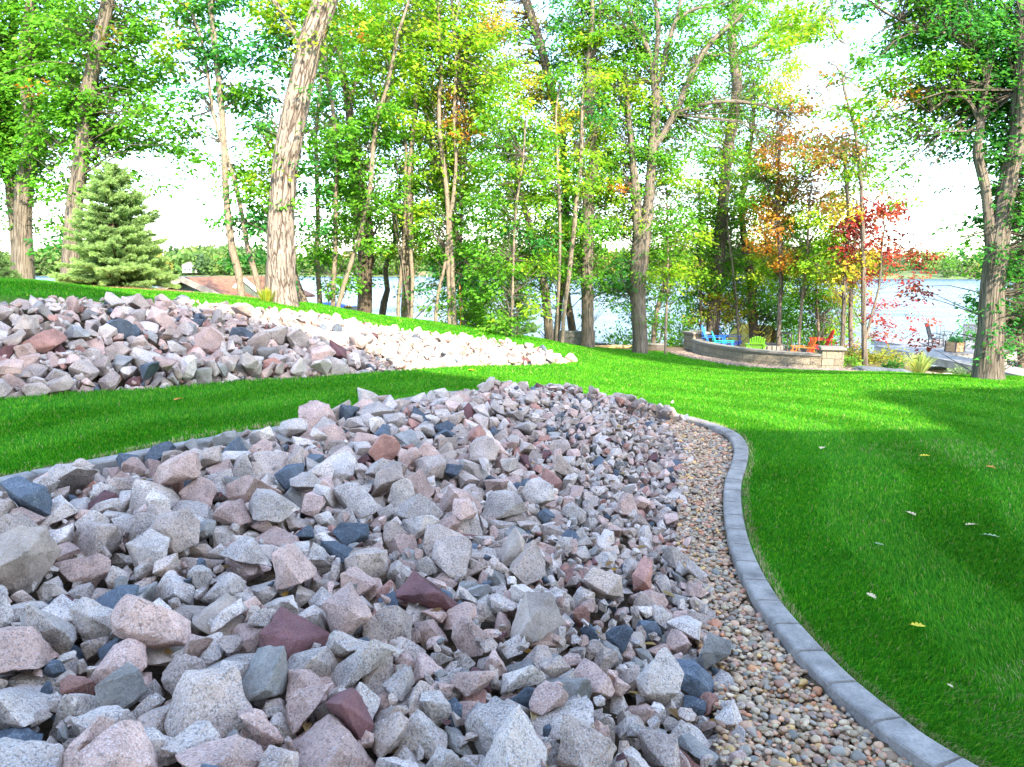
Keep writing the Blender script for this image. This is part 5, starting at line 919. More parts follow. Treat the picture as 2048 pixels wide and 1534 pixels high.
25,28,57,746,10,62,6,71,17,29,39,622,12,87,85,65,16,35,-63,669,15,88,0,60,3,22,55,823,14,89,73,49,10,26,81,437,2,88,39,74,1,34,-91,747,9,59,33,89,19,15,74,696,8,10,4,55,
19,21,-4,480,13,15,4,14,21,25,-80,712,12,9,16,54,23,23,-20,496,11,25,84,11,9,36,17,863,11,32,1,15,3,54,-229,485,9,22,7,11,6,27,-5,758,14,87,48,89,4,24,99,578,2,4,85,42,
12,42,-282,419,8,4,4,46,22,16,33,774,14,21,0,3,2,23,50,636,11,48,0,16,15,25,77,708,12,28,4,9,4,18,74,797,14,8,80,8,16,18,144,769,1,35,2,15,0,17,135,551,-6,2,0,48,
16,22,57,778,13,41,6,12,4,25,-130,416,13,42,87,81,17,22,101,718,12,6,83,66,13,23,25,661,12,3,5,5,15,19,72,736,14,2,3,35,10,17,49,819,17,3,49,19,23,28,-105,705,10,19,86,11,
3,27,26,478,12,87,2,0,10,14,142,631,-3,5,88,10,8,19,111,733,7,23,89,72,9,11,141,709,0,18,12,23,23,30,109,896,2,87,70,71,0,48,-143,639,8,3,7,50,14,36,-56,694,19,38,3,75,
11,18,67,741,13,24,85,10,21,14,107,665,2,24,12,10,10,35,-230,352,15,81,10,79,8,44,-39,771,17,79,84,53,3,18,102,845,10,67,3,75,19,25,164,696,-3,18,6,83,18,26,-146,556,10,16,12,62,
9,15,100,730,10,80,9,33,4,20,68,797,16,52,86,8,3,23,17,778,18,2,34,86,11,11,128,628,-1,9,8,82,22,28,20,686,18,39,66,86,10,20,108,791,11,11,4,38,13,13,123,626,0,42,4,14,
4,16,93,784,12,15,80,14,7,25,168,678,-5,0,45,13,24,14,68,735,14,81,86,6,5,27,130,835,6,14,12,22,8,25,183,841,-3,16,32,17,9,15,121,552,-1,26,3,52,4,26,168,855,-3,89,84,40,
13,39,-88,495,13,13,85,35,10,26,-176,429,10,79,2,34,14,19,-35,619,21,75,2,23,0,22,-21,713,15,2,4,80,0,24,84,708,11,6,8,13,13,12,132,758,8,88,0,70,12,18,182,861,-6,89,85,58,
18,23,99,360,-4,10,11,22,2,17,107,803,11,3,88,67,14,17,93,604,5,75,9,4,13,17,115,798,10,79,37,73,13,28,-186,657,25,10,89,75,22,20,108,561,2,23,3,15,19,17,50,330,7,18,5,6,
11,27,-220,294,16,88,5,39,20,31,116,446,-2,7,11,22,25,19,16,443,9,75,4,82,22,16,58,684,11,12,60,83,24,22,155,751,-1,82,10,55,6,33,-34,809,20,0,3,67,18,13,125,662,-1,0,74,60,
25,18,155,715,-1,53,85,74,2,20,64,757,13,85,0,56,22,11,143,690,-2,6,86,18,5,13,191,855,-5,81,11,28,6,17,90,789,14,89,84,81,8,29,-251,419,10,65,80,20,24,23,-32,558,22,70,18,83,
25,17,142,841,0,66,88,63,2,58,-248,1084,9,89,46,14,15,61,-209,1256,13,4,4,37,16,48,-269,1345,10,82,9,63,18,30,-327,916,0,8,14,69,8,49,-239,1359,11,89,16,0,
10,44,-438,969,12,19,12,87,6,48,-381,1151,11,84,9,89,5,30,-378,986,6,9,3,10,15,28,-423,882,7,50,6,87,17,35,-451,748,3,7,1,85,6,21,104,1458,-5,35,3,12,6,52,-336,1020,11,6,76,22,
2,46,-252,1129,9,3,0,45,21,63,-450,1350,0,13,33,21,11,39,-472,1109,2,11,1,29,17,35,-44,1288,-6,10,86,10,17,46,40,1469,7,0,81,52,21,24,-380,1204,4,9,13,34,
9,36,-230,1140,10,60,63,83,0,33,-144,1157,1,7,89,19,1,41,20,1374,-3,74,0,62,7,46,-177,1120,1,2,87,48,24,27,-421,1060,8,67,87,0,19,29,-212,1192,4,71,84,70,21,42,-6,1342,-2,6,15,52,
19,33,-576,846,1,13,46,82,21,49,-361,1162,10,0,74,36,6,51,-71,1611,15,9,83,31,17,39,-40,1626,11,14,55,8,19,42,-443,1036,11,2,50,79,3,50,-53,1550,9,81,64,23,
0,39,-69,1670,8,36,76,82,25,71,61,1499,17,11,1,22,16,37,-188,1265,11,58,84,8,6,49,-19,1405,12,81,88,46,1,36,-49,1326,11,12,86,36,23,51,-276,1178,12,77,1,5,
18,50,-226,1357,12,68,89,68,17,34,-452,858,7,67,88,60,6,56,-457,1022,12,85,0,55,24,46,-195,1079,1,81,2,51,20,34,-161,1224,9,82,86,58,17,44,-492,695,9,1,8,74,
5,31,-469,969,3,4,82,27,12,29,-43,1598,11,67,3,80,16,55,-201,1203,16,76,33,3,10,36,-217,1338,8,86,4,7,10,45,-94,1247,8,15,13,75,2,50,-487,1063,10,35,14,13,
20,28,-344,885,4,55,79,89,24,25,116,1484,5,8,87,45,5,57,88,1475,8,82,2,29,4,38,67,1512,18,16,5,36,13,46,-224,1500,17,36,2,19,21,50,-452,966,12,15,82,17,12,58,-188,1353,21,5,2,44,
2,54,-183,1377,13,15,83,76,21,49,-221,1301,14,79,77,51,23,53,-438,1040,5,68,62,88,20,36,-416,1259,15,28,76,21,2,49,-356,1191,12,14,22,8,7,36,-182,1111,3,42,86,73,
3,46,-358,1247,9,7,43,76,21,50,-156,1412,17,14,38,5,15,43,-369,872,14,84,86,61,9,31,-81,1376,10,71,34,5,22,54,-165,1471,14,6,9,32,2,21,72,1424,4,87,49,76,3,32,-405,925,18,79,85,42,
12,32,-398,1229,8,48,4,74,15,58,-415,890,13,14,36,73,22,36,-482,1145,1,23,49,88,15,34,-22,1399,13,34,5,81,24,46,-141,1493,11,81,8,84,20,57,-242,1333,14,5,89,81,
14,48,-148,1302,18,88,83,71,5,46,-278,1325,14,65,3,1,19,38,-59,1617,9,83,5,49,16,46,12,1652,4,52,0,3,0,35,31,1415,9,6,74,11,5,35,-504,798,11,48,5,86,2,48,-12,1574,16,31,10,20,
19,45,-405,994,12,74,33,0,7,36,-384,1240,5,40,87,18,7,23,-184,1325,7,28,7,81,19,43,-101,1681,14,2,3,45,6,47,36,1440,9,51,89,6,16,34,15,1571,11,84,74,73,14,36,-377,1210,10,35,6,87,
10,47,-145,1438,16,74,47,82,5,39,3,1688,8,87,33,68,20,21,98,1454,-3,71,36,80,6,53,-289,1379,16,0,63,2,14,22,-74,1387,12,70,86,27,16,27,-333,950,4,66,89,22,4,44,-72,575,13,4,80,67,
9,45,33,868,9,9,89,49,21,22,56,334,5,55,2,75,13,25,119,794,9,78,41,85,19,52,-274,391,12,3,1,7,11,40,-102,596,12,13,4,37,6,42,-62,683,15,72,2,31,21,23,52,396,9,62,6,76,
4,33,-229,565,2,8,80,27,13,47,-88,583,14,5,3,77,11,52,-220,578,-2,51,14,78,9,34,-33,376,16,87,3,50,11,39,-12,489,13,7,1,32,12,32,-17,687,15,87,85,22,15,38,-50,465,16,86,9,52,
10,40,-308,434,-2,80,4,8,0,21,108,376,-2,83,86,71,23,31,-140,237,11,73,52,89,12,40,2,491,19,76,79,58,23,24,81,362,1,19,0,88,24,26,155,830,-3,71,10,52,24,25,-50,672,14,86,14,72,
5,35,-118,732,4,66,6,4,12,25,105,369,-2,76,81,41,17,38,-34,794,16,64,6,30,3,33,13,308,11,61,2,24,8,25,-70,690,17,7,71,13,1,20,-17,700,18,81,0,31,10,25,120,846,9,1,64,54,
3,29,-114,701,11,76,89,51,17,71,-301,991,6,3,78,44,4,51,-350,953,8,20,8,0,8,38,-588,836,0,7,87,17,12,58,-345,924,15,75,10,83,0,39,-396,978,20,75,58,13,6,58,-211,445,14,81,85,50,
6,44,-325,357,5,83,89,33,1,40,-179,543,7,81,86,74,3,48,-241,267,12,15,74,31,11,58,-155,443,12,11,1,28,20,36,-41,506,13,83,21,77,17,68,-232,239,16,3,83,85,22,95,-246,177,20,70,1,16,
0,71,-184,158,15,0,0,29,25,37,76,739,14,88,88,25,10,29,95,354,-6,76,87,77,5,46,-241,439,11,68,0,78,22,38,-74,702,15,7,5,59,12,35,-5,600,12,50,84,73,16,39,-89,546,12,89,3,88,
4,37,-309,400,0,11,0,53,2,53,-386,243,15,88,89,53,19,29,15,324,12,18,88,42,8,35,46,665,11,84,88,5,16,34,-14,179,13,82,0,42,1,31,-125,669,9,31,83,26,10,50,-315,264,15,16,5,87,
0,68,-299,243,17,4,1,81,8,33,-20,667,13,88,1,74,19,41,0,416,13,17,6,31,4,53,-183,453,11,6,85,11,0,38,-200,206,11,89,5,19,2,41,-279,342,15,9,0,5,0,52,-367,303,13,89,2,36,
22,47,-341,297,15,7,6,80,19,43,-362,266,11,12,2,57,5,53,-78,277,12,29,9,76,20,48,16,185,13,2,5,42,2,44,-340,272,15,20,88,11,16,60,-274,206,20,11,84,32,17,40,-73,168,12,67,6,85,
1,57,-358,204,15,8,7,82,10,31,-354,278,17,25,17,85,3,57,-91,512,15,38,3,72,24,30,96,886,6,81,47,9,22,29,30,584,11,12,5,82,10,47,-351,235,11,77,0,70,8,69,-31,478,14,86,89,34,
7,62,-296,317,17,9,6,66,2,33,25,228,11,11,11,82,24,38,-317,297,11,84,5,27,16,28,-289,371,10,74,84,42,17,29,4,337,10,4,78,43,16,28,26,355,9,85,6,76,22,59,-278,259,15,10,89,3,
0,38,-301,422,-2,3,6,62,5,36,-56,784,14,81,53,13,23,39,-210,194,10,10,4,42,19,40,-372,221,13,18,87,82,24,59,-239,278,19,5,74,53,12,33,-43,350,12,2,88,72,16,22,-40,194,12,88,5,26,
2,42,-254,451,6,88,3,21,15,32,-300,284,12,15,87,38,11,29,-268,228,10,3,0,46,9,48,-321,226,15,20,0,1,3,24,22,198,9,5,84,45,18,34,-310,350,10,86,87,12,6,33,-29,175,15,87,3,26,
11,51,-251,232,11,12,4,14,25,30,15,500,11,8,42,78,18,38,-227,507,3,35,8,68,24,39,-362,337,12,8,77,62,24,32,78,382,-1,87,1,34,7,64,-339,227,21,86,5,63,1,40,0,186,12,89,9,72,
1,46,-108,741,4,74,1,13,3,45,-281,284,12,20,73,70,5,43,-307,228,15,83,13,22,11,32,-35,170,20,21,0,49,8,63,-63,179,14,2,0,35,0,69,-231,208,20,10,0,73,21,43,-297,363,13,10,3,80,
23,36,-212,235,10,24,82,56,11,39,-301,326,16,38,89,14,16,35,-259,348,15,68,2,54,4,43,-309,248,19,84,88,33,0,48,-183,190,14,4,14,86,22,43,-194,240,13,82,0,37,
8,88,-338,350,13,86,88,26,20,40,-322,249,17,6,5,87,9,60,-317,380,10,81,44,7,21,40,-71,524,15,70,86,68,18,67,-271,231,19,86,87,89,0,44,-346,283,16,11,5,17,2,67,-265,173,29,85,3,55,
9,29,88,206,-3,84,0,52,13,53,-117,165,16,83,88,12,10,37,12,347,11,83,80,53,19,54,-326,200,13,3,2,60,16,52,-323,180,17,35,12,74,13,50,-247,530,-1,8,2,13,12,32,16,703,14,0,3,82,
9,46,-227,267,19,17,11,64,20,59,-304,264,26,82,9,83,24,34,-246,221,23,31,85,9,15,64,-354,186,20,5,9,80,15,47,-206,174,19,53,12,11,13,39,-109,531,13,77,80,75,
25,36,-39,778,15,81,1,55,16,37,-95,405,15,0,0,47,5,46,-353,212,13,89,88,42,24,45,-360,317,13,68,2,60,17,42,-334,306,18,4,87,73,15,42,-159,174,18,88,83,43,
17,38,-220,170,13,14,85,36,12,58,-293,293,21,2,88,63,17,47,-326,295,17,16,78,71,5,39,-320,404,1,5,19,64,13,35,-323,420,-4,74,6,75,2,29,-384,231,13,87,34,24,20,28,3,770,16,86,5,37,
23,38,-261,260,12,20,1,23,8,50,-351,258,18,14,45,83,14,53,20,527,18,2,89,56,15,42,-336,262,19,6,75,20,22,30,-33,498,13,21,3,43,13,35,-156,612,10,59,11,88,7,46,-219,254,15,9,3,7,
24,51,-254,328,16,78,13,71,18,31,-260,310,13,14,14,63,11,36,-201,192,10,11,6,0,9,40,-293,383,10,14,7,73,16,27,-39,184,12,30,0,80,9,23,75,229,-3,81,1,57,8,33,-291,357,9,84,2,22,
11,46,-22,447,14,4,8,28,18,22,70,425,2,35,5,68,12,23,17,333,9,79,89,86,18,36,-29,662,15,23,6,13,11,63,-143,163,21,5,8,11,15,22,72,808,16,1,86,30,25,50,-266,202,23,57,9,76,
11,32,-246,295,16,7,36,22,16,21,63,546,10,86,83,38,9,25,58,725,15,20,83,84,3,35,-382,259,22,88,41,6,2,40,-291,433,2,7,89,78,24,25,89,353,1,75,1,72,21,46,19,883,7,14,4,45,
0,38,-234,294,16,58,4,77,14,68,-245,315,18,67,78,21,6,38,-292,225,17,10,76,39,4,69,-227,182,20,39,78,8,1,33,9,181,12,88,82,18,2,22,10,558,13,74,81,28,20,42,-341,210,19,86,7,89,
13,53,-289,272,17,0,39,66,20,24,-60,190,11,14,48,84,10,40,-185,216,15,2,89,18,13,86,-372,280,28,21,13,80,6,88,-354,348,21,68,85,78,10,20,-35,505,18,79,87,78,
18,36,-329,239,13,7,1,2,25,45,-260,227,22,67,6,83,4,94,-285,184,30,18,71,19,10,45,-303,214,24,37,86,4,14,26,-261,405,9,42,14,84,17,37,-320,310,16,3,0,8,2,34,-11,170,18,89,58,11,
2,33,-108,780,2,3,63,54,25,35,-333,256,21,13,41,1,9,54,-273,249,27,22,0,3,9,34,-308,410,5,20,86,55,17,30,-378,279,13,3,30,13,20,64,-355,246,21,13,56,1,14,40,-102,171,16,7,35,23,
2,40,44,178,17,5,88,26,23,48,-47,180,10,11,5,29,19,51,70,193,5,87,84,48,21,32,-293,416,3,77,10,44,24,55,-210,204,20,85,85,7,3,48,-358,224,16,79,49,14,22,36,-267,315,18,72,88,20,
23,37,-236,474,0,26,79,59,10,21,87,223,-5,86,86,20,20,32,105,874,5,2,2,2,0,46,-342,394,4,15,9,13,4,33,-334,286,20,82,2,39,12,63,-256,270,22,89,88,73,25,29,-372,326,13,74,86,24,
1,32,-201,644,-8,88,3,5,11,55,-310,236,24,8,8,74,13,41,-321,339,16,78,14,10,1,27,-245,449,7,2,79,51,10,42,-240,245,25,87,37,78,7,49,-274,374,11,82,54,78,10,52,-337,166,27,67,86,6,
15,33,13,322,19,1,89,68,10,52,-246,204,20,77,85,83,7,35,-213,267,15,7,76,63,0,82,-374,202,26,4,79,85,19,41,-287,363,18,84,72,47,25,31,-61,467,17,64,2,52,0,30,-329,215,14,23,89,4,
11,50,-238,523,0,12,4,72,9,35,-153,482,14,84,77,62,2,26,-166,416,16,49,87,87,19,47,-227,250,17,67,28,74,12,48,-257,151,31,6,86,59,20,27,-109,695,13,78,87,29,
19,31,-67,820,6,86,87,5,1,51,-164,168,19,89,84,85,4,42,-60,449,19,74,33,6,9,26,-224,458,12,47,4,86,10,24,46,571,11,89,85,81,16,37,-213,246,17,76,55,2,2,31,-338,247,15,7,12,48,
4,24,5,737,15,11,80,69,16,27,-1,516,15,82,86,5,16,29,-296,344,12,81,34,67,24,55,-306,304,27,85,15,15,14,32,-39,469,19,6,79,3,17,36,-56,271,12,59,2,81,3,40,-120,206,16,15,35,0,
2,23,-92,704,16,3,89,33,6,37,-257,384,15,29,83,6,6,28,78,413,3,86,2,87,24,28,-102,485,13,0,16,79,19,18,110,390,-6,89,5,22,3,43,-315,426,-4,3,83,84,4,22,28,200,9,5,80,88,
22,25,18,338,12,46,72,85,21,32,-31,404,17,22,3,29,24,31,-95,209,14,86,44,75,18,60,-326,300,27,84,87,78,7,70,-341,210,26,39,84,18,6,40,-221,223,12,51,5,69,0,31,60,180,10,83,9,26,
0,58,-269,289,20,6,9,87,6,46,-330,406,0,67,2,21,12,83,-328,362,25,80,5,5,2,73,-277,158,42,18,30,72,8,30,91,688,11,30,5,64,3,70,-171,174,30,84,59,80,5,30,77,446,2,79,82,62,
24,69,-297,359,21,29,31,83,1,61,-372,240,19,77,83,45,5,39,-39,497,20,2,85,25,16,39,-184,221,28,85,81,32,8,37,-269,401,10,73,46,86,2,35,-283,266,25,53,3,78,19,32,-42,179,18,17,86,1,
6,52,-105,574,15,8,49,88,20,53,-248,233,26,60,7,77,24,50,-274,311,23,77,6,27,24,30,-298,440,1,69,17,0,11,26,-95,172,18,29,2,26,11,52,-199,214,20,5,89,14,4,57,-187,202,23,8,59,67,
3,54,-139,746,5,3,85,54,6,40,-19,181,19,83,82,82,17,55,-217,268,28,78,57,18,5,22,81,223,-2,34,7,15,0,38,-101,457,15,54,89,65,1,17,35,334,8,81,86,39,9,28,-22,619,12,87,15,57,
19,23,68,221,1,88,89,83,20,41,-316,198,18,20,84,66,2,38,-267,332,16,78,81,52,4,36,-284,224,22,13,82,84,16,41,-48,163,19,29,83,10,5,32,-375,269,14,28,9,7,5,27,47,506,11,72,57,9,
24,48,-247,165,33,81,4,38,17,34,-241,213,26,0,3,5,10,24,57,225,-4,85,89,17,0,44,-29,595,21,86,27,56,19,58,-161,191,24,14,1,79,20,37,-97,539,18,59,3,19,21,40,-296,262,11,74,17,58,
20,18,8,356,12,12,80,21,14,41,-316,357,15,73,30,86,24,30,-135,466,23,1,0,76,8,32,-224,477,11,14,11,13,22,27,-319,215,19,76,4,6,16,31,-117,668,11,83,50,10,7,69,-687,788,8,4,9,65,
0,48,-546,661,-2,87,89,31,16,51,-368,1065,10,89,11,16,14,101,-817,738,12,1,83,12,2,82,-574,663,10,81,89,41,19,96,-621,679,17,2,80,12,11,101,-743,710,9,14,8,87,
10,48,-728,659,8,4,84,10,3,57,-633,827,4,85,2,17,3,73,-551,742,9,8,41,11,15,69,-767,744,9,19,0,11,20,63,-773,827,0,3,87,15,23,74,-446,851,4,30,88,89,18,62,-696,831,0,0,87,38,
14,59,-698,766,12,1,86,30,4,80,-659,655,10,15,83,16,14,74,-648,773,17,10,45,81,24,32,-672,771,5,71,0,22,16,61,-639,761,14,85,38,77,18,51,-591,820,2,1,6,75,0,35,-688,653,5,86,2,56,
2,40,-614,651,4,85,86,43,23,70,-764,775,12,79,6,52,15,41,-674,820,1,7,83,17,25,45,-588,726,4,71,88,31,24,63,-462,838,7,82,3,32,5,77,-722,820,7,16,8,56,19,43,-591,753,13,13,0,65,
22,91,-584,695,30,85,14,49,4,77,-672,722,14,17,87,23,9,65,-537,706,19,14,87,3,9,78,-718,649,40,89,87,67,16,63,-755,747,14,24,2,66,7,84,-527,691,9,37,80,75,
6,53,-432,858,10,88,39,79,21,80,-595,657,17,10,69,80,23,75,-702,787,10,12,0,60,25,83,-633,746,11,18,49,88,14,69,-881,672,16,85,61,4,4,66,-344,1143,14,15,2,73,
15,76,-709,704,12,28,2,3,11,88,-804,752,17,88,88,71,22,64,-636,652,16,7,14,77,7,71,-742,661,15,8,87,34,20,62,-630,660,32,17,85,89,5,45,-501,661,-1,13,1,22,
22,72,-709,749,15,27,11,72,2,43,-589,796,11,54,12,3,16,49,-758,788,10,87,2,62,15,52,-323,961,9,7,3,71,19,67,-696,660,12,1,10,64,11,59,-745,691,14,25,26,80,
7,57,-389,1073,8,36,89,79,10,49,-510,672,0,18,41,89,24,56,-731,771,14,33,81,73,1,68,-551,661,8,8,0,28,9,49,-674,651,23,80,76,7,15,36,-665,778,8,80,89,44,13,61,-843,704,10,82,18,84,
12,42,-646,710,14,3,56,10,5,42,-580,777,10,40,79,10,24,77,-842,749,10,4,5,89,4,56,-553,686,17,16,88,13,18,42,-372,1093,12,80,5,59,9,48,-785,799,6,17,4,45,8,76,-719,678,17,10,0,12,
23,52,-634,644,31,22,82,81,19,44,-653,649,29,0,9,89,3,83,-646,689,25,15,16,82,22,69,-597,811,15,37,6,77,25,61,-768,751,19,68,6,17,0,96,-746,827,14,35,84,26,
7,78,-737,751,13,31,85,89,14,58,-732,783,12,56,0,17,11,71,-356,1104,17,60,83,87,7,75,-620,646,26,21,2,6,12,36,-674,745,11,71,74,27,9,93,-605,725,28,85,39,78,
2,55,-710,661,24,9,84,16,16,56,-690,806,3,37,87,10,18,39,-665,662,24,22,8,70,7,65,-583,684,6,12,79,66,2,71,-769,656,22,70,37,1,16,49,-692,647,33,87,40,72,4,56,-566,784,9,10,89,55,
11,89,-632,724,24,63,6,22,9,69,-760,684,22,28,9,20,9,38,-569,712,11,16,4,11,23,50,-569,656,-4,13,10,70,22,53,-657,712,21,29,89,20,3,51,-512,657,-2,64,72,16,
16,52,-542,669,16,3,6,26,11,68,-694,698,25,79,10,25,0,56,-618,803,10,73,2,64,15,61,-680,683,15,6,12,30,0,57,-715,605,11,22,81,22,17,76,-831,794,10,78,28,25,
7,59,-730,691,22,49,88,9,16,43,-498,640,3,74,70,27,22,54,-679,661,26,85,1,56,21,49,-593,739,11,53,1,4,5,36,-770,781,13,76,80,20,16,49,-721,723,14,32,78,8,12,44,-524,677,6,3,76,26,
13,60,-671,702,23,89,77,51,24,45,-604,694,10,11,14,89,18,40,-816,813,12,45,79,78,19,94,-599,765,27,21,10,89,14,61,-535,682,18,28,0,37,24,62,-737,652,29,78,9,64,
23,73,-858,677,6,11,77,22,12,50,-523,658,10,16,9,1,22,45,-620,610,5,2,88,48,18,42,-586,736,8,36,7,17,10,79,-643,801,21,14,85,38,18,39,-576,694,15,65,75,23,
20,83,-786,688,26,67,89,5,0,29,-552,649,-1,22,52,84,22,69,-571,618,3,68,89,22,17,64,-688,707,28,80,82,32,13,53,-602,683,12,89,15,30,4,83,-611,693,33,82,59,75,
5,85,-699,732,29,38,84,12,3,43,-602,801,8,88,6,44,9,77,-552,719,29,18,79,83,2,50,-734,731,16,8,89,73,5,36,-709,816,5,76,66,27,10,50,-496,670,4,10,7,17,3,67,-681,730,25,66,13,25,
17,47,-767,795,13,16,80,78,12,29,-558,672,18,3,84,6,19,37,-506,673,14,2,3,58,13,53,-383,860,15,17,1,82,9,55,-690,665,35,42,2,21,11,47,-632,675,28,14,88,1,25,59,-795,788,7,68,0,34,
21,40,-642,652,36,85,80,57,14,43,-584,685,17,20,86,7,]
# ================================================================ ROCK BEDS
_D = np.array(ROCKS).reshape(-1, 8)
_q = _D[:, 2:4] / 100.0
_D = _D[in_poly(_q[:, 0], _q[:, 1], BED) | in_poly(_q[:, 0], _q[:, 1], BANK) | (path_dist(_q[:, 0], _q[:, 1], BANK) < .35)]
_n = len(_D); rp = _D[:, 0]; rs = _D[:, 1] / 200.0; rx = _D[:, 2] / 100; ry = _D[:, 3] / 100; rz = ground_np(rx, ry) + _D[:, 4] / 100
rz = rz - np.where((ry > 9.6) | (rx < -3.9), .12 * np.clip((rx + 6.6) / 1.6, 0, 1), .06)     # the pile has settled a little
rq = np.array([Euler([R(4*a) for a in d[5:]]).to_quaternion()[:] for d in _D.tolist()])
rr = np.random.default_rng(21)
wts = np.array([c[1] for c in ROCKCOL]); rcol = rr.choice(len(ROCKCOL), _n, p=wts / wts.sum())
rpx, rpy = to_px(rx, ry, rz); rpix = rs / ry * FPX
# stones that stand out in the photograph: nearest stone of about that size takes the colour
NOTABLE = [(898,1200,110,6,'big maroon boulder broken flat, in the middle of the near rock bed'),
 (235,1072,130,1,'big brownish grey boulder perched on top at the left of the near bed'),
 (220,1195,120,5,'flat dark slate slab below the perched boulder at the left'),
 (480,1310,140,4,'rounded purple grey boulder with pale scratches, near the front left'),
 (360,1290,140,7,'smooth cream boulder with a blunt point, left of the rounded purple grey boulder'),
 (635,1330,150,0,'large triangular pale grey granite boulder near the front centre'),
 (760,1330,130,0,'big rounded pale grey granite boulder right of the triangular boulder'),
 (215,1460,190,0,'largest pale grey granite slab at the bottom left of the bed'),
 (1105,1430,100,5,'tall dark slate rock with white veins near the front'),
 (895,1437,80,5,'dark blue slate wedge at the bottom centre of the bed'),
 (1185,1400,110,2,'large squarish pink granite boulder near the front right'),
 (1362,1400,60,5,'square dark slate rock beside the pebble strip'),
 (750,880,60,3,'brick red rock high on the near bed close to the edging'),
 (770,995,60,0,'blocky pale grey cube of granite in the middle left of the bed'),
 (1230,1225,60,5,'dark slate chunk in the right half of the bed'),
 (805,1140,80,7,'smooth tan sandstone block left of the maroon boulder'),
 (20,1020,90,5,'dark grey slate block at the left edge of the photo'),
 (290,1230,80,4,'blue grey rock tucked under the cream boulder'),
 (1250,1320,55,7,'orange brown rock near the pebble strip'),
 (700,1090,45,5,'small dark slate cube beside the upper boulders')]
used = set(); notable = {}
for px, py, sz, col, lab in NOTABLE:
    sc = np.hypot(rpx[:300] - px, rpy[:300] - py) + 0.9 * np.abs(rpix[:300] - sz * 1.15)
    for i in np.argsort(sc):
        if i not in used: break
    used.add(int(i)); notable[int(i)] = lab; rcol[i] = col
    if sz >= 100: rs[i] *= 1.22
NIND = 300
hi = []
for i in range(NPROTO):
    bm = rock_bm(i, 2); me = bpy.data.meshes.new('rock')
    bm.to_mesh(me); bm.free(); me.materials.append(ROCKCOL[0][2])
    me.polygons.foreach_set('use_smooth', np.ones(len(me.polygons), bool)); 
    try: me.set_sharp_from_angle(angle=R(22))
    except Exception: pass
    hi.append(me)
ORD = ['first','second','third','fourth','fifth','sixth','seventh','eighth','ninth','tenth','eleventh','twelfth','thirteenth','fourteenth','fifteenth','sixteenth','seventeenth','eighteenth','nineteenth','twentieth']
def region(i):
    if ry[i] > 9.6 or rx[i] < -4.4 and ry[i] > 5.6: return 'of the far rock bank'
    x, y = rpx[i], rpy[i]
    if y > 1380: b = 'along the bottom edge'
    elif y > 1240: b = 'in the front part'
    elif y > 1110: b = 'in the middle part'
    elif y > 980: b = 'in the rear part'
    else: b = 'near the crest'
    c = 'at far left' if x < 230 else 'at left' if x < 520 else 'left of centre' if x < 800 else 'at centre' if x < 1050 else 'right of centre' if x < 1280 else 'beside the pebbles'
    return b + ' ' + c
size_of = lambda p: 'large' if p > 130 else 'medium' if p > 80 else 'small'
keys = {}
for i in range(NIND):
    if i in notable: continue
    keys.setdefault((size_of(rpix[i]), ROCKCOL[rcol[i]][0], region(i)), []).append(i)
labels = {}
for (s, c, g), ids in keys.items():
    ids.sort(key=lambda i: rpx[i])
    for k, i in enumerate(ids):
        o = '' if len(ids) == 1 else ', ' + ('leftmost such' if k == 0 else ORD[min(k, 19)] + ' such from left')
        labels[i] = f'{s} {c} rock {g}{o}'
for i in range(NIND):
    o = link('rock', hi[rp[i]]); s = rs[i]
    o.location = (rx[i], ry[i], rz[i]); o.rotation_mode = 'QUATERNION'; o.rotation_quaternion = rq[i]; o.scale = (s, s, s)
    o.material_slots[0].link = 'OBJECT'; o.material_slots[0].material = ROCKCOL[rcol[i]][2]
    tag(o, notable.get(i) or labels[i], 'rock', 'loose quarry rocks covering the beds')
# the rest of the stones, one object
lo = []
for i in range(NPROTO):
    bm = rock_bm(i, 1); bm.verts.index_update()
    lo.append((np.array([v.co[:] for v in bm.verts]), np.array([[v.index for v in f.verts] for f in bm.faces]))); bm.free()
VV = []; FF = []; MI = []; off = 0
for i in range(NIND, _n):
    v, f = lo[rp[i]]; Mq = np.array(Quaternion(rq[i]).to_matrix())
    jit = 1 + .12 * np.array([math.sin(i*1.7), math.sin(i*2.9), math.sin(i*4.3)])
    VV.append((v * jit * rs[i]) @ Mq.T + (rx[i], ry[i], rz[i])); FF.append(f + off); off += len(v); MI.append(np.full(len(f), rcol[i]))
# broken small stone filling the gaps
nf = 0
gz_ = lambda x, y: float(ground_np(np.array([x]), np.array([y]))[0])
for (poly, fill, bx0, bx1, by0, by1, dn_, smin, smax) in ((ROCKS_A, fill_near, -4.7, 2.0, .8, 9.4, 95, .04, .095), (BANK, fill_bank, -8.0, 1.5, 6.3, 17.4, 34, .07, .13)):
    n0 = int((bx1-bx0)*(by1-by0)*dn_); fx = rr.uniform(bx0, bx1, n0); fy = rr.uniform(by0, by1, n0); k = in_poly(fx, fy, poly); fx, fy = fx[k], fy[k]
    fz = ground_np(fx, fy) + fill(fx, fy) + rr.uniform(-.02, .07 if smin < .05 else .10, len(fx)); fs = rr.uniform(smin, smax, len(fx))
    for i in range(len(fx)):
        v, f = lo[int(rr.integers(NPROTO))]; Mq = np.array(Quaternion(rr.normal(size=4)).normalized().to_matrix())
        VV.append((v * fs[i]) @ Mq.T + (fx[i], fy[i], fz[i])); FF.append(f + off); off += len(v); MI.append(np.full(len(f), int(rr.choice(len(ROCKCOL), p=wts / wts.sum())))); nf += 1
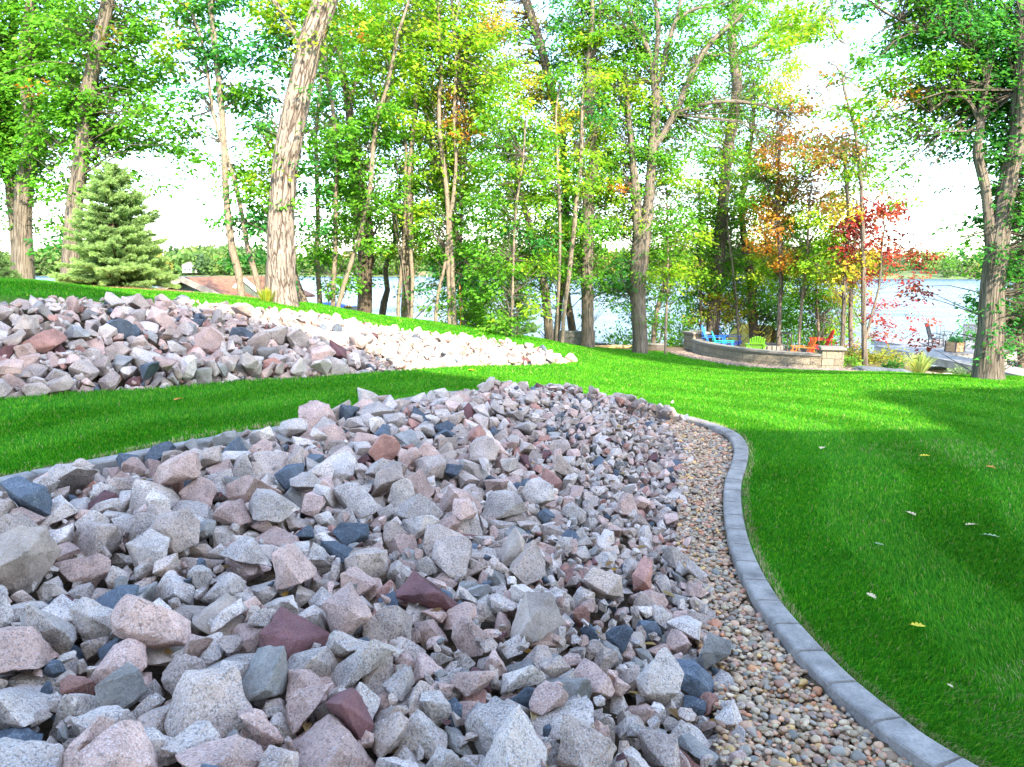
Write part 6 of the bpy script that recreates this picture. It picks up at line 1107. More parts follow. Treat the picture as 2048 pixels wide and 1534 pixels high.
for _ in range(900):
    x_, y_ = rr.uniform(-.4, 2.0), rr.uniform(7.6, 9.2)
    if not in_poly(np.array([x_]), np.array([y_]), ROCKS_A)[0]: continue
    dd_ = float(path_dist(np.array([x_]), np.array([y_]), CURB)[0])
    if not .07 < dd_ < .5 or rr.random() > .5: continue
    v, f = lo[int(rr.integers(NPROTO))]; Mq = np.array(Quaternion(rr.normal(size=4)).normalized().to_matrix()); s_ = rr.uniform(.10, .19)
    VV.append((v * s_) @ Mq.T + (x_, y_, gz_(x_, y_) + rr.uniform(-.02, .05) + .12 * min(1, dd_ / .3))); FF.append(f + off); off += len(v); MI.append(np.full(len(f), int(rr.choice(len(ROCKCOL), p=wts / wts.sum())))); nf += 1
print('filler stones', nf)
me = np_mesh('rock_rubble', np.concatenate(VV), np.concatenate(FF), [c[2] for c in ROCKCOL], np.concatenate(MI))
tag(link('rock_rubble', me), 'grey and pink quarry stones packed between and behind the larger rocks', 'rubble', kind='stuff')

# ---- river pebbles between the rocks and the edging
def ico(sub):
    bm = bmesh.new(); bmesh.ops.create_icosphere(bm, subdivisions=sub, radius=1); bm.verts.index_update()
    v = np.array([q.co[:] for q in bm.verts]); f = np.array([[q.index for q in g.verts] for g in bm.faces]); bm.free(); return v, f
iv, jf = ico(2)
pe = np.array([(p[0], p[1]) for p in PEBBLES]); x0, y0 = pe.min(0) - .15; x1, y1 = pe.max(0) + .05
npb = int((x1-x0)*(y1-y0)*4200)
px_ = rr.uniform(x0, x1, npb); py_ = rr.uniform(y0, y1, npb)
k = in_poly(px_ + .0, py_, PEBBLES) | (in_poly(px_ + .12, py_, PEBBLES) & ~in_poly(px_, py_, PEBBLES) & in_poly(px_, py_, ROCKS_A))
px_, py_ = px_[k], py_[k]
dcu, _ = curb_info(px_, py_); k = dcu > .02; px_, py_ = px_[k], py_[k]
a = rr.lognormal(math.log(.0115), .30, len(px_)); sc3 = np.stack([a * rr.uniform(1.0, 1.45, len(a)), a, a * rr.uniform(.5, .8, len(a))], 1)
gz = ground_np(px_, py_) - .075 + rr.uniform(0, .045, len(a)) + sc3[:, 2] * .4
th = rr.uniform(0, 6.28, len(a)); tl = rr.normal(0, .3, len(a))
def rotm(th, tl):
    c, s = np.cos(th), np.sin(th); ct, st = np.cos(tl), np.sin(tl); o = np.zeros_like(c); e = np.ones_like(c)
    Rz = np.stack([np.stack([c, -s, o], 1), np.stack([s, c, o], 1), np.stack([o, o, e], 1)], 1)
    Rx = np.stack([np.stack([e, o, o], 1), np.stack([o, ct, -st], 1), np.stack([o, st, ct], 1)], 1)
    return Rz @ Rx
Rm = rotm(th, tl)
lump = 1 + .10 * np.sin(iv[:, 0]*3.1 + iv[:, 1]*2.3)[None, :, None]
V = np.einsum('nij,nkj->nki', Rm, iv[None] * sc3[:, None, :] * lump) + np.stack([px_, py_, gz], 1)[:, None, :]
F = (jf[None] + (np.arange(len(a)) * len(iv))[:, None, None]).reshape(-1, 3)
M['pebble'] = island_mat('river_pebble', [(0, (.38,.21,.13)), (.15, (.43,.29,.18)), (.3, (.27,.24,.20)), (.45, (.58,.30,.18)), (.6, (.40,.31,.19)), (.72, (.58,.42,.27)), (.85, (.21,.195,.175)), (.93, (.52,.20,.10)), (1, (.62,.40,.14))], .5, 0, .3, 60, .002, .45)
tag(link('river_pebbles', np_mesh('river_pebbles', V.reshape(-1, 3), F, M['pebble'], smooth=True)), 'small rounded multicoloured pebbles filling the strip beside the concrete edging', 'pebbles', kind='stuff')

# ---- stamped concrete edging round the near bed
L = 0; rows = []
cp = CURB
prof_c = [(0.0,-.12),(0.0,.010),(.006,.019),(.016,.023),(.120,.023),(.131,.018),(.136,.008),(.136,-.12)]
seg = [0.0]
for i in range(1, len(cp)): seg.append(seg[-1] + (cp[i]-cp[i-1]).length)
tot = seg[-1]
sample = sorted(set(list(np.arange(0, tot, .05)) + [j + e for j in np.arange(.25, tot, .29) for e in (-.010, -.004, .004, .010)]))
jn = np.arange(.25, tot, .29)
V = []; F = []
xs_ = np.interp(sample, seg, [p[0] for p in cp]); ys_ = np.interp(sample, seg, [p[1] for p in cp])
tx = np.gradient(xs_, sample); ty = np.gradient(ys_, sample); 
kk = np.ones(15)/15; tx = np.convolve(np.pad(tx, 7, 'edge'), kk, 'valid'); ty = np.convolve(np.pad(ty, 7, 'edge'), kk, 'valid')
ln = np.hypot(tx, ty); tx /= ln; ty /= ln
gzc = ground_np(xs_, ys_)
for i, s in enumerate(sample):
    groove = .014 if np.min(np.abs(jn - s)) < .006 else 0
    for o_, h_ in prof_c:
        V.append((xs_[i] - ty[i]*o_, ys_[i] + tx[i]*o_, gzc[i] + h_ - (groove if h_ > 0 else 0)))
m_ = len(prof_c)
for i in range(len(sample) - 1):
    for k in range(m_ - 1): F.append((i*m_+k, i*m_+k+1, (i+1)*m_+k+1, (i+1)*m_+k))
def edging_mat():
    m, nt, b = mat('stamped_grey_concrete')
    geo = N(nt, 'ShaderNodeNewGeometry')
    n1 = N(nt, 'ShaderNodeTexNoise', i_Scale=7.0, i_Detail=7.0, i_Roughness=.65); n2 = N(nt, 'ShaderNodeTexNoise', i_Scale=90.0, i_Detail=4.0)
    for n_ in (n1, n2): nt.links.new(geo.outputs['Position'], n_.inputs[0])
    c = ramp(nt, n1.outputs[0], [(.3, (.13,.115,.105)), (.5, (.26,.23,.21)), (.72, (.38,.335,.30))]).outputs[0]
    q = ramp(nt, n2.outputs[0], [(.3, (.8,.8,.8)), (.7, (1.12,1.12,1.12))]).outputs[0]
    nt.links.new(mixc(nt, 1, c, q, 'MULTIPLY'), b.inputs['Base Color']); b.inputs['Roughness'].default_value = .75
    h = N(nt, 'ShaderNodeMath', operation='ADD'); nt.links.new(n1.outputs[0], h.inputs[0]); nt.links.new(n2.outputs[0], h.inputs[1])
    bump(nt, h.outputs[0], .6, .006, b); return m
M['edging'] = edging_mat()
tag(link('concrete_edging', np_mesh('concrete_edging', V, F, M['edging'], smooth=False)), 'curving grey stamped concrete edging between the lawn and the near rock bed', 'edging')

# ================================================================ GRASS
def lawn_mask(x, y):
    ok = ~in_poly(x, y, BED) & ~in_poly(x, y, BANK)
    ok &= y < crest(x) + .25
    D, _ = curb_info(x, y); out = ~((D < .15))
    e = ((x - sp0.x - .3) / 1.45) ** 2 + ((y - sp0.y + .1) / 1.4) ** 2
    ok &= out & (e > 1.0 + .3 * np.sin(x * 9) * np.sin(y * 7)) & (seg_dist(x, y, _PW) > .98 + .1*np.sin(x*7)) & (patio_dip(x, y) < .5)
    return ok
gxs, gys, gsz = [], [], []
ycur = 1.4
while ycur < 25:
    st = max(.12, ycur * .06); ym = ycur + st / 2
    d = math.hypot(ym, 0)
    half = (1040 / FPX) * ym + 2.4
    dens = 17500 * (3.0 / max(d, 2.3)) ** 1.75
    n = int(dens * 2 * half * st)
    x = rng.uniform(-half, half, n); y = rng.uniform(ycur, ycur + st, n)
    k = lawn_mask(x, y); x, y = x[k], y[k]
    gxs.append(x); gys.append(y); gsz.append(np.full(len(x), max(.0019, .00085 * ym)))
    ycur += st
bx = np.concatenate(gxs); by = np.concatenate(gys); bw = np.concatenate(gsz)
print('grass blades', len(bx))
bz = ground_np(bx, by) + 0.018 * vnoise(bx, by, 2.2, 3) - .006
D, T = curb_info(bx, by)
inside_left = by > 0
# mowing passes about half a metre wide follow the edging; the mower laid each one the other way
wob = D + .10 * np.sin(bx * 1.1) + .06 * np.sin(by * 2.3 + bx)
stripe = np.tanh(4.5 * np.sin((wob - .25) * math.pi / .55))
fade = np.clip(1.5 - by / 14, .25, 1)
leanx = T[:, 0] * stripe * .6 * fade; leany = -np.abs(T[:, 1]) * stripe * .6 * fade
h = rng.uniform(.024, .044, len(bx)) * np.clip(1 + .25*vnoise(bx, by, 6, 5), .7, 1.4) * np.where(bw > .008, 1.05, 1)
az = rng.uniform(0, 6.28, len(bx)); sp = rng.uniform(.0, .8, len(bx))
tx_ = bx + h * (leanx + np.cos(az) * sp); ty_ = by + h * (leany + np.sin(az) * sp); tz_ = bz + h
wa = rng.uniform(0, 3.14, len(bx)); wx = np.cos(wa) * bw; wy = np.sin(wa) * bw * .6
near = by < 6.5
# far blades: one triangle; near blades: bent, four vertices
def blades(k, seg2):
    B = np.stack([bx[k], by[k], bz[k]], 1); Tp = np.stack([tx_[k], ty_[k], tz_[k]], 1); W = np.stack([wx[k], wy[k], 0*wx[k]], 1)
    n = len(B)
    if not seg2:
        V = np.stack([B - W, B + W, Tp], 1).reshape(-1, 3); return V, np.arange(3*n).reshape(n, 3)
    mid = B * .45 + Tp * .55; mid[:, 2] += h[k] * .16; mid[:, :2] = B[:, :2] * .62 + Tp[:, :2] * .38
    V = np.stack([B - W, B + W, mid + W*.75, mid - W*.75, Tp], 1).reshape(-1, 3); o = (np.arange(n) * 5)[:, None]
    return V, np.concatenate([np.stack([o[:,0], o[:,0]+1, o[:,0]+2], 1), np.stack([o[:,0], o[:,0]+2, o[:,0]+3], 1), np.stack([o[:,0]+3, o[:,0]+2, o[:,0]+4], 1)])
V1, F1 = blades(~near, False); V2, F2 = blades(near, True)
M['grass'] = island_mat('grass_blade', [(0, (.025,.19,.008)), (.35, (.05,.27,.010)), (.7, (.09,.35,.012)), (.9, (.15,.41,.016)), (.965, (.24,.42,.025)), (.99, (.38,.36,.12)), (1, (.45,.38,.16))], .7, .45, .26, .8, 0, .12)
M['dry_grass'] = island_mat('dry_grass_blade', [(0, (.34,.30,.12)), (.5, (.42,.36,.17)), (1, (.24,.30,.06))], .6, .3)
dryb = (D < .20) & (rng.uniform(0, 1, len(bx)) < .55)
dryb |= (vnoise(bx, by, 1.7, 12) > .55) & (rng.uniform(0, 1, len(bx)) < .10)
d1 = dryb[~near]; d2 = dryb[near]; mi_g = np.concatenate([d1, np.concatenate([d2, d2, d2])]).astype(np.int32)
tag(link('grass', np_mesh('grass', np.concatenate([V1, V2]), np.concatenate([F1, F2 + len(V1)]), [M['grass'], M['dry_grass']], mi_g)), 'short striped green lawn grass around the rock beds', 'grass', kind='stuff')
# dry straw under the young spruce
n = 5200; x = sp0.x + .3 + rng.normal(0, .85, n); y = sp0.y - .1 + rng.normal(0, .75, n); z = ground_np(x, y) + .012
an = rng.uniform(0, 6.28, n); L_ = rng.uniform(.03, .09, n); w_ = .005
dx = np.stack([np.cos(an)*L_, np.sin(an)*L_, rng.uniform(-.01, .025, n)], 1); wv = np.stack([-np.sin(an)*w_, np.cos(an)*w_, 0*an], 1); P0 = np.stack([x, y, z], 1)
V = np.stack([P0 - wv, P0 + wv, P0 + dx], 1).reshape(-1, 3)
M['straw'] = island_mat('dry_needle_straw', [(0, (.22,.11,.05)), (.5, (.42,.25,.13)), (1, (.58,.42,.24))], .8, .1)
tag(link('needle_straw', np_mesh('needle_straw', V, np.arange(3*n).reshape(n, 3), M['straw'])), 'dry orange brown needle straw under the young spruce', 'straw', kind='stuff')

# ================================================================ TREES
# how thick the foliage stands and its colour, by compass of the view (64 px cells of the photograph)
DENS = ["88767675888899884688666676148998","99875775778899973688666673148999","99987456647889996788675662357999",
"99987524538989887788776664565799","89885644759979889788867777746368","66563246859888989888767787743028",
"25300016738888898887687887763039","05300004648788898876778788864227","00000000037305898878888888833138",
"00000000012003885224468788632048","00000000000000662001241123432016"]
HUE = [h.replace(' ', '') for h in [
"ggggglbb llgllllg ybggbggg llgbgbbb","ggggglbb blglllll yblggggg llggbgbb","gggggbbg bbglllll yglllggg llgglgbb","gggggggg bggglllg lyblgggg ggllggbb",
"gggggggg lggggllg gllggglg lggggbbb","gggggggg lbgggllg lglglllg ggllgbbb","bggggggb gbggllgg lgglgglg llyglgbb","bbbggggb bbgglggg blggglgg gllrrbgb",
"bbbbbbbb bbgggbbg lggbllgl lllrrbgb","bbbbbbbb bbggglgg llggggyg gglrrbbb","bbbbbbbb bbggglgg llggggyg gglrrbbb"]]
# small patches that have turned: centre, radius, colour
ACC = [(912,225,30,'o'),(905,185,22,'o'),(925,262,16,'o'),(985,35,18,'o'),(712,60,10,'o'),(1060,150,28,'y'),(1000,20,40,'y'),(712,45,18,'y'),(1050,25,20,'y'),
 (1570,175,32,'y'),(1640,175,36,'n'),(1595,240,40,'n'),(1560,265,30,'n'),(1640,285,50,'n'),(1680,300,35,'n'),(1560,330,30,'o'),(1630,375,45,'n'),(1590,370,30,'n'),(1540,430,42,'o'),(1525,480,30,'o'),(1575,515,25,'o'),(1725,175,20,'o'),
 (1800,192,30,'o'),(1700,232,12,'o'),(1535,305,30,'o'),(1770,440,52,'r'),(1810,470,45,'r'),(1845,520,38,'r'),(1740,558,24,'r'),(1795,525,38,'r'),(1705,455,28,'r'),(1700,500,22,'r'),(1870,530,24,'r'),(1780,592,15,'r'),(1800,640,22,'r'),(1775,655,20,'r'),(1770,690,22,'r'),(1712,690,22,'r'),(1740,630,14,'r'),
 (1690,415,40,'y'),(1725,535,40,'y'),(1680,570,32,'y'),(1500,470,20,'y'),(1240,370,16,'o'),(80,175,12,'o'),(205,75,16,'n')]
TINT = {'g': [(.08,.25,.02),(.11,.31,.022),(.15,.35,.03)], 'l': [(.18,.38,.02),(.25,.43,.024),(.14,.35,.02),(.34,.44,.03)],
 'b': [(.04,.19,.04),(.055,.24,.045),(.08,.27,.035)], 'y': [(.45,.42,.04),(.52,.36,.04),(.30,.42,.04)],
 'o': [(.55,.20,.03),(.60,.27,.04),(.45,.36,.05),(.22,.30,.04)], 'n': [(.34,.13,.05),(.42,.20,.05),(.28,.22,.05),(.16,.24,.04)],
 'r': [(.30,.035,.035),(.40,.05,.04),(.22,.035,.04),(.36,.10,.05)]}
def catmull(P, Rr, step):
    P = [Vector(p) for p in P]; Q = [P[0]*2 - P[1]] + P + [P[-1]*2 - P[-2]]; R2 = [Rr[0]] + list(Rr) + [Rr[-1]]
    o, r = [], []
    for i in range(1, len(Q) - 2):
        a, b, c, d = Q[i-1:i+3]; n = max(1, int((c-b).length / step))
        for k in range(n):
            t = k / n
            o.append(0.5 * ((2*b) + (c-a)*t + (2*a-5*b+4*c-d)*t*t + (3*b-a-3*c+d)*t**3)); r.append(R2[i]*(1-t) + R2[i+1]*t)
    o.append(Q[-2].copy()); r.append(R2[-2]); return o, r
def wood_tube(store, pts, rad, n, rough=0.0, seed=0, flare=False):
    """rings of a limb into store = (verts, faces, barkco)"""
    Vs, Fs, Bs = store; base = len(Vs); pr = None; L = 0
    for i, p in enumerate(pts):
        t = (pts[min(i+1, len(pts)-1)] - pts[max(i-1, 0)])
        if t.length < 1e-6: t = Vector((0,0,1))
        t.normalize()
        if pr is None: pr = t.cross(Vector((0, 1, 0.05))).normalized()
        r = pr - t * pr.dot(t)
        r = r.normalized() if r.length > 1e-5 else t.orthogonal().normalized()
        pr = r; u = t.cross(r)
        if i: L += (pts[i] - pts[i-1]).length
        for k in range(n):
            a = 2*math.pi*k/n; q = rad[i]
            if flare and L < .7: q *= 1 + (.07 + .15 * math.sin(a*2.5 + seed) ** 2 * 1) * math.exp(-L / .22)
            if rough:
                cx, cy = math.cos(a)*rad[0], math.sin(a)*rad[0]
                q += rough * (noise.noise(Vector((cx*13, cy*13, L*2.2 + seed))) + .5*noise.noise(Vector((cx*30, cy*30, L*6 + seed)))) + .06*q*noise.noise(Vector((cx*2, cy*2, L*1.1 + seed)))
            Vs.append(p + (r*math.cos(a) + u*math.sin(a)) * q)
            Bs.append((math.cos(a)*max(rad[i], .02) + seed, math.sin(a)*max(rad[i], .02), L))
    for i in range(len(pts) - 1):
        for k in range(n):
            a = base + i*n + k; b = base + i*n + (k+1) % n
            Fs.append((a, b, b+n, a+n))
def wood_mesh(name, store, m):
    V, F, B = store
    return np_mesh(name, np.array([v[:] for v in V]), np.array(F), m, smooth=True, attrs={'barkco': ('FLOAT_VECTOR', np.array(B))})
def leaf_array(centers, dirs, normals, length, width, tint):
    """six-sided folded leaves"""
    n = len(centers); d = dirs / (np.linalg.norm(dirs, axis=1)[:, None] + 1e-9)
    s = np.cross(d, normals); s /= (np.linalg.norm(s, axis=1)[:, None] + 1e-9); u = np.cross(s, d)
    l = length[:, None]; w_ = width[:, None]
    V = np.stack([centers, centers + d*l*.30 - s*w_*.5 + u*w_*.16, centers + d*l*.72 - s*w_*.38 + u*w_*.10, centers + d*l - u*l*.12,
                  centers + d*l*.72 + s*w_*.38 + u*w_*.10, centers + d*l*.30 + s*w_*.5 + u*w_*.16], 1)
    o = (np.arange(n) * 6)[:, None]
    F = np.concatenate([o + np.array([[0, 1, 2, 3]]), o + np.array([[0, 3, 4, 5]])])
    return V.reshape(-1, 3), F, np.repeat(tint, 6, axis=0)
class Tree:
    pass
TREES = []
def limb_world(pts, d0, d1=None):
    """polyline of (px, py, width px[, depth offset]) at distance d0 (to d1 at its end)"""
    P, Rr = [], []
    for i, q in enumerate(pts):
        d = d0 + ((d1 or d0) - d0) * i / max(1, len(pts)-1) + (q[3] if len(q) > 3 else 0)
        P.append(at(q[0], q[1], d)); Rr.append(q[2] / 2 * d / FPX)
    return P, Rr
def tree(label, d, stems, barkm='bark_mid', reach=150, share=1.0, name='deciduous_tree', cat='tree', group='trees along the lake shore', rough=0, leaf=.100, up=True, base=True, hue=None, dtop=None, tall=None):
    T = Tree(); T.label = label; T.d = d; T.reach = reach; T.share = share; T.bark = barkm; T.name = name; T.cat = cat; T.group = group; T.rough = rough; T.leaf = leaf; T.hue = hue
    T.stems = []; T.skel = []
    for si, st in enumerate(stems):
        main = si == 0 or st[0] == 'base'
        pts = st[1:] if st[0] == 'base' else st
        P, Rr = limb_world(pts, d, dtop)
        if main and base:
            g = ground(P[0].x, P[0].y) if False else float(ground_np(np.array([P[0].x]), np.array([P[0].y]))[0])
            dirn = (P[0] - P[1]).normalized()
            if dirn.z > -.3: dirn = Vector((0, 0, -1))
            k = 0
            if P[0].z > g - .1:
                e = (P[0].z - g + .25) / -dirn.z
                nseg = max(1, int(e / .8))
                ext = [P[0] + dirn * (e * (j + 1) / nseg) for j in range(nseg)][::-1]
                P = ext + P; Rr = [Rr[0] * (1.05 + .03*(nseg-j)) for j in range(nseg)] + Rr
        if up and pts[-1][1] < 60:      # runs out of the frame: the tree goes on
            dd = (P[-1] - P[-2]).normalized(); r0 = Rr[-1]
            Ltop = tall or 3.5
            for j in range(1, 4):
                dd = (dd + Vector((random.uniform(-.12,.12), random.uniform(-.1,.1), .15))).normalized()
                P.append(P[-1] + dd * Ltop / 3); Rr.append(r0 * (1 - .28*j))
        T.stems.append((P, Rr, main))
        pr = max(1, int(sum(((P[i+1]-P[i]).length for i in range(len(P)-1))) / .5))
        o, r = catmull(P, Rr, .5)
        for q, rad in zip(o, r):
            fx, fy = to_px(q.x, q.y, q.z); T.skel.append((fx, fy, q, rad))
    TREES.append(T); T.cells = []
    return T
# pixel outlines of every trunk, left to right
tree('tall oak at far left with bowed trunk and a twin trunk behind', 17.0, [
 [(48,562,38),(47,520,35),(46,470,32),(46,411,31),(50,370,31),(58,330,32),(66,274,32),(68,245,31),(62,219,28),(52,170,24),(50,137,23),(51,100,22),(54,68,20),(62,0,18)],
 ['base',(34,540,22,.5),(33,480,21,.5),(26,420,20,.5),(22,365,20,.5),(20,300,18,.5),(20,220,17,.5),(22,130,15,.5),(28,20,12,.5)]], 'bark_mid', 190, 1.2, rough=.012)
tree('straight oak just left of the young spruce', 16.0, [
 [(141,566,37),(143,520,33),(146,456,30),(150,400,29),(157,356,28),(165,290,27),(172,230,26),(176,182,26),(187,130,25),(196,91,24),(206,50,23),(214,10,22)]], 'bark_mid', 230, 1.2, rough=.012)
tree('slim pale leaning twin stem tree in front of the boathouse roof', 15.5, [
 [(484,597,15),(476,540,15),(465,502,15),(457,440,14),(452,388,13),(450,330,13),(447,274,12),(443,220,12),(438,170,11),(431,110,11),(427,68,11),(420,0,10)],
 ['base',(520,590,11),(510,545,11),(496,500,10),(488,450,9),(478,400,9),(470,365,8),(460,330,7),(452,300,6)],
 [(444,285,7),(436,262,6),(425,220,6),(416,150,6),(408,100,6),(397,60,6),(382,20,5)]], 'bark_thin', 130, .8)
tree('massive furrowed trunk leaning right, nearest of the shoreline trees', 15.0, [
 [(563,610,68),(561,570,58),(561,525,53),(562,480,50),(563,433,49),(565,390,49),(569,342,48),(578,285,48),(589,228,48),(600,178,47),(611,128,46),(622,85,45),(634,46,44),(650,0,42),(672,-70,40)],
 [(640,20,20),(665,-20,16),(700,-60,12)],[(612,120,18),(590,70,12),(560,20,9),(535,-20,7)]], 'bark_big', 150, .9, rough=.022, leaf=.10)
tree('grey trunk leaning left behind the base of the massive trunk', 19.0, [
 [(612,612,15),(603,590,15),(592,560,13),(584,530,12),(578,480,11),(574,430,9),(572,380,8),(560,330,6),(535,290,4)]], 'bark_mid', 110, .8)
tree('slim sapling with a leafy column close right of the massive trunk', 20.0, [
 [(640,611,11),(637,560,10),(633,500,10),(636,456,9),(635,400,9),(633,330,8),(632,260,7),(640,180,6),(648,90,5),(652,20,4)]], 'bark_thin', 75, 1.0)
tree('thin pale wavy stem second right of the massive trunk', 18.5, [
 [(666,613,9),(667,560,9),(671,500,9),(671,411,9),(673,360,8),(673,319,8),(670,260,8),(664,205,7),(656,170,6),(651,110,5),(650,40,4)]], 'bark_thin', 70, .9)
tree('slender pale tree leaning right across the dark double trunk', 18.0, [
 [(676,614,9),(688,570,9),(704,520,9),(718,479,9),(730,430,9),(739,388,9),(743,340,9),(746,297,9),(752,255,8),(760,219,8),(774,175,7),(782,137,7),(790,100,6),(796,68,6),(812,20,5)]], 'bark_thin', 110, 1.0)
tree('dark double trunk oak left of the crooked tree', 22.0, [
 [(729,628,30),(730,580,29),(730,540,28),(729,502,27),(722,455,25),(714,411,23),(711,365,21),(709,319,19),(704,270,17),(697,215,15),(690,165,14),(680,110,11),(670,50,9)],
 [(732,560,14),(741,520,15),(742,480,14),(735,430,11),(728,395,9),(722,350,8)],[(700,200,9),(720,130,7),(745,60,6)]], 'bark_dark', 150, 1.0)
tree('short crooked tree bent like a question mark over the water', 23.0, [
 [(764,634,14),(768,605,14),(775,580,11),(772,555,10),(771,535,10),(777,518,11),(786,506,11),(790,480,8),(788,440,7),(784,400,5)],
 [(786,507,9),(800,503,7),(815,490,5),(832,475,4)]], 'bark_mid', 80, .9)
tree('grey trunk flanked by two thin pale stems', 20.5, [
 [(811,643,19),(812,590,18),(815,550,18),(817,502,18),(820,440,15),(821,388,13),(822,330,10),(826,270,8),(836,200,7),(840,130,6),(842,60,5)],
 ['base',(796,643,7,-.6),(797,600,7,-.6),(801,560,8,-.6),(805,520,8,-.6),(809,470,7,-.6),(811,411,7,-.6),(811,350,7,-.6),(812,297,6,-.6),(806,240,5,-.6)],
 ['base',(822,645,7,-.7),(824,600,7,-.7),(825,560,8,-.7),(821,500,8,-.7),(820,440,8,-.7),(817,400,8,-.7),(819,340,8,-.7),(823,290,8,-.7),(830,220,8,-.7),(835,140,7,-.7),(838,80,6,-.7),(836,20,5,-.7)]], 'bark_thin', 95, 1.0)
tree('clump of three pale stems crossing low down, at centre left', 19.5, [
 [(899,652,8),(898,590,8),(896,525,8),(896,450,8),(894,388,9),(888,340,9),(883,297,9),(878,240,8),(879,190,8),(883,150,7),(879,91,7),(876,0,6)],
 ['base',(909,652,9),(906,580,9),(903,502,9),(899,433,9),(906,400,8),(909,370,7),(912,319,6),(908,250,6),(910,180,6),(912,114,5),(906,30,5)],
 ['base',(871,651,7),(873,610,7),(880,570,7),(888,540,7),(893,500,6),(896,440,5)],[(898,110,5),(905,70,4),(914,30,4)]], 'bark_thin', 110, 1.1)
tree('thin dark stem beside the orange pole', 20.5, [
 [(925,650,6),(923,600,6),(921,540,6),(922,450,6),(926,380,5),(930,320,5),(931,250,5),(932,180,4),(934,80,4)]], 'bark_mid', 80, .9)
tree('dark trunk leaning far left with mossy base right of the orange pole', 23.0, [
 [(958,656,15),(955,630,15),(948,595,15),(940,560,14),(930,525,14),(915,480,14),(902,433,15),(888,400,15),(876,374,14),(868,330,11),(860,280,9),(856,220,7)]], 'bark_dark', 140, 1.2)
tree('thin young sapling rising left of the small blue green spruce', 18.5, [
 [(1024,640,5),(1025,589,5),(1027,520,5),(1029,456,5),(1034,400,5),(1040,360,4),(1047,310,4),(1050,260,3)]], 'bark_thin', 90, 1.0, hue=None)
tree('leaning brown trunk left of the grey stone planter', 23.5, [
 [(1099,684,18),(1096,640,18),(1091,590,17),(1086,560,17),(1077,525,16),(1070,495,15),(1062,465,14),(1052,425,12),(1040,390,10),(1030,350,8),(1024,300,6)]], 'bark_mid', 120, 1.0)
tree('tall tree with high trunk bending left at the top centre', 25.0, [
 [(1112,680,13),(1118,620,13),(1124,560,13),(1130,493,13),(1132,430,13),(1130,370,14),(1126,300,14),(1120,250,15),(1106,196,16),(1098,160,16),(1090,125,17),(1082,95,17),(1074,68,17),(1062,30,17),(1052,0,17)]], 'bark_mid', 150, 1.0)
tree('pair of thin stems crossing in front of the stone planter', 21.0, [
 [(1112,684,6),(1115,620,6),(1119,540,6),(1120,456,6),(1118,390,6),(1115,319,5),(1112,228,4),(1120,165,3)],
 ['base',(1124,686,8),(1129,620,8),(1138,550,9),(1143,502,9),(1149,450,9),(1152,401,9),(1159,350,8),(1163,300,7),(1164,228,6),(1167,170,5)]], 'bark_thin', 75, .8)
tree('dark trunk with orange leaves behind the crossing thin stems', 26.0, [
 [(1145,672,14),(1138,620,13),(1130,560,12),(1126,493,12),(1128,440,10),(1135,390,8)],
 [(1130,560,7),(1145,530,7),(1158,500,6),(1165,470,5)]], 'bark_dark', 80, .8)
tree('straight grey trunk with a swollen knee beside the stone planter', 23.0, [
 [(1174,698,29),(1175,660,25),(1175,600,24),(1174,550,24),(1175,502,23),(1176,430,22),(1177,380,22),(1181,350,22),(1190,320,19),(1188,290,17),(1186,250,16),(1180,205,15),(1177,160,14),(1177,128,12),(1182,70,10),(1185,20,9)],
 [(1172,352,13),(1158,325,10),(1150,300,7)],[(1178,130,7),(1195,80,6),(1200,20,5)]], 'bark_mid', 140, 1.1)
tree('large forked oak with wide V trunk and spreading bare limbs', 23.0, [
 [(1281,708,31),(1279,660,29),(1276,610,30),(1276,560,32),(1280,515,36),(1283,490,36),(1293,440,24),(1298,388,20),(1302,340,18),(1305,297,18),(1310,240,17),(1312,192,16),(1308,160,14),(1313,110,9),(1316,50,9),(1310,-10,7)],
 [(1280,500,26),(1275,440,20),(1272,388,19),(1267,340,14),(1264,300,12),(1258,240,9),(1255,190,7)],
 [(1307,165,10),(1301,115,10),(1287,80,9),(1275,60,7),(1262,30,5)],
 [(1312,170,11),(1325,140,10),(1332,100,10),(1345,60,9),(1358,20,7),(1362,-10,6)],
 [(1352,40,7),(1375,25,6),(1400,15,5),(1430,12,3)],
 [(1303,300,13),(1325,270,13),(1342,240,13),(1357,212,13),(1373,172,12),(1388,138,11),(1404,108,11),(1422,85,10),(1445,62,10),(1470,42,9),(1495,15,8),(1512,-15,6)],
 [(1350,225,8),(1375,218,8),(1400,210,8),(1435,204,7),(1470,203,7),(1500,206,6),(1530,212,5),(1555,222,4),(1580,226,3)],
 [(1345,230,5),(1320,195,5),(1300,205,4)],[(1410,105,5),(1430,112,4),(1450,104,3)]], 'bark_mid', 160, 1.25, rough=.01)
tree('long leaning grey trunk rising behind the blue lawn chair', 27.0, [
 [(1424,692,26),(1427,640,25),(1432,580,25),(1437,525,25),(1441,470,23),(1446,411,21),(1451,350,20),(1457,297,20),(1466,240,20),(1473,182,20),(1473,150,20),(1468,118,18),(1464,80,16),(1466,46,15),(1472,0,14)],
 [(1471,108,11),(1490,98,10),(1510,90,10),(1530,72,9),(1548,55,9),(1570,49,8),(1595,54,8),(1622,60,7),(1640,48,6),(1656,36,5),(1665,55,3),(1675,75,3),(1690,88,2)],
 [(1474,125,5),(1490,130,4),(1510,138,4),(1535,146,3)],
 [(1474,205,5),(1485,225,5),(1500,248,4),(1512,270,3)],
 [(1470,45,8),(1490,20,7),(1505,-8,5)]], 'bark_mid', 150, 1.1, rough=.01)
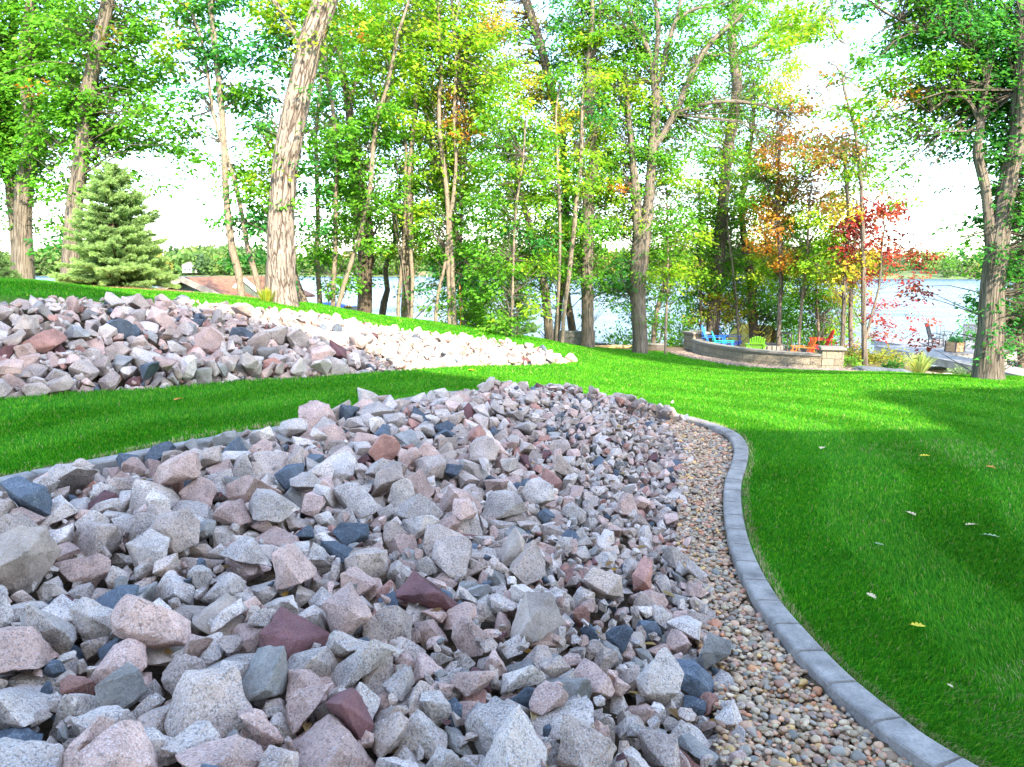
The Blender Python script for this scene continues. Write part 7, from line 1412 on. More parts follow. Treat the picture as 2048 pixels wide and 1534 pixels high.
tree('dark trunk in front of the yellow tent', 28.0, [
 [(1508,680,19),(1506,640,18),(1503,590,17),(1500,548,16),(1494,510,14),(1489,479,14),(1484,440,12),(1483,405,12),(1488,370,10),(1494,342,9),(1500,300,7),(1508,228,6),(1510,190,5)],
 [(1503,590,8),(1515,570,8),(1525,545,7),(1531,520,6),(1531,490,4)],[(1496,335,5),(1520,300,5),(1545,285,4)]], 'bark_dark', 130, 1.1)
tree('slender maple with orange leaves right of the yellow tent', 24.5, [
 [(1557,694,10),(1558,650,9),(1560,600,9),(1562,560,9),(1560,502,9),(1557,460,8),(1556,420,7),(1557,370,6),(1558,319,5),(1562,270,4)],
 [(1557,430,4),(1575,400,4),(1590,375,3),(1610,355,2)],[(1556,420,4),(1540,390,4),(1525,360,3)]], 'bark_mid', 95, 1.2)
tree('thin sapling directly behind the orange lawn chair', 24.0, [
 [(1598,692,6),(1600,650,6),(1604,600,6),(1610,548,6),(1615,490,5),(1617,433,4),(1621,380,3)]], 'bark_thin', 80, 1.1)
tree('very thin straight sapling between the orange and red lawn chairs', 26.0, [
 [(1638,690,5),(1636,640,5),(1633,590,5),(1633,548,4),(1628,500,3)]], 'bark_thin', 75, 1.0)
tree('yellow leaved tree with grey stem beside the right wall pillar', 22.5, [
 [(1684,710,9),(1686,660,9),(1688,600,8),(1690,548,8),(1694,490,7),(1697,440,6),(1694,380,6),(1688,319,5),(1684,270,4)]], 'bark_mid', 95, 1.2)
tree('twin grey stem close behind the yellow leaved tree', 24.0, [
 [(1703,700,9),(1701,650,9),(1702,600,8),(1704,548,7),(1708,502,7),(1712,450,5),(1714,400,4)]], 'bark_mid', 70, .9)
tree('slender maple with dark red leaves by the deck corner', 22.0, [
 [(1730,728,12),(1729,700,11),(1728,660,10),(1727,600,9),(1727,548,9),(1726,480,8),(1724,411,8),(1722,360,7),(1718,319,7),(1713,280,6),(1708,246,6),(1698,215,5),(1689,182,5),(1684,141,4)],
 [(1731,680,6),(1737,655,5),(1746,620,5),(1757,580,4),(1761,540,4),(1764,490,3),(1769,456,3),(1765,430,2)],
 [(1725,260,4),(1733,245,4),(1745,238,3),(1758,225,3)],[(1684,150,3),(1672,132,2),(1655,122,2)],[(1731,355,3),(1734,300,3),(1740,250,3)]], 'bark_mid', 135, 1.1)
tree('very thin sapling just left of the left wall pillar', 23.5, [
 [(1331,720,5),(1331,660,5),(1334,600,5),(1335,540,5),(1336,480,4),(1335,420,3),(1330,350,3)]], 'bark_thin', 80, 1.1)
tree('thin upright sapling behind the left wall pillar', 27.0, [
 [(1403,690,5),(1402,620,5),(1401,560,5),(1400,480,4),(1400,420,4),(1398,360,3)]], 'bark_thin', 80, 1.1)
tree('thin sapling between the leaning grey trunk and the yellow tent', 26.5, [
 [(1478,690,5),(1474,620,5),(1469,570,5),(1464,525,5),(1458,480,4),(1454,440,3)]], 'bark_thin', 70, 1.0)
tree('short crooked tree with reddish bark at the water right of the forked oak', 27.5, [
 [(1306,696,10),(1308,660,9),(1314,620,9),(1322,590,8),(1330,560,6),(1338,520,5),(1342,470,4)]], 'bark_mid', 80, 1.1)
tree('leaning grey stump trunk at the shore left of the swollen knee trunk', 27.0, [
 [(1148,672,14),(1143,640,13),(1138,610,11),(1134,585,9),(1130,550,7)]], 'bark_mid', 60, .5)
tree('huge ridged oak at right standing in front of the boardwalk', 12.9, [
 [(1975,762,58),(1977,720,54),(1980,680,49),(1983,640,46),(1984,593,43),(1988,550,41),(1994,502,40),(2000,460,36),(2006,420,34),(2013,385,33),(2019,350,32),(2026,320,31),(2032,297,30),(2037,240,29),(2040,182,28),(2043,120,26),(2046,50,25),(2050,-20,22)],
 [(1984,500,24),(1979,460,22),(1976,420,19),(1973,390,18),(1963,345,18),(1956,312,18),(1956,285,15),(1960,255,14),(1963,220,12),(1968,190,10),(1975,160,9)],
 [(1960,250,8),(1940,205,8),(1915,192,7),(1890,200,5),(1860,225,4)],[(1975,170,7),(1950,110,7),(1900,70,6),(1850,60,5),(1800,40,4),(1750,10,4)],
 [(1957,262,4),(1920,262,4),(1880,265,3),(1845,272,2)],[(2040,180,12),(2060,120,9),(2075,40,8)]], 'bark_mid', 300, 1.6, rough=.016, leaf=.080)
tree('dense bushy tree behind the deck planters at the right edge', 27.0, [
 [(2040,690,12),(2036,640,11),(2034,590,10),(2040,530,8),(2050,470,6)],['base',(2035,690,6),(2022,640,6),(2000,590,5),(1970,560,3),(1930,545,2)],[(2034,600,6),(2060,560,5),(2090,520,4)]], 'bark_dark', 130, 1.3)
# foliage: each cell of sprays goes to the trees whose limbs pass near it
for T in TREES: T.sk = np.array([(s[0], s[1]) for s in T.skel])
rt = np.random.default_rng(11)
rows = list(range(-4, 11))
for r in rows:
    for c in range(-2, 34):
        cc = min(max(c, 0), 31); rr_ = max(r, 0)
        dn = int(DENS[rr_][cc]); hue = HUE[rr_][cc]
        if r < 0: dn = max(dn, 5) - (1 if r > -3 else 3)
        if dn == 0: continue
        cx, cy = c*64 + 32, r*64 + 32
        cand = []
        for T in TREES:
            dd = np.hypot((T.sk[:, 0] - cx) * 1.0, (T.sk[:, 1] - cy) * .8).min()
            if r >= 9 and 21 <= c <= 26 and T.d < 26: continue
            if dd < T.reach: cand.append((T.share * math.exp(-(dd / (T.reach * .45)) ** 2), T))
        if not cand:
            T = min(TREES, key=lambda T: np.hypot(T.sk[:, 0] - cx, T.sk[:, 1] - cy).min() / T.reach); cand = [(1, T)]
        tot = sum(k[0] for k in cand)
        tau = {1: .12, 2: .3, 3: .6, 4: 1.0, 5: 1.6, 6: 2.4, 7: 3.5, 8: 4.8, 9: 6.0}[dn] * (1.0 if r >= 0 else .6)
        for wgt, T in cand:
            f = wgt / tot
            if f < .06: continue
            T.cells.append((cx, cy, tau * f, hue))
def build_tree(T, idx):
    root = empty(T.name, T.stems[0][0][0] + Vector((0, 0, .05)))
    tag(root, T.label, T.cat, T.group)
    inv = -Vector(root.location)
    wood = ([], [], [])
    for P, Rr, main in T.stems:
        big = max(Rr) > .15
        if main: P2, R2 = catmull(P, Rr, .06 if T.rough else .25)
        else: P2, R2 = catmull(P, Rr, .12 if T.rough else .25)
        wood_tube(wood, P2, R2, (56 if max(Rr) > .22 else 28) if T.rough else (16 if big else 10), T.rough if max(Rr) > .1 else 0, idx * 3.7, main and max(Rr) > .12)
    twig = ([], [], [])
    LC, LD, LN, LL, LW, LT = [], [], [], [], [], []
    sk = T.sk; spos = [s[2] for s in T.skel]; srad = [s[3] for s in T.skel]
    for cx, cy, tau, hue in T.cells:
        # sprays: discs of leaves about 0.45 m across
        px_m = T.d / FPX
        nleaf = tau * (64 * px_m) ** 2 / (T.leaf ** 2 * .55 * .5)
        nspr = nleaf / 22.0
        nspr = int(nspr) + (rt.random() < nspr % 1)
        hubs = [(cx + rt.uniform(-36, 36), cy + rt.uniform(-34, 34), rt.normal(0, .5)) for _ in range(max(1, nspr // 4))]
        for _ in range(nspr):
            hub = hubs[int(rt.integers(len(hubs)))]
            sx = hub[0] + rt.normal(0, 17); sy = hub[1] + rt.normal(0, 8)
            dd = np.hypot(sk[:, 0] - sx, (sk[:, 1] - (sy + 25)) * .9) ; k = int(np.argmin(dd))
            k = min(len(sk)-1, max(0, k + int(rt.integers(-1, 2))))
            lat = dd.min() * px_m
            sprd = min(2.2, .45 + .45 * lat); dz_ = rt.normal(0, 1) * sprd
            if dz_ < 0 and rt.random() < .72: dz_ = -dz_
            P = at(sx, sy, T.d + .2 + .5 * dz_ + hub[2] * sprd)
            A = spos[k]
            # twig
            v = P - A; L = v.length
            if L > .15 and L < 7 and rt.random() < .75:
                mid = A + v * .5 + Vector((rt.uniform(-.1,.1), rt.uniform(-.1,.1), rt.uniform(.0, .12) * L))
                r0 = min(srad[k] * .5, .006 + .004 * L)
                pts, rad = catmull([A, mid, P], [r0, r0 * .55, .003], max(.2, L / 4))
                wood_tube(twig, pts, rad, 4)
            out = Vector((v.x, v.y, 0)); out = out.normalized() if out.length > .05 else Vector((rt.normal(), rt.normal(), 0)).normalized()
            n = int(rt.integers(14, 30)); R0 = rt.uniform(.22, .42) * (T.leaf / .105)
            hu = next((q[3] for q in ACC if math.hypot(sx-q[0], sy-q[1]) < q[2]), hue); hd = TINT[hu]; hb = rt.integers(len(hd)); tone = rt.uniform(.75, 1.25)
            ang = rt.uniform(0, 6.28, n); rad = R0 * np.sqrt(rt.uniform(.02, 1, n))
            ctr = np.stack([P.x + np.cos(ang) * rad, P.y + np.sin(ang) * rad, P.z + rt.normal(0, .07, n) - .25 * rad + .35*rt.normal(0,.18)*np.cos(ang)], 1)
            dr = np.stack([np.cos(ang) + .5*out.x, np.sin(ang) + .5*out.y, rt.uniform(-.9, .15, n)], 1)
            nr = np.stack([rt.normal(0, .45, n), rt.normal(0, .45, n) - .35, np.ones(n)], 1)
            ln_ = T.leaf * rt.uniform(.75, 1.3, n)
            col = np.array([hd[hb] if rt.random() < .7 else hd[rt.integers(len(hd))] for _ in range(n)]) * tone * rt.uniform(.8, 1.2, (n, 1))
            LC.append(ctr); LD.append(dr); LN.append(nr); LL.append(ln_); LW.append(ln_ * rt.uniform(.5, .75, n)); LT.append(np.concatenate([np.clip(col, 0, .8), np.ones((n, 1))], 1))
    tr = link('trunk', wood_mesh('trunk', wood, M[T.bark]), root, inv)
    if twig[0]: link('branches', wood_mesh('branches', twig, M['bark_dark' if T.bark == 'bark_dark' else 'bark_mid']), root, inv)
    nl = 0
    if LC:
        V, F, tt = leaf_array(np.concatenate(LC), np.concatenate(LD), np.concatenate(LN), np.concatenate(LL), np.concatenate(LW), np.concatenate(LT))
        link('crown', np_mesh('crown', V, F, M['leaf'], attrs={'tint': ('FLOAT_COLOR', tt)}), root, inv); nl = len(V) // 6
    return nl
tl_ = 0
for i, T in enumerate(TREES): tl_ += build_tree(T, i)
print('leaves', tl_)

# ---- conifers: whorled branches with tufted needles
def spruce(name, label, base, height, width, tufts, col, seed, whorls=22, lean=0.0, nl=.030, group=None):
    r = np.random.default_rng(seed)
    root = empty(name, base); tag(root, label, 'spruce', group)
    wd = ([], [], [])
    wood_tube(wd, [Vector((0,0,-.1)), Vector((0,0,height*.5)), Vector((0,0,height*.97))], [width*.028, width*.018, .005], 8)
    C_, D_, T_ = [], [], []
    for wl in range(whorls):
        t = (wl + .3) / whorls; z0 = height * (.03 + .93 * t)
        Lb = width / 2 * (1 - t) ** .66 * 1.0 + .04
        nb = int(6 * (1 - t) + 4)
        for b in range(nb):
            a = r.uniform(0, 6.28); L = Lb * r.uniform(.72, 1.12)
            d = Vector((math.cos(a), math.sin(a), 0)); rise = (.35 * t + .02 - .12 * (1-t)) + r.normal(0, .13)
            P0 = Vector((0, 0, z0)); P1 = P0 + d*L*.55 + Vector((0,0,rise*L*.5 - .02)); P2 = P0 + d*L + Vector((0,0,rise*L + .06*L))
            pts, rad = catmull([P0, P1, P2], [.012*width, .008*width, .003], L/4)
            wood_tube(wd, pts, rad, 4)
            nt_ = max(3, int(tufts * L))
            for q in range(nt_):
                s = r.uniform(.12, 1) ** .7; p = P0.lerp(P1, s/.55) if s < .55 else P1.lerp(P2, (s-.55)/.45)
                side = Vector((-d.y, d.x, 0)) * r.choice([-1, 1]); spread = (1 - s) * .42 * L
                p = p + side * r.uniform(0, 1) * spread + Vector((0,0,r.uniform(-.03,.03)))
                dv = (d * .8 + side * r.uniform(.1, 1.0) + Vector((0,0,r.uniform(-.1,.45)))).normalized()
                C_.append(p[:]); D_.append(dv[:]); T_.append(s)
    C_ = np.array(C_); D_ = np.array(D_); T_ = np.array(T_)
    # every tuft: a shoot 6 cm long with needles all round it
    K = 12; n = len(C_); sl = nl * 2.0
    al = np.tile(np.linspace(0, 1, K), n); Cc = np.repeat(C_, K, 0); Dd = np.repeat(D_, K, 0)
    rnd = r.normal(size=(n*K, 3)); perp = np.cross(Dd, rnd); perp /= np.linalg.norm(perp, axis=1)[:, None] + 1e-9
    nb_ = Cc + Dd * (al * sl)[:, None]; nd = Dd * .75 + perp; nd /= np.linalg.norm(nd, axis=1)[:, None]
    wv = np.cross(nd, r.normal(size=(n*K, 3))); wv /= np.linalg.norm(wv, axis=1)[:, None] + 1e-9; wv *= nl * .13
    V = np.stack([nb_ - wv, nb_ + wv, nb_ + nd * nl], 1).reshape(-1, 3); F = np.arange(len(V)).reshape(-1, 3)
    fresh = np.repeat(T_ ** 2, K)[:, None]; base_c = np.array(col[0])[None] * (1 - fresh) + np.array(col[1])[None] * fresh
    base_c = base_c * np.repeat(r.uniform(.75, 1.25, n), K)[:, None]
    tt = np.repeat(np.concatenate([base_c, np.ones((len(base_c), 1))], 1), 3, 0)
    link('trunk', wood_mesh('trunk', wd, M['bark_dark']), root)
    link('crown', np_mesh('crown', V, F, M['leaf'], attrs={'tint': ('FLOAT_COLOR', tt)}), root)
    return root
g1 = ground_np(np.array([sp0.x]), np.array([sp0.y]))[0]
spruce('spruce_tree', 'young pale green spruce in a bed of dry needles on the hill', (sp0.x, sp0.y, g1), at(249,318,14.4).z - g1, 2.05, 190, [(.09,.18,.055), (.34,.48,.19)], 3, 44, nl=.036)
p = at(1034, 668, 20.0); g2 = ground_np(np.array([p.x]), np.array([p.y]))[0]
spruce('spruce_tree', 'small blue green spruce at the foot of the bank by the lake', (p.x, p.y, g2), at(1038,528,20).z - g2, 1.15, 90, [(.06,.15,.05), (.24,.38,.15)], 4, 18, nl=.04)
p = at(-32, 565, 13.0); g3 = ground_np(np.array([p.x]), np.array([p.y]))[0]
spruce('spruce_tree', 'spruce cut off by the left edge of the photo', (p.x, p.y, g3), 1.1, .95, 60, [(.04,.09,.035), (.16,.26,.09)], 5, 14, nl=.036)

# ---- shrubs and undergrowth
def shrub(name, label, cat, c, size, n, cols, leaf=.09, seed=0, grass=False, group=None, kind=None):
    r = np.random.default_rng(seed); root = empty(name, c); tag(root, label, cat, group, kind)
    a = r.uniform(0, 6.28, n); ph = np.arccos(r.uniform(-.15, 1, n)); q = r.uniform(.45, 1.05, n) * (1 + .25*np.sin(a*3+seed) + .15*np.sin(a*7+ph*5))
    P = np.stack([np.cos(a)*np.sin(ph)*q*size[0], np.sin(a)*np.sin(ph)*q*size[1], np.maximum(.02, np.cos(ph)*q*size[2])], 1)
    D_ = P + r.normal(0, .3, (n, 3)) * np.array(size); Nn = r.normal(0, .5, (n, 3)) + (0, -.3, 1)
    cc = np.array(cols)[r.integers(len(cols), size=n)] * r.uniform(.7, 1.3, (n, 1)); ll = leaf * r.uniform(.7, 1.3, n)
    V, F, tt = leaf_array(P, D_, Nn, ll, ll * r.uniform(.45, .7, n), np.concatenate([cc, np.ones((n, 1))], 1))
    st = ([], [], [])
    for k in range(9):
        aa = r.uniform(0, 6.28); wood_tube(st, [Vector((0,0,-.1)), Vector((math.cos(aa)*size[0]*.3, math.sin(aa)*size[1]*.3, size[2]*.45)), Vector((math.cos(aa)*size[0]*.6, math.sin(aa)*size[1]*.6, size[2]*.8))], [.012, .008, .004], 5)
    link('stems', wood_mesh('stems', st, M['bark_mid']), root)
    link('foliage', np_mesh('foliage', V, F, M['leaf'], attrs={'tint': ('FLOAT_COLOR', tt)}), root); return root
def gpos(px, py, d):
    p = at(px, py, d); return (p.x, p.y, float(ground_np(np.array([p.x]), np.array([p.y]))[0]))
LG = [(.13,.30,.04),(.20,.38,.05),(.09,.24,.03)]; DG = [(.05,.17,.03),(.07,.21,.04),(.04,.13,.03)]; YG = [(.30,.36,.06),(.22,.30,.05),(.38,.34,.08),(.20,.20,.05)]
for i, (px, py, d, s, n, cols, lab) in enumerate([
 (955,655,22.5,(.75,.6,1.3),900,LG,'leafy bush at the foot of the mossy leaning trunk'),
 (1000,665,23.5,(.7,.6,1.1),700,LG,'low green bush left of the small lakeside spruce'),
 (1240,690,29,(1.1,.8,1.0),600,DG,'sprawling shoreline bush left of the forked oak'),
 (1315,705,28,(.8,.6,1.6),700,LG,'light bush behind the forked oak at the water'),
 (1365,690,30,(.8,.7,2.0),900,LG,'tall bush behind the left wall pillar'),
 (1460,690,31,(1.0,.8,2.3),1000,DG,'tall dark bush left of the yellow tent'),
 (1545,690,31,(1.0,.8,2.0),1000,LG,'bright bush right of the yellow tent'),
 (1600,692,30,(1.1,.8,1.8),1200,LG,'dense bright bush behind the orange lawn chair'),
 (1645,700,29,(.9,.7,1.5),800,DG,'bush behind the red lawn chair'),
 (1700,735,23.5,(1.0,.8,.42),800,YG,'yellow green scrub right of the wall pillar'),
 (1760,742,23,(1.0,.7,.40),900,YG,'yellow brown scrub in front of the deck end'),
 (1697,728,21.5,(.35,.3,.28),260,LG,'small pale hosta beside the right wall pillar'),
 (1785,745,21.0,(.30,.25,.22),220,DG,'small dark green plant among the border stones'),
 (1925,750,19.5,(.5,.35,.2),320,[(.14,.22,.12),(.20,.28,.15)],'grey green low plant at the foot of the huge oak'),
 (1985,640,36,(2.0,1.2,3.2),1700,DG,'tall dark bush behind the huge oak trunk'),
 (2060,640,33,(1.8,1.2,3.0),1700,LG,'tall green bush at the right edge behind the deck'),
 (560,600,27,(.8,.7,1.0),450,LG,'shoreline bush left of the covered boat'),
 (690,612,26,(.5,.5,.7),300,LG,'thin leafy shoot beside the covered boat')]):
    shrub('shrub', lab, 'shrub', gpos(px, py, d), s, n, cols, .09 if d < 28 else .11, 40 + i, group='shrubs between lawn and lake')
# upright grass clump by the deck
def blade_clump(name, label, cat, c, h, spread, n, cols, seed, width=.02):
    r = np.random.default_rng(seed); a = r.uniform(0, 6.28, n); q = r.uniform(0, 1, n); B = np.stack([np.cos(a)*q*.12, np.sin(a)*q*.12, 0*a], 1)
    tip = B + np.stack([np.cos(a)*spread*q, np.sin(a)*spread*q, h*r.uniform(.65, 1.1, n)*(1-.25*q)], 1); mid = (B + tip)/2 + np.array([0, 0, h*.12])
    wv = np.stack([-np.sin(a), np.cos(a), 0*a], 1) * width / 2
    V = np.stack([B-wv, B+wv, mid+wv, mid-wv, tip, tip+wv*.1], 1).reshape(-1, 3); o = (np.arange(n)*6)[:, None]
    F = np.concatenate([o + np.array([[0,1,2,3]]), o + np.array([[3,2,5,4]])])
    cc = np.array(cols)[r.integers(len(cols), size=n)] * r.uniform(.8, 1.25, (n, 1)); tt = np.repeat(np.concatenate([cc, np.ones((n,1))], 1), 6, 0)
    o_ = link(name, np_mesh(name, V, F, M['leaf'], attrs={'tint': ('FLOAT_COLOR', tt)}), None, c); return tag(o_, label, cat)
blade_clump('ornamental_grass', 'upright yellow green grass clump in front of the deck', 'plant', gpos(1838,748,19.8), .62, .42, 240, [(.38,.46,.16),(.30,.40,.12),(.45,.48,.22)], 5, .03)
blade_clump('grass_tuft', 'yellow green tuft at the left foot of the massive trunk', 'plant', gpos(533,606,14.6), .30, .16, 120, [(.38,.38,.04),(.25,.33,.04)], 6, .02)
# far wood across the lake, one mass
r = np.random.default_rng(33); VV = []; FF = []; TT = []; off = 0
for i in range(900):
    x = r.uniform(-640, 620); dep = r.uniform(3, 75); y = shore_y(x) + dep; hz = r.uniform(10, 17) * (1.0 + .16*np.sin(x*.013) + .1*np.sin(x*.041)) * (y/560); z = WATER_Z + .6 + dep*.07
    wd_ = hz * r.uniform(.34, .52); n = 130; a = r.uniform(0, 6.28, n); ph = np.arccos(r.uniform(-1, 1, n)); q = r.uniform(.75, 1.1, n)
    P = np.stack([x + np.cos(a)*np.sin(ph)*q*wd_, y + np.sin(a)*np.sin(ph)*q*wd_, z + hz*.52 + np.cos(ph)*q*hz*.48], 1)
    base = np.array([[(.09,.17,.05),(.12,.22,.06),(.17,.26,.07),(.07,.13,.06),(.28,.27,.07),(.20,.24,.10)][int(r.choice(6, p=[.27,.25,.2,.13,.07,.08]))]]) * r.uniform(.8, 1.2)
    cc = base * r.uniform(.7, 1.35, (n, 1)); ll = np.full(n, hz*.17) * r.uniform(.6, 1.3, n)
    V, F, tt = leaf_array(P, r.normal(size=(n, 3)), r.normal(0, .6, (n, 3)) + (0, -1, .5), ll, ll*.8, np.concatenate([cc, np.ones((n, 1))], 1))
    VV.append(V); FF.append(F + off); TT.append(tt); off += len(V)
tag(link('far_wood', np_mesh('far_wood', np.concatenate(VV), np.concatenate(FF), M['leaf'], attrs={'tint': ('FLOAT_COLOR', np.concatenate(TT))})), 'hazy green wood lining the far shore of the lake', 'wood', kind='stuff')

# ================================================================ BUILT THINGS
gz1 = lambda x, y: float(ground_np(np.array([x]), np.array([y]))[0])
def block_mat(name, col, bw=.42, bh=.2, joint=(.10,.085,.07)):
    m, nt, b = mat(name)
    a = N(nt, 'ShaderNodeAttribute', attribute_name='uvw')
    br = N(nt, 'ShaderNodeTexBrick', i_Scale=1.0); br.inputs['Brick Width'].default_value = bw; br.inputs['Row Height'].default_value = bh
    br.inputs['Mortar Size'].default_value = .006; br.inputs['Color1'].default_value = (*[c*.82 for c in col], 1); br.inputs['Color2'].default_value = (*[c*1.12 for c in col], 1); br.inputs['Mortar'].default_value = (*joint, 1)
    nt.links.new(a.outputs['Vector'], br.inputs['Vector'])
    geo = N(nt, 'ShaderNodeNewGeometry'); nz = N(nt, 'ShaderNodeTexNoise', i_Scale=22.0, i_Detail=6.0); nt.links.new(geo.outputs['Position'], nz.inputs[0])
    q = ramp(nt, nz.outputs[0], [(.3, (.75,.75,.75)), (.7, (1.15,1.15,1.15))])
    nt.links.new(mixc(nt, 1, br.outputs['Color'], q.outputs[0], 'MULTIPLY'), b.inputs['Base Color']); b.inputs['Roughness'].default_value = .9
    h = N(nt, 'ShaderNodeMath', operation='MULTIPLY_ADD', i_1=-1.2); nt.links.new(br.outputs['Fac'], h.inputs[0]); nt.links.new(nz.outputs[0], h.inputs[2])
    bump(nt, h.outputs[0], .9, .025, b); return m
M['wallblock'] = block_mat('split_face_wall_block', (.24,.20,.145))
M['capstone'] = simple('grey_cap_stone', (.19,.175,.16), .8, .12, 20, bumpd=.004)
def wall_strip(name, path, z0, z1, th, m, parent, out=1):
    """solid wall following a path, with running coordinates for its blocks"""
    n = len(path); V = []; A = []; s = 0; F = []
    for i, p in enumerate(path):
        a = Vector(path[max(i-1, 0)][:2]); b = Vector(path[min(i+1, n-1)][:2]); t = (b - a).normalized(); nn = Vector((t.y, -t.x)) * out
        if i: s += (Vector(path[i][:2]) - Vector(path[i-1][:2])).length
        for o_, z in ((0, z0), (0, z1), (-th, z1), (-th, z0)):
            V.append((p[0] + nn.x*o_, p[1] + nn.y*o_, z)); A.append((s, z if o_ == 0 or z == z1 else z, 0))
    for i in range(n-1):
        for k in range(4): F.append((i*4+k, i*4+(k+1) % 4, (i+1)*4+(k+1) % 4, (i+1)*4+k))
    F.append((0,1,2,3)); F.append(((n-1)*4+3, (n-1)*4+2, (n-1)*4+1, (n-1)*4))
    me = np_mesh(name, V, F, m, attrs={'uvw': ('FLOAT_VECTOR', A)})
    bm = bmesh.new(); bm.from_mesh(me); bmesh.ops.recalc_face_normals(bm, faces=bm.faces[:]); bm.to_mesh(me); bm.free()
    return link(name, me, parent)
# fire pit seat wall
arc = smooth_path([(p.x, p.y) for p in [at(px, py, d) for px, py, d in [(1384,706,25.6),(1402,711,24.5),(1440,717,23.3),(1500,725,22.15),(1580,731,21.25),(1642,735,20.85)]]], .15)
sw = empty('seat_wall', (0,0,0)); tag(sw, 'curved tan block seat wall with grey caps around the fire pit', 'wall')
wall_strip('wall', arc, -1.55, -.74, .26, M['wallblock'], sw)
n_ = len(arc); capo = []
for i, p in enumerate(arc):
    a = arc[max(i-1,0)]; b = arc[min(i+1,n_-1)]; t = (b-a).normalized(); capo.append(p + Vector((t.y,-t.x))*.035)
wall_strip('cap', capo, -.737, -.67, .34, M['capstone'], sw)
def pillar(c, rz, w_, z1):
    p = empty('pillar', (c[0], c[1], 0), rz); p.parent = sw
    hw = w_/2; loop = [(-hw,-hw),(hw,-hw),(hw,hw),(-hw,hw)]
    V = []; A = []; F = []; s = 0
    for i in range(4):
        a, b = loop[i], loop[(i+1) % 4]
        k = len(V); V += [(a[0],a[1],-1.6),(b[0],b[1],-1.6),(b[0],b[1],z1),(a[0],a[1],z1)]; A += [(s+.1,-1.6,0),(s+w_+.1,-1.6,0),(s+w_+.1,z1,0),(s+.1,z1,0)]; s += w_; F.append((k,k+1,k+2,k+3))
    V += [(x,y,z1) for x,y in loop]; A += [(0,0,0)]*4; F.append((len(V)-4,len(V)-3,len(V)-2,len(V)-1))
    o = link('pillar', np_mesh('pillar', V, F, M['wallblock'], attrs={'uvw': ('FLOAT_VECTOR', A)}), sw, (c[0],c[1],0), rz)
    bpy.data.objects.remove(p)
    cp_ = MB(); cp_.box((0,0,z1+.04), (w_+.12, w_+.12, .075), None, 0, .012); cp_.build('pillar_cap', M['capstone'], o)
pr_ = at(1661,735,21.05); pillar((pr_.x, pr_.y), R(-14), .58, -.56)
pl_ = at(1388,700,26.2); pillar((pl_.x+.05, pl_.y), R(20), .62, -.54)

# ---- wooden lawn chairs with fan backs
def adirondack(name, label, loc, rz, col, sc=.9, rough=.45):
    m = simple(label.split(' lawn')[0].replace(' ', '_') + '_paint', col, rough, .05, 8)
    root = empty(name, loc, rz); root.scale = (sc,)*3; tag(root, label, 'lawn chair', 'colourful slatted chairs around the fire pit')
    # faces +X; seat slopes down to the back
    s = MB()
    for k in range(6): s.bar((-.28 + k*.095, -.27, .235 + k*.022), (-.28 + k*.095, .27, .235 + k*.022), .085, .02, bev=.004)
    s.build('seat', m, root)
    b = MB(); lean = .42
    for k in range(7):
        y = -.24 + k*.08; Lh = .74 - .95 * y*y*1.9; tw = 1.18
        b.bar((-.26, y*.86, .20), (-.26 - lean*Lh/.75*.75, y*tw, .20 + Lh), .068, .018, up=Vector((1,0,.5)), bev=.004)
    b.bar((-.325, -.25, .33), (-.325, .25, .33), .07, .02, up=Vector((1,0,.5))); b.bar((-.50, -.29, .63), (-.50, .29, .63), .06, .02, up=Vector((1,0,.5)))
    b.build('backrest', m, root)
    for sy in (-1, 1):
        a = MB(); a.bar((-.50, sy*.33, .53), (.30, sy*.33, .56), .13, .022, bev=.006); a.bar((.22, sy*.325, .45), (.22, sy*.325, .545), .10, .03); a.build('armrest', m, root)
        l = MB(); l.bar((.22, sy*.29, 0), (.22, sy*.29, .545), .03, .09, up=Vector((0,1,0))); l.build('leg', m, root)
        l = MB(); l.bar((.30, sy*.255, .34), (-.62, sy*.255, .04), .025, .12); l.bar((-.46, sy*.285, .10), (-.46, sy*.285, .53), .025, .07, up=Vector((0,1,0))); l.build('leg', m, root)
    return root
PZ = -1.14
def cpos(px, d): p = at(px, 700, d); return (p.x, p.y, PZ)
adirondack('lawn_chair', 'bright blue lawn chair nearest the left wall pillar', cpos(1434,25.6), R(-22), (.02,.16,.62), 1.0)
adirondack('lawn_chair', 'dark navy lawn chair behind the teal one', cpos(1466,26.3), R(-15), (.035,.06,.26), .95)
adirondack('lawn_chair', 'teal lawn chair seen side on behind the seat wall', cpos(1452,24.5), R(-18), (.01,.33,.34), .88)
adirondack('lawn_chair', 'lime green lawn chair with its rounded back to the viewer', cpos(1510,23.9), R(80), (.12,.33,.02), .80)
adirondack('lawn_chair', 'orange lawn chair reclining to the right behind the seat wall', cpos(1600,23.2), R(172), (.70,.15,.015), .80)
adirondack('lawn_chair', 'red lawn chair farthest right behind the right wall pillar', cpos(1634,25.3), R(165), (.70,.02,.025), .90)
# small side table
t = empty('side_table', cpos(1568,25.2)); tag(t, 'small dark side table between the green and orange lawn chairs', 'table')
dk = simple('dark_brown_wood', (.05,.035,.03), .5, .1)
m_ = MB(); m_.box((0,0,.70),(.42,.42,.03),None,0,.005); m_.build('table_top', dk, t)
for sx in (-1,1):
    for sy in (-1,1): m_ = MB(); m_.box((sx*.17,sy*.17,.345),(.035,.035,.68)); m_.build('leg', dk, t)
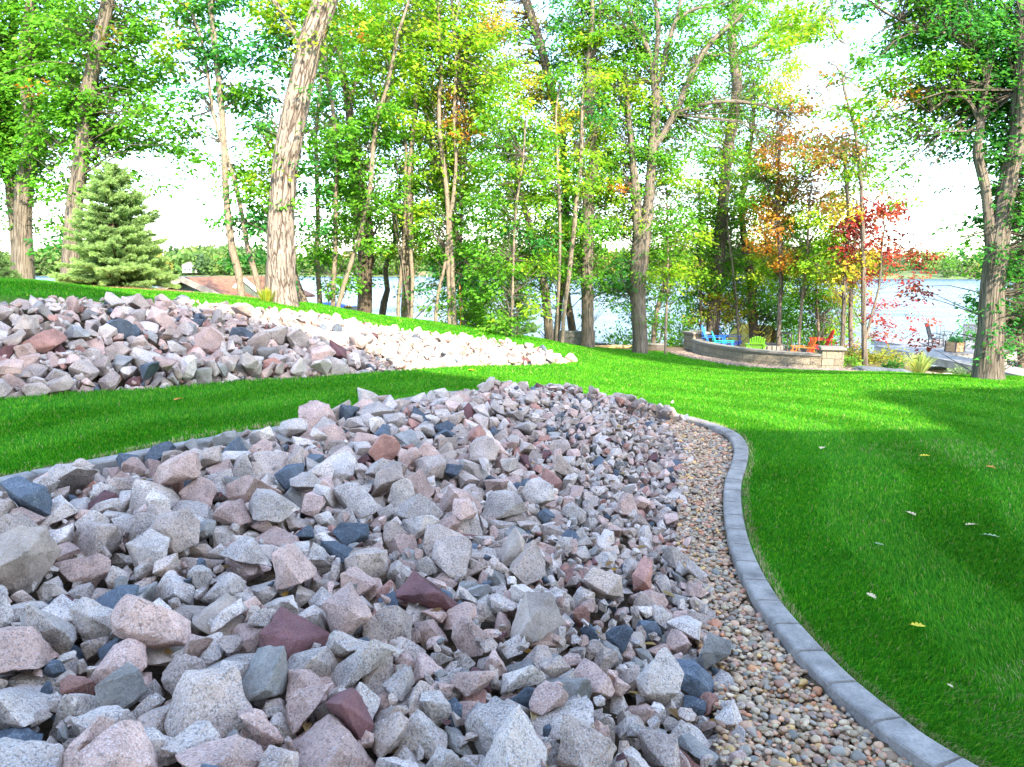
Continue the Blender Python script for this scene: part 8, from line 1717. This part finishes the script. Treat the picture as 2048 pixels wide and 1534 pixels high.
# round fire pit bowl
fp = at(1530,705,25.0); f = empty('fire_pit', (fp.x, fp.y, PZ)); tag(f, 'low round stone fire pit inside the ring of lawn chairs', 'fire pit')
ring = [(math.cos(a)*.55, math.sin(a)*.55) for a in np.linspace(0, 2*math.pi, 25)]
m_ = MB()
for k in range(24):
    a = 2*math.pi*k/24
    for j in range(2):
        a2 = a + j*.13; m_.box((math.cos(a2)*.55, math.sin(a2)*.55, .09+j*.17), (.2,.135,.16), Matrix.Rotation(a2,3,'Z'), 0, .012)
m_.build('ring', M['capstone'], f)
# folding camp chair by the shore
cc_ = at(1713,712,24.5); c_ = empty('camp_chair', (cc_.x, cc_.y, gz1(cc_.x, cc_.y)), R(150)); tag(c_, 'tan fabric camp chair seen between thin trunks right of the wall', 'camp chair')
tan = simple('tan_canvas', (.42,.38,.26), .8, .08, 20)
m_ = MB(); m_.bar((-.2,-.27,.5),(-.34,-.27,1.15),.54,.012, up=Vector((1,0,0)));
m_ = MB(); m_.add([(-.22,-.28,.52),(-.22,.28,.52),(-.36,.31,1.12),(-.36,-.31,1.12),(-.235,-.28,.52),(-.235,.28,.52),(-.375,.31,1.12),(-.375,-.31,1.12)], [(0,1,2,3),(7,6,5,4),(0,4,5,1),(1,5,6,2),(2,6,7,3),(3,7,4,0)]); m_.build('backrest', tan, c_)
m_ = MB(); m_.add([(-.22,-.27,.46),(-.22,.27,.46),(.25,.27,.50),(.25,-.27,.50),(-.22,-.27,.448),(-.22,.27,.448),(.25,.27,.488),(.25,-.27,.488)], [(0,1,2,3),(7,6,5,4),(0,4,5,1),(1,5,6,2),(2,6,7,3),(3,7,4,0)]); m_.build('seat', tan, c_)
dm = simple('dark_tube_metal', (.06,.06,.06), .35, .05, metal=.8)
for sy in (-1,1):
    m_ = MB(); m_.tube([(-.3,sy*.28,0),(.27,sy*.28,.5)], .011); m_.tube([(.3,sy*.28,0),(-.22,sy*.29,.5),(-.375,sy*.32,1.14)], .011); m_.build('leg', dm, c_)
# yellow tent
def panel(mb, pts, th=.012, mi=0):
    pts = [Vector(p) for p in pts]; nn = (pts[1]-pts[0]).cross(pts[2]-pts[0]).normalized()*th; n = len(pts)
    mb.add(pts + [p - nn for p in pts], [list(range(n)), list(range(2*n-1, n-1, -1))] + [(i, n+i, n+(i+1) % n, (i+1) % n) for i in range(n)], mi)
tp = at(1507,694,29.5); te = empty('tent', (tp.x, tp.y, gz1(tp.x, tp.y)-.05), R(38)); tag(te, 'mustard yellow ridge tent with open flap behind the lawn chairs', 'tent')
tent_h = at(1514,649,29.5).z - te.location.z
tf = simple('mustard_nylon', (.62,.43,.04), .55, .12, 3); tin = simple('nylon_painted_inner_shade', (.24,.15,.03), .8, .1, 3)  # back wall gets a darker mustard, the shade inside put into its colour
W_, L_ = 1.1, 1.7
m_ = MB()
for sx in (-1, 1):
    panel(m_, [(0,-L_/2,tent_h),(sx*W_*.55,-L_/2,tent_h*.46),(sx*W_*.55,L_/2,tent_h*.46),(0,L_/2,tent_h)]); panel(m_, [(sx*W_*.553,-L_/2,tent_h*.457),(sx*W_,-L_/2+.1,0),(sx*W_,L_/2,0),(sx*W_*.553,L_/2,tent_h*.457)])
m_.build('canopy', tf, te)
m_ = MB(); panel(m_, [(0,L_/2-.03,tent_h-.02),(-W_*.55,L_/2-.03,tent_h*.46),(-W_,L_/2-.03,0),(W_,L_/2-.03,0),(W_*.55,L_/2-.03,tent_h*.46)]); m_.build('back_wall', tin, te)
m_ = MB(); panel(m_, [(-.03,-L_/2-.02,tent_h-.05),(-W_*.53,-L_/2-.02,tent_h*.45),(-W_*.9,-L_/2+.05,.02),(-W_*.35,-L_/2-.05,.02)]); m_.build('flap', tf, te)
m_ = MB(); m_.tube([(0,-L_/2-.06,0),(0,-L_/2-.06,tent_h+.04)], .014); m_.build('pole', dm, te)

# ---- boathouse below the hill on the left
rp_ = at(363,554,26.0); BH = empty('boathouse', (rp_.x, rp_.y, 0), R(-8)); tag(BH, 'green boathouse with brown shingle roof behind the hill', 'boathouse')
zr = rp_.z; slope = .43; HWd = 1.95; zb = -2.6
M['shingle'] = simple('brown_cedar_shingle', (.24,.105,.055), .9, .3, 9, bumpd=.03)
green = simple('dark_green_siding', (.10,.13,.11), .7, .06); trim = simple('tan_trim', (.45,.36,.28), .6, .05); wht = simple('white_trim', (.75,.75,.74), .5, .03)
m_ = MB(); ze = zr - HWd*slope
m_.prism([(-HWd+.3,zb),(HWd-.3,zb),(HWd-.3,ze+.10),(0,zr-.10),(-HWd+.3,ze+.10)], .35, 6.6)
m_.build('wall', green, BH)
rf = MB()
for sx in (-1,1):
    rf.add([(0,0,zr),(sx*HWd,0,ze),(sx*HWd,7,ze),(0,7,zr),(0,0,zr-.09),(sx*HWd,0,ze-.09),(sx*HWd,7,ze-.09),(0,7,zr-.09)], [(0,1,2,3),(7,6,5,4),(0,4,5,1),(1,5,6,2),(2,6,7,3),(3,7,4,0)])
roof_o = rf.build('roof', M['shingle'], BH)
rk = MB()
for sx in (-1,1): rk.bar((0,-.03,zr-.07),(sx*HWd,-.03,ze-.07),.05,.20, up=Vector((0,0,1)))
rk.build('rake_board', trim, BH)
dmr = MB(); dx_, dy_ = 1.35, 1.9; dz = ze + .05
dmr.prism([(dx_-.55,dz-.5),(dx_+.55,dz-.5),(dx_+.55,dz+.18),(dx_,dz+.62),(dx_-.55,dz+.18)], dy_, dy_+1.4); d_o = dmr.build('dormer', green, BH)
dt = MB()
for sx in (-1,1): dt.bar((dx_, dy_-.05, dz+.70),(dx_+sx*.75, dy_-.05, dz+.08),.05,.13)
dt.build('trim', wht, d_o)
dr_ = MB()
for sx in (-1,1): dr_.add([(dx_,dy_-.02,dz+.76),(dx_+sx*.8,dy_-.02,dz+.10),(dx_+sx*.8,dy_+2,dz+.10),(dx_,dy_+2,dz+.76),(dx_,dy_-.02,dz+.71),(dx_+sx*.8,dy_-.02,dz+.05),(dx_+sx*.8,dy_+2,dz+.05),(dx_,dy_+2,dz+.71)], [(0,1,2,3),(7,6,5,4),(0,4,5,1),(1,5,6,2),(2,6,7,3),(3,7,4,0)])
dr_.build('dormer_roof', M['shingle'], d_o)
# ---- covered boat at the shore
bp = at(668,609,27.0); bt = empty('boat', (bp.x, bp.y, bp.z - .75), R(12)); tag(bt, 'boat under a blue cover showing above the hill crest', 'boat')
V = []; F = []; ns = 15
for i in range(ns):
    t = i/(ns-1); x = -1.0 + 2.1*t; wd_ = .62 * (1 - max(0, (t-.55)/.45)**2.2) + .02; zt = .62 + .10*t*t
    for (yy, zz) in ((-wd_, zt), (-wd_*.85, .30), (-wd_*.35, .05), (0, 0), (wd_*.35, .05), (wd_*.85, .30), (wd_, zt)): V.append((x, yy, zz + (.25*t**3 if zz < .2 else 0)))
for i in range(ns-1):
    for k in range(6): F.append((i*7+k, (i+1)*7+k, (i+1)*7+k+1, i*7+k+1))
F.append(tuple(range(7)))
m_ = MB(); m_.add(V, F, 0, True); m_.build('hull', simple('white_hull', (.7,.7,.7), .3, .03), bt)
V = []; F = []
for i in range(ns):
    t = i/(ns-1); x = -1.02 + 2.15*t; wd_ = .65 * (1 - max(0, (t-.55)/.45)**2.2) + .03; zt = .60 + .10*t*t; hp = .20*math.sin(math.pi*min(1, t*1.15+.12))+.03
    for k in range(7): u_ = -1 + k/3; V.append((x, wd_*u_, zt + hp*(1-u_*u_)))
for i in range(ns-1):
    for k in range(6): F.append((i*7+k, (i+1)*7+k, (i+1)*7+k+1, i*7+k+1))
m_ = MB(); m_.add(V, F, 0, True); m_.build('cover', simple('blue_boat_cover', (.03,.10,.42), .6, .08, 5), bt)
m_ = MB(); bzg = gz1(bp.x, bp.y) - bt.location.z
for x in (-.6, .6):
    for y in (-.4, .4): m_.box((x, y, bzg/2 + .05), (.08,.08, abs(bzg)+.2))
m_.build('cradle', dk, bt)
# tan kayak drawn up on the shore
kp = at(1204,694,28.5); ky = empty('kayak', (kp.x, kp.y, gz1(kp.x, kp.y)+.02), R(-12)); tag(ky, 'tan kayak lying by the water right of the swollen knee trunk', 'kayak')
V = []; F = []; ns = 17
for i in range(ns):
    t = i/(ns-1); x = -1.3+2.6*t; q = math.sin(math.pi*t)**.6 if 0 < t < 1 else .02
    for k in range(8): a = 2*math.pi*k/8; V.append((x, .30*q*math.cos(a), .15 + .13*q*math.sin(a) + .12*(2*t-1)**4))
for i in range(ns-1):
    for k in range(8): F.append((i*8+k, i*8+(k+1) % 8, (i+1)*8+(k+1) % 8, (i+1)*8+k))
m_ = MB(); m_.add(V, F, 0, True); m_.build('hull', simple('tan_kayak_plastic', (.50,.33,.13), .4, .05), ky)
m_ = MB(); m_.tube([(.38*math.cos(a), .17*math.sin(a), .275) for a in np.linspace(0, 2*math.pi, 17)], .02, 6); m_.build('cockpit_rim', dm, ky)
# grey stone planter at the foot of the knee trunk, dark one by the forked oak
M['greyblock'] = block_mat('grey_planter_block', (.20,.185,.175), .5, .22, (.12,.11,.10))
def planter_ring(label, c, rad, zt, m, a0, a1, zb_, name='stone_planter'):
    p = empty(name, (0,0,0)); tag(p, label, 'planter')
    pa = [(c[0] + rad*math.cos(a), c[1] + rad*math.sin(a)) for a in np.linspace(a0, a1, 7)]
    wall_strip('wall', pa, zb_, zt, .2, m, p, 1)
    cpn = [(c[0] + (rad+.02)*math.cos(a), c[1] + (rad+.02)*math.sin(a)) for a in np.linspace(a0, a1, 7)]
    wall_strip('cap', cpn, zt+.002, zt+.05, .26, M['capstone'], p, 1); return p
k1 = at(1155,690,23.6); planter_ring('low grey stone planter between the crossing thin stems and the knee trunk', (k1.x, k1.y+.4), .62, at(1155,667,23.2).z, M['greyblock'], R(195), R(345), k1.z-.6)
k2 = at(1312,702,25.4); planter_ring('dark low stone planter right of the forked oak', (k2.x, k2.y+.3), .42, at(1312,691,25.2).z, block_mat('dark_planter_block', (.13,.11,.10), .4, .2), R(190), R(350), k2.z-.5)
# orange marker pole
op = at(921,650,20.0); o_ = MB(); oz = gz1(op.x, op.y); o_.tube([(0,0,-.1),(.0,0,.7),(-.025,0,at(920,535,20).z-oz)], .011, 8); o_ = o_.build('marker_pole', simple('orange_fibreglass', (.85,.28,.03), .4, .03), None, (op.x, op.y, oz)); tag(o_, 'thin orange marker pole standing beside a dark stem', 'pole')

# ---- deck and boardwalk
DZ = CAM_Z - 3.5
def dp(px, d): return at(px, 700, d).x
M['board'] = simple('weathered_grey_board', (.22,.205,.195), .8, .2, 3, bumpd=.004); M['post'] = simple('grey_post_wood', (.30,.27,.25), .85, .15, 4)
def decking(label, x0, x1, y0, y1, along, posts, name='deck', z=DZ):
    root = empty(name, ((x0+x1)/2, (y0+y1)/2, z)); tag(root, label, name)
    m_ = MB(); cx, cy = (x0+x1)/2, (y0+y1)/2; bwd = .14
    if along == 'x':      # boards run across X
        n = int((y1-y0)/bwd)
        for k in range(n): m_.box((0, y0-cy+(k+.5)*(y1-y0)/n, -.02), (x1-x0, (y1-y0)/n-.008, .035))
    else:
        n = int((x1-x0)/bwd)
        for k in range(n): m_.box((x0-cx+(k+.5)*(x1-x0)/n, 0, -.02), ((x1-x0)/n-.008, y1-y0, .035))
    m_.build('decking', M['board'], root)
    m_ = MB()
    for sx in (-1,1): m_.box((sx*((x1-x0)/2-.03), 0, -.17), (.05, y1-y0-.02, .25))
    for sy in (-1,1): m_.box((0, sy*((y1-y0)/2-.03), -.17), (x1-x0-.14, .05, .25))
    m_.build('rim_joist', M['post'], root)
    for px_, py_ in posts:
        m_ = MB(); zb_ = min(gz1(px_, py_), z-.3) - z - .3; m_.box((px_-cx, py_-cy, (zb_-.05)/2-.02), (.11,.11, abs(zb_)-.05)); m_.build('post', M['post'], root)
    return root
decking('long grey boardwalk running behind the huge oak to the deck', 17.25, 18.65, 21.0, 34.4, 'x', [(17.35,y) for y in (22.6,25.2,27.8,30.2,32.8)] + [(18.5,y) for y in (23.2,26.4,29.4)], 'boardwalk')
decking('wide grey lakeside deck carrying the black rocking chairs', 18.66, 29.0, 30.9, 37.6, 'y', [(19.0,31.1),(21.3,31.1),(23.6,31.1),(26,31.1),(19,37.3),(23,37.3),(28,37.3)], 'deck', DZ+.005)
black = simple('black_painted_wood', (.035,.035,.045), .45, .1)
def rocker(label, loc, rz, sc=1.0):
    root = empty('rocking_chair', loc, rz); root.scale = (sc,)*3; tag(root, label, 'rocking chair', 'black rocking chairs on the deck')
    s = MB()
    for k in range(6): s.bar((-.20+k*.085,-.25,.40+.010*k),(-.20+k*.085,.25,.40+.010*k),.072,.02)
    s.build('seat', black, root)
    b = MB()
    for k in range(8): y = -.21+k*.06; b.bar((-.25,y,.44),(-.42,y,1.08),.036,.014, up=Vector((1,0,.3)))
    b.bar((-.43,-.26,1.09),(-.43,.26,1.09),.09,.022, up=Vector((1,0,.3))); b.bar((-.26,-.26,.46),(-.26,.26,.46),.06,.022, up=Vector((1,0,.3))); b.build('backrest', black, root)
    for sy in (-1,1):
        l = MB(); l.tube([(-.50,sy*.26,1.16),(-.44,sy*.26,1.05),(-.26,sy*.26,.45),(-.22,sy*.26,.07)], .022, 8); l.build('leg', black, root)
        l = MB(); l.tube([(.25,sy*.27,.06),(.25,sy*.27,.66)], .022, 8); l.build('leg', black, root)
        l = MB(); l.bar((-.36,sy*.28,.655),(.32,sy*.28,.67),.08,.022, bev=.005); l.build('armrest', black, root)
        l = MB(); P_ = []
        for t in np.linspace(-1,1,11): P_.append((-.05+.52*t, sy*.265, .02+.11*t*t))
        for a, b_ in zip(P_[:-1], P_[1:]): l.bar(a, b_, .035, .04)
        l.build('rocker', black, root)
        l = MB(); l.tube([(-.23,sy*.26,.2),(.25,sy*.27,.2)], .013, 6); l.tube([(-.25,sy*.26,.33),(.25,sy*.27,.33)], .013, 6); l.build('stretcher', black, root)
    return root
c1 = at(1870,702,33.6); rocker('black rocking chair seen side on, left on the deck', (c1.x, c1.y, DZ+.005), R(-12), .95)
c2 = at(1938,705,33.0); rocker('black rocking chair with slatted back facing the viewer, beside the huge oak', (c2.x, c2.y, DZ+.005), R(-115), .95)
c3 = at(2012,703,34.0); r3 = rocker('blue grey chair leaning back behind the huge oak', (c3.x, c3.y, DZ+.005), R(175), .85)
# bistro table and metal chair
t3 = at(1896,704,34.2); t = empty('bistro_table', (t3.x, t3.y, DZ+.005)); tag(t, 'small round black metal table between the rocking chairs', 'table')
m_ = MB(); m_.prism([(math.cos(a)*.36, math.sin(a)*.36) for a in np.linspace(0, 2*math.pi, 25)[:-1]], .66, .69, axis='z'); m_.build('table_top', dm, t)
for k in range(3):
    a = 2*math.pi*k/3+.4; m_ = MB(); m_.tube([(math.cos(a)*.30, math.sin(a)*.30, 0),(math.cos(a)*.08, math.sin(a)*.08, .35),(math.cos(a)*.25, math.sin(a)*.25, .66)], .012, 6); m_.build('leg', dm, t)
t4 = at(1884,702,35.2); t = empty('metal_chair', (t4.x, t4.y, DZ+.005), R(20)); tag(t, 'thin black metal chair behind the small round table', 'chair')
m_ = MB(); m_.box((0,0,.45),(.42,.42,.02)); m_.build('seat', dm, t)
m_ = MB(); m_.tube([(-.2,-.2,.45),(-.24,-.2,.85),(-.24,0,.93),(-.24,.2,.85),(-.2,.2,.45)], .012, 6); m_.tube([(-.22,0,.45),(-.24,0,.92)], .01, 6); m_.build('backrest', dm, t)
for sx in (-1,1):
    for sy in (-1,1): m_ = MB(); m_.tube([(sx*.19,sy*.19,.45),(sx*.22,sy*.22,0)], .011, 6); m_.build('leg', dm, t)
# wooden planter boxes with plants
wood = simple('warm_cedar_board', (.42,.24,.12), .6, .2, 7)
def planter_box(label, loc, rz, lab2, s):
    root = empty('planter_box', loc, rz); tag(root, label, 'planter box', 'cedar planter boxes on the deck')
    m_ = MB()
    for a in range(4):
        Rz = Matrix.Rotation(a*math.pi/2, 3, 'Z')
        for k in range(3): m_.box(Rz @ Vector((0, -.25, .09+k*.145)), (.48,.022,.138) if a % 2 == 0 else (.46,.022,.138), Rz, 0, .003)
    m_.box((0,0,.40),(.45,.45,.02)); m_.build('box', wood, root)
    m_ = MB()
    for sx in (-1,1):
        for sy in (-1,1): m_.box((sx*.255, sy*.255, .235), (.045,.045,.47))
    m_.build('corner_post', black, root)
    shrub('potted_plant', lab2, 'plant', (loc[0], loc[1], loc[2]+.41), (.30,.30,.24), 260, LG if s else [(.06,.22,.08),(.09,.28,.10)], .09, s+70)
q1 = at(1908,710,31.6); planter_box('cedar planter box in front of the small round table', (q1.x, q1.y, DZ+.005), R(20), 'leafy green plant in the cedar box left of the huge oak', 0)
q2 = at(2044,711,31.9); planter_box('cedar planter box at the right edge of the photo', (q2.x, q2.y, DZ+.005), R(5), 'green plant in the cedar box at the right edge', 1)
q3 = at(2010,708,32.4); shrub('potted_plant', 'silvery grey green bushy plant on the deck right of the huge oak', 'plant', (q3.x, q3.y, DZ), (.35,.35,.55), 500, [(.30,.36,.26),(.22,.30,.20)], .07, 99)
# steel stair rails going down to the water
stl = simple('dull_galvanised_steel', (.35,.34,.33), .4, .08, metal=.7)
def stair_rail(label, pa, pb, d):
    A = at(pa[0], pa[1], d); B = at(pb[0], pb[1], d-1.2); root = empty('stair_rail', ((A.x+B.x)/2, (A.y+B.y)/2, DZ)); tag(root, label, 'hand rail', 'steel hand rails at the lake steps'); o = Vector(root.location)
    m_ = MB(); m_.tube([A-o, A.lerp(B,.5)-o+Vector((0,0,.02)), B-o, B-o+Vector((.12,-.1,-.06))], .022, 8); m_.build('handrail', stl, root)
    for t in (0, .5, .93):
        p = A.lerp(B, t) - o; m_ = MB(); m_.tube([(p.x,p.y,-.35-(1-t)*.5),(p.x,p.y,p.z)], .018, 8); m_.build('post', stl, root)
stair_rail('left steel hand rail of the lake steps at the deck end', (1766,674), (1787,661), 36.5)
stair_rail('right steel hand rail of the lake steps nearer the rocking chairs', (1798,684), (1833,662), 36.5)
# flat border stones and boulders
def boulder(label, c, size, rz, i, col):
    bm = rock_bm(i, 2); me = bpy.data.meshes.new('boulder'); bm.to_mesh(me); bm.free(); me.materials.append(ROCKCOL[col][2])
    o = link('boulder', me, None, c, rz); o.scale = size; tag(o, label, 'boulder', 'boulders bordering the lawn near the deck')
for px, py, d, s, lab, i, col in [(1735,738,20.0,(1.5,.5,.45),'long low grey boulder at the lawn edge right of the wall pillar',3,5),(1806,743,19.6,(.9,.45,.3),'flat grey stone left of the upright grass clump',5,5),
   (1872,752,18.6,(.28,.2,.16),'small tan stone right of the upright grass clump',7,7),(1893,753,18.4,(.30,.22,.16),'small tan stone left of the huge oak',8,7),(1855,752,18.8,(.22,.2,.14),'smallest tan stone beside the upright grass clump',9,7)]:
    c = gpos(px, py, d); boulder(lab, (c[0], c[1], c[2]+.03), s, R(-8), i, col)

# ---- fallen leaves
def fallen(label, c, size, col, seed, curl=.25):
    """one oak leaf with lobes, slightly curled"""
    r = np.random.default_rng(seed); m_ = MB(); out = []
    for k in range(22):
        t = k/21; side = abs(math.sin(t*math.pi*3.5))*.55 + .45; w_ = .32*math.sin(math.pi*min(1, t*.93+.05))**.7*side; out.append((t-.5, w_))
    V = []; 
    for x, w_ in out:
        for s_ in (-1, 0, 1): V.append((x*size, s_*w_*size, size*(curl*(abs(s_)*w_*1.6) + curl*.5*x*x + .02)))
    F = []
    for k in range(21):
        for j in range(2): F.append((k*3+j, (k+1)*3+j, (k+1)*3+j+1, k*3+j+1))
    m_.add(V, F, 0, True); m_.tube([(-.5*size,0,.02*size),(-.72*size,.03*size,.05*size)], .006*size*2, 5)
    o = m_.build('fallen_leaf', simple('dry_leaf_' + col[0], col[1], .6, .15, 30), None, c, r.uniform(0, 6.28)); o.rotation_euler[0] = r.uniform(-.25, .25); tag(o, label, 'leaf', 'fallen leaves on lawn and rocks')
PALE = ('pale_tan', (.55,.42,.24)); YEL = ('yellow', (.62,.47,.02)); ORA = ('orange', (.62,.22,.03)); BRN = ('brown', (.30,.15,.05)); GRN = ('faded_green', (.30,.38,.20))
for k, (px, py, sz, col, lab) in enumerate([(1644,903,.10,PALE,'pale tan leaf on the shaded lawn nearest the sunlit edge'),(1850,919,.09,YEL,'dull yellow leaf high on the shaded lawn'),(1980,942,.08,ORA,'orange leaf on the lawn near the right edge of the photo'),
  (1821,1039,.09,PALE,'pale leaf in the middle of the shaded lawn'),(1941,1061,.09,PALE,'pale leaf beside a grey green leaf at the right of the lawn'),(1981,1083,.09,GRN,'narrow grey green leaf at the right of the lawn'),
  (1757,1100,.06,GRN,'small faded leaf left of centre on the shaded lawn'),(1741,1207,.07,PALE,'upright pale leaf standing in the shaded lawn'),(1835,1264,.065,YEL,'bright yellow leaf lying on the near lawn'),(1898,1392,.03,PALE,'tiny pale leaf low on the near lawn'),
  (357,806,.12,ORA,'orange leaf on the shaded lawn strip at left'),(942,745,.11,ORA,'small orange leaf on the sunlit lawn strip')]):
    P = hit(px, py); fallen(lab, (P.x, P.y, P.z+.032), sz, col, 200+k)
lp = at(697,626,17.6); fallen('curled brown leaf on the hill top beside the pale leaning tree', (lp.x, lp.y, gz1(lp.x, lp.y)+.05), .22, BRN, 230, .6)
# dry leaves caught between the stones, too many to count
n = 260; xs_ = rng.uniform(-3.2, 1.5, n*3); ys_ = 1.3 + 6.5*rng.uniform(0, 1, n*3)**1.4; k = in_poly(xs_, ys_, ROCKS_A); xs_, ys_ = xs_[k][:n], ys_[k][:n]; n = len(xs_)
zs_ = ground_np(xs_, ys_) + fill_near(xs_, ys_) + rng.uniform(-.03, .055, n); an = rng.uniform(0, 6.28, n)
cols = np.array([(.42,.28,.14),(.34,.2,.10),(.48,.36,.22),(.45,.24,.06),(.28,.17,.09)])[rng.integers(5, size=n)]
V, F, tt = leaf_array(np.stack([xs_, ys_, zs_], 1), np.stack([np.cos(an), np.sin(an), rng.uniform(-.4,.5,n)], 1), np.stack([rng.normal(0,.5,n), rng.normal(0,.5,n), np.ones(n)], 1), rng.uniform(.04,.09,n), rng.uniform(.02,.04,n), np.concatenate([cols, np.ones((n,1))], 1))
tag(link('leaf_litter', np_mesh('leaf_litter', V, F, M['leaf'], attrs={'tint': ('FLOAT_COLOR', tt)})), 'dry brown leaves caught in the gaps between the near rocks', 'leaves', kind='stuff')
# little stones of the gravel strip in front of the seat wall
n = 2600; ti = rng.uniform(0, 1, n); idx_ = (ti*(len(_PW)-1)).astype(int).clip(0, len(_PW)-2); fr_ = ti*(len(_PW)-1) - idx_
pw = np.array([p[:] for p in _PW]); P = pw[idx_]*(1-fr_)[:, None] + pw[idx_+1]*fr_[:, None]; xs_ = P[:, 0] + rng.normal(0, .3, n) - .2; ys_ = P[:, 1] - rng.uniform(.02, 1.0, n)
iv1, jf1 = ico(1); a = rng.uniform(.016, .038, n); V = iv1[None]*np.stack([a*1.3, a, a*.7], 1)[:, None, :] + np.stack([xs_, ys_, ground_np(xs_, ys_)+.005], 1)[:, None, :]
F = (jf1[None] + (np.arange(n)*len(iv1))[:, None, None]).reshape(-1, 3)
tag(link('wall_gravel', np_mesh('wall_gravel', V.reshape(-1, 3), F, island_mat('tan_pink_gravel', [(0,(.18,.13,.11)),(.5,(.26,.20,.175)),(1,(.12,.095,.085))], .8), smooth=False)), 'pinkish gravel strip at the foot of the curved seat wall', 'gravel', kind='stuff')
# cottage and moored boats across the lake
def far_house(label, px, d, w_, h_, col, rcol):
    p = at(px, 552, d); z = WATER_Z + 3.0; root = empty('lake_cottage', (p.x, d, z)); tag(root, label, 'cottage', 'cottages on the far shore')
    m_ = MB(); m_.prism([(-w_/2,0),(w_/2,0),(w_/2,h_),(0,h_+w_*.22),(-w_/2,h_)], 0, w_*.8); m_.build('wall', simple('cottage_wall', col, .7, .05), root)
    m_ = MB()
    for sx in (-1,1): m_.bar((0,w_*.4,h_+w_*.24),(sx*w_*.56,w_*.4,h_-.1), w_*.9, .3, up=Vector((0,0,1)))
    m_.build('roof', simple('cottage_roof', rcol, .9, .1), root)
    for k in range(3): m_ = MB(); m_.box((-w_*.3+k*w_*.3, -.06, h_*.45),(w_*.14,.08,h_*.35)); m_.build('window', simple('far_window', (.05,.06,.08), .1, .02), root)
far_house('pale cottage among trees on the far shore right of the young spruce', 380, shore_y(-290)-2.5, 13, 6.5, (.36,.34,.31), (.18,.15,.13))
for px, lab in ((700,'white pontoon boat moored at the far shore behind the pale leaning tree'),(722,'second white pontoon boat on the far shore by the double trunk oak')):
    x_ = (px-1024)/FPX*560; d = shore_y(x_)-12; p = at(px, 553, d); root = empty('pontoon_boat', (p.x, d, WATER_Z)); tag(root, lab, 'boat')
    m_ = MB(); m_.box((0,0,.45),(7,2.4,.5),None,0,.1); m_.build('hull', wht, root); m_ = MB(); m_.box((0,0,3.0),(5,2.4,.15)); 
    for sx in (-2.3,2.3): m_.box((sx,0,1.8),(.12,.12,2.4))
    m_.build('canopy', wht, root)
p = at(848,553,545); root = empty('dock_shelter', (p.x, 540, WATER_Z)); tag(root, 'small red canopy at the far shore', 'shelter')
m_ = MB(); m_.prism([(-3,2.2),(3,2.2),(0,3.6)], -1.5, 1.5); m_.build('canopy', simple('red_canopy', (.6,.09,.05), .6, .05), root)
m_ = MB()
for sx in (-2.7,2.7):
    for sy in (-1.3,1.3): m_.box((sx,sy,1.1),(.15,.15,2.3))
m_.build('post', wht, root)
print('objects', len(scene.objects))
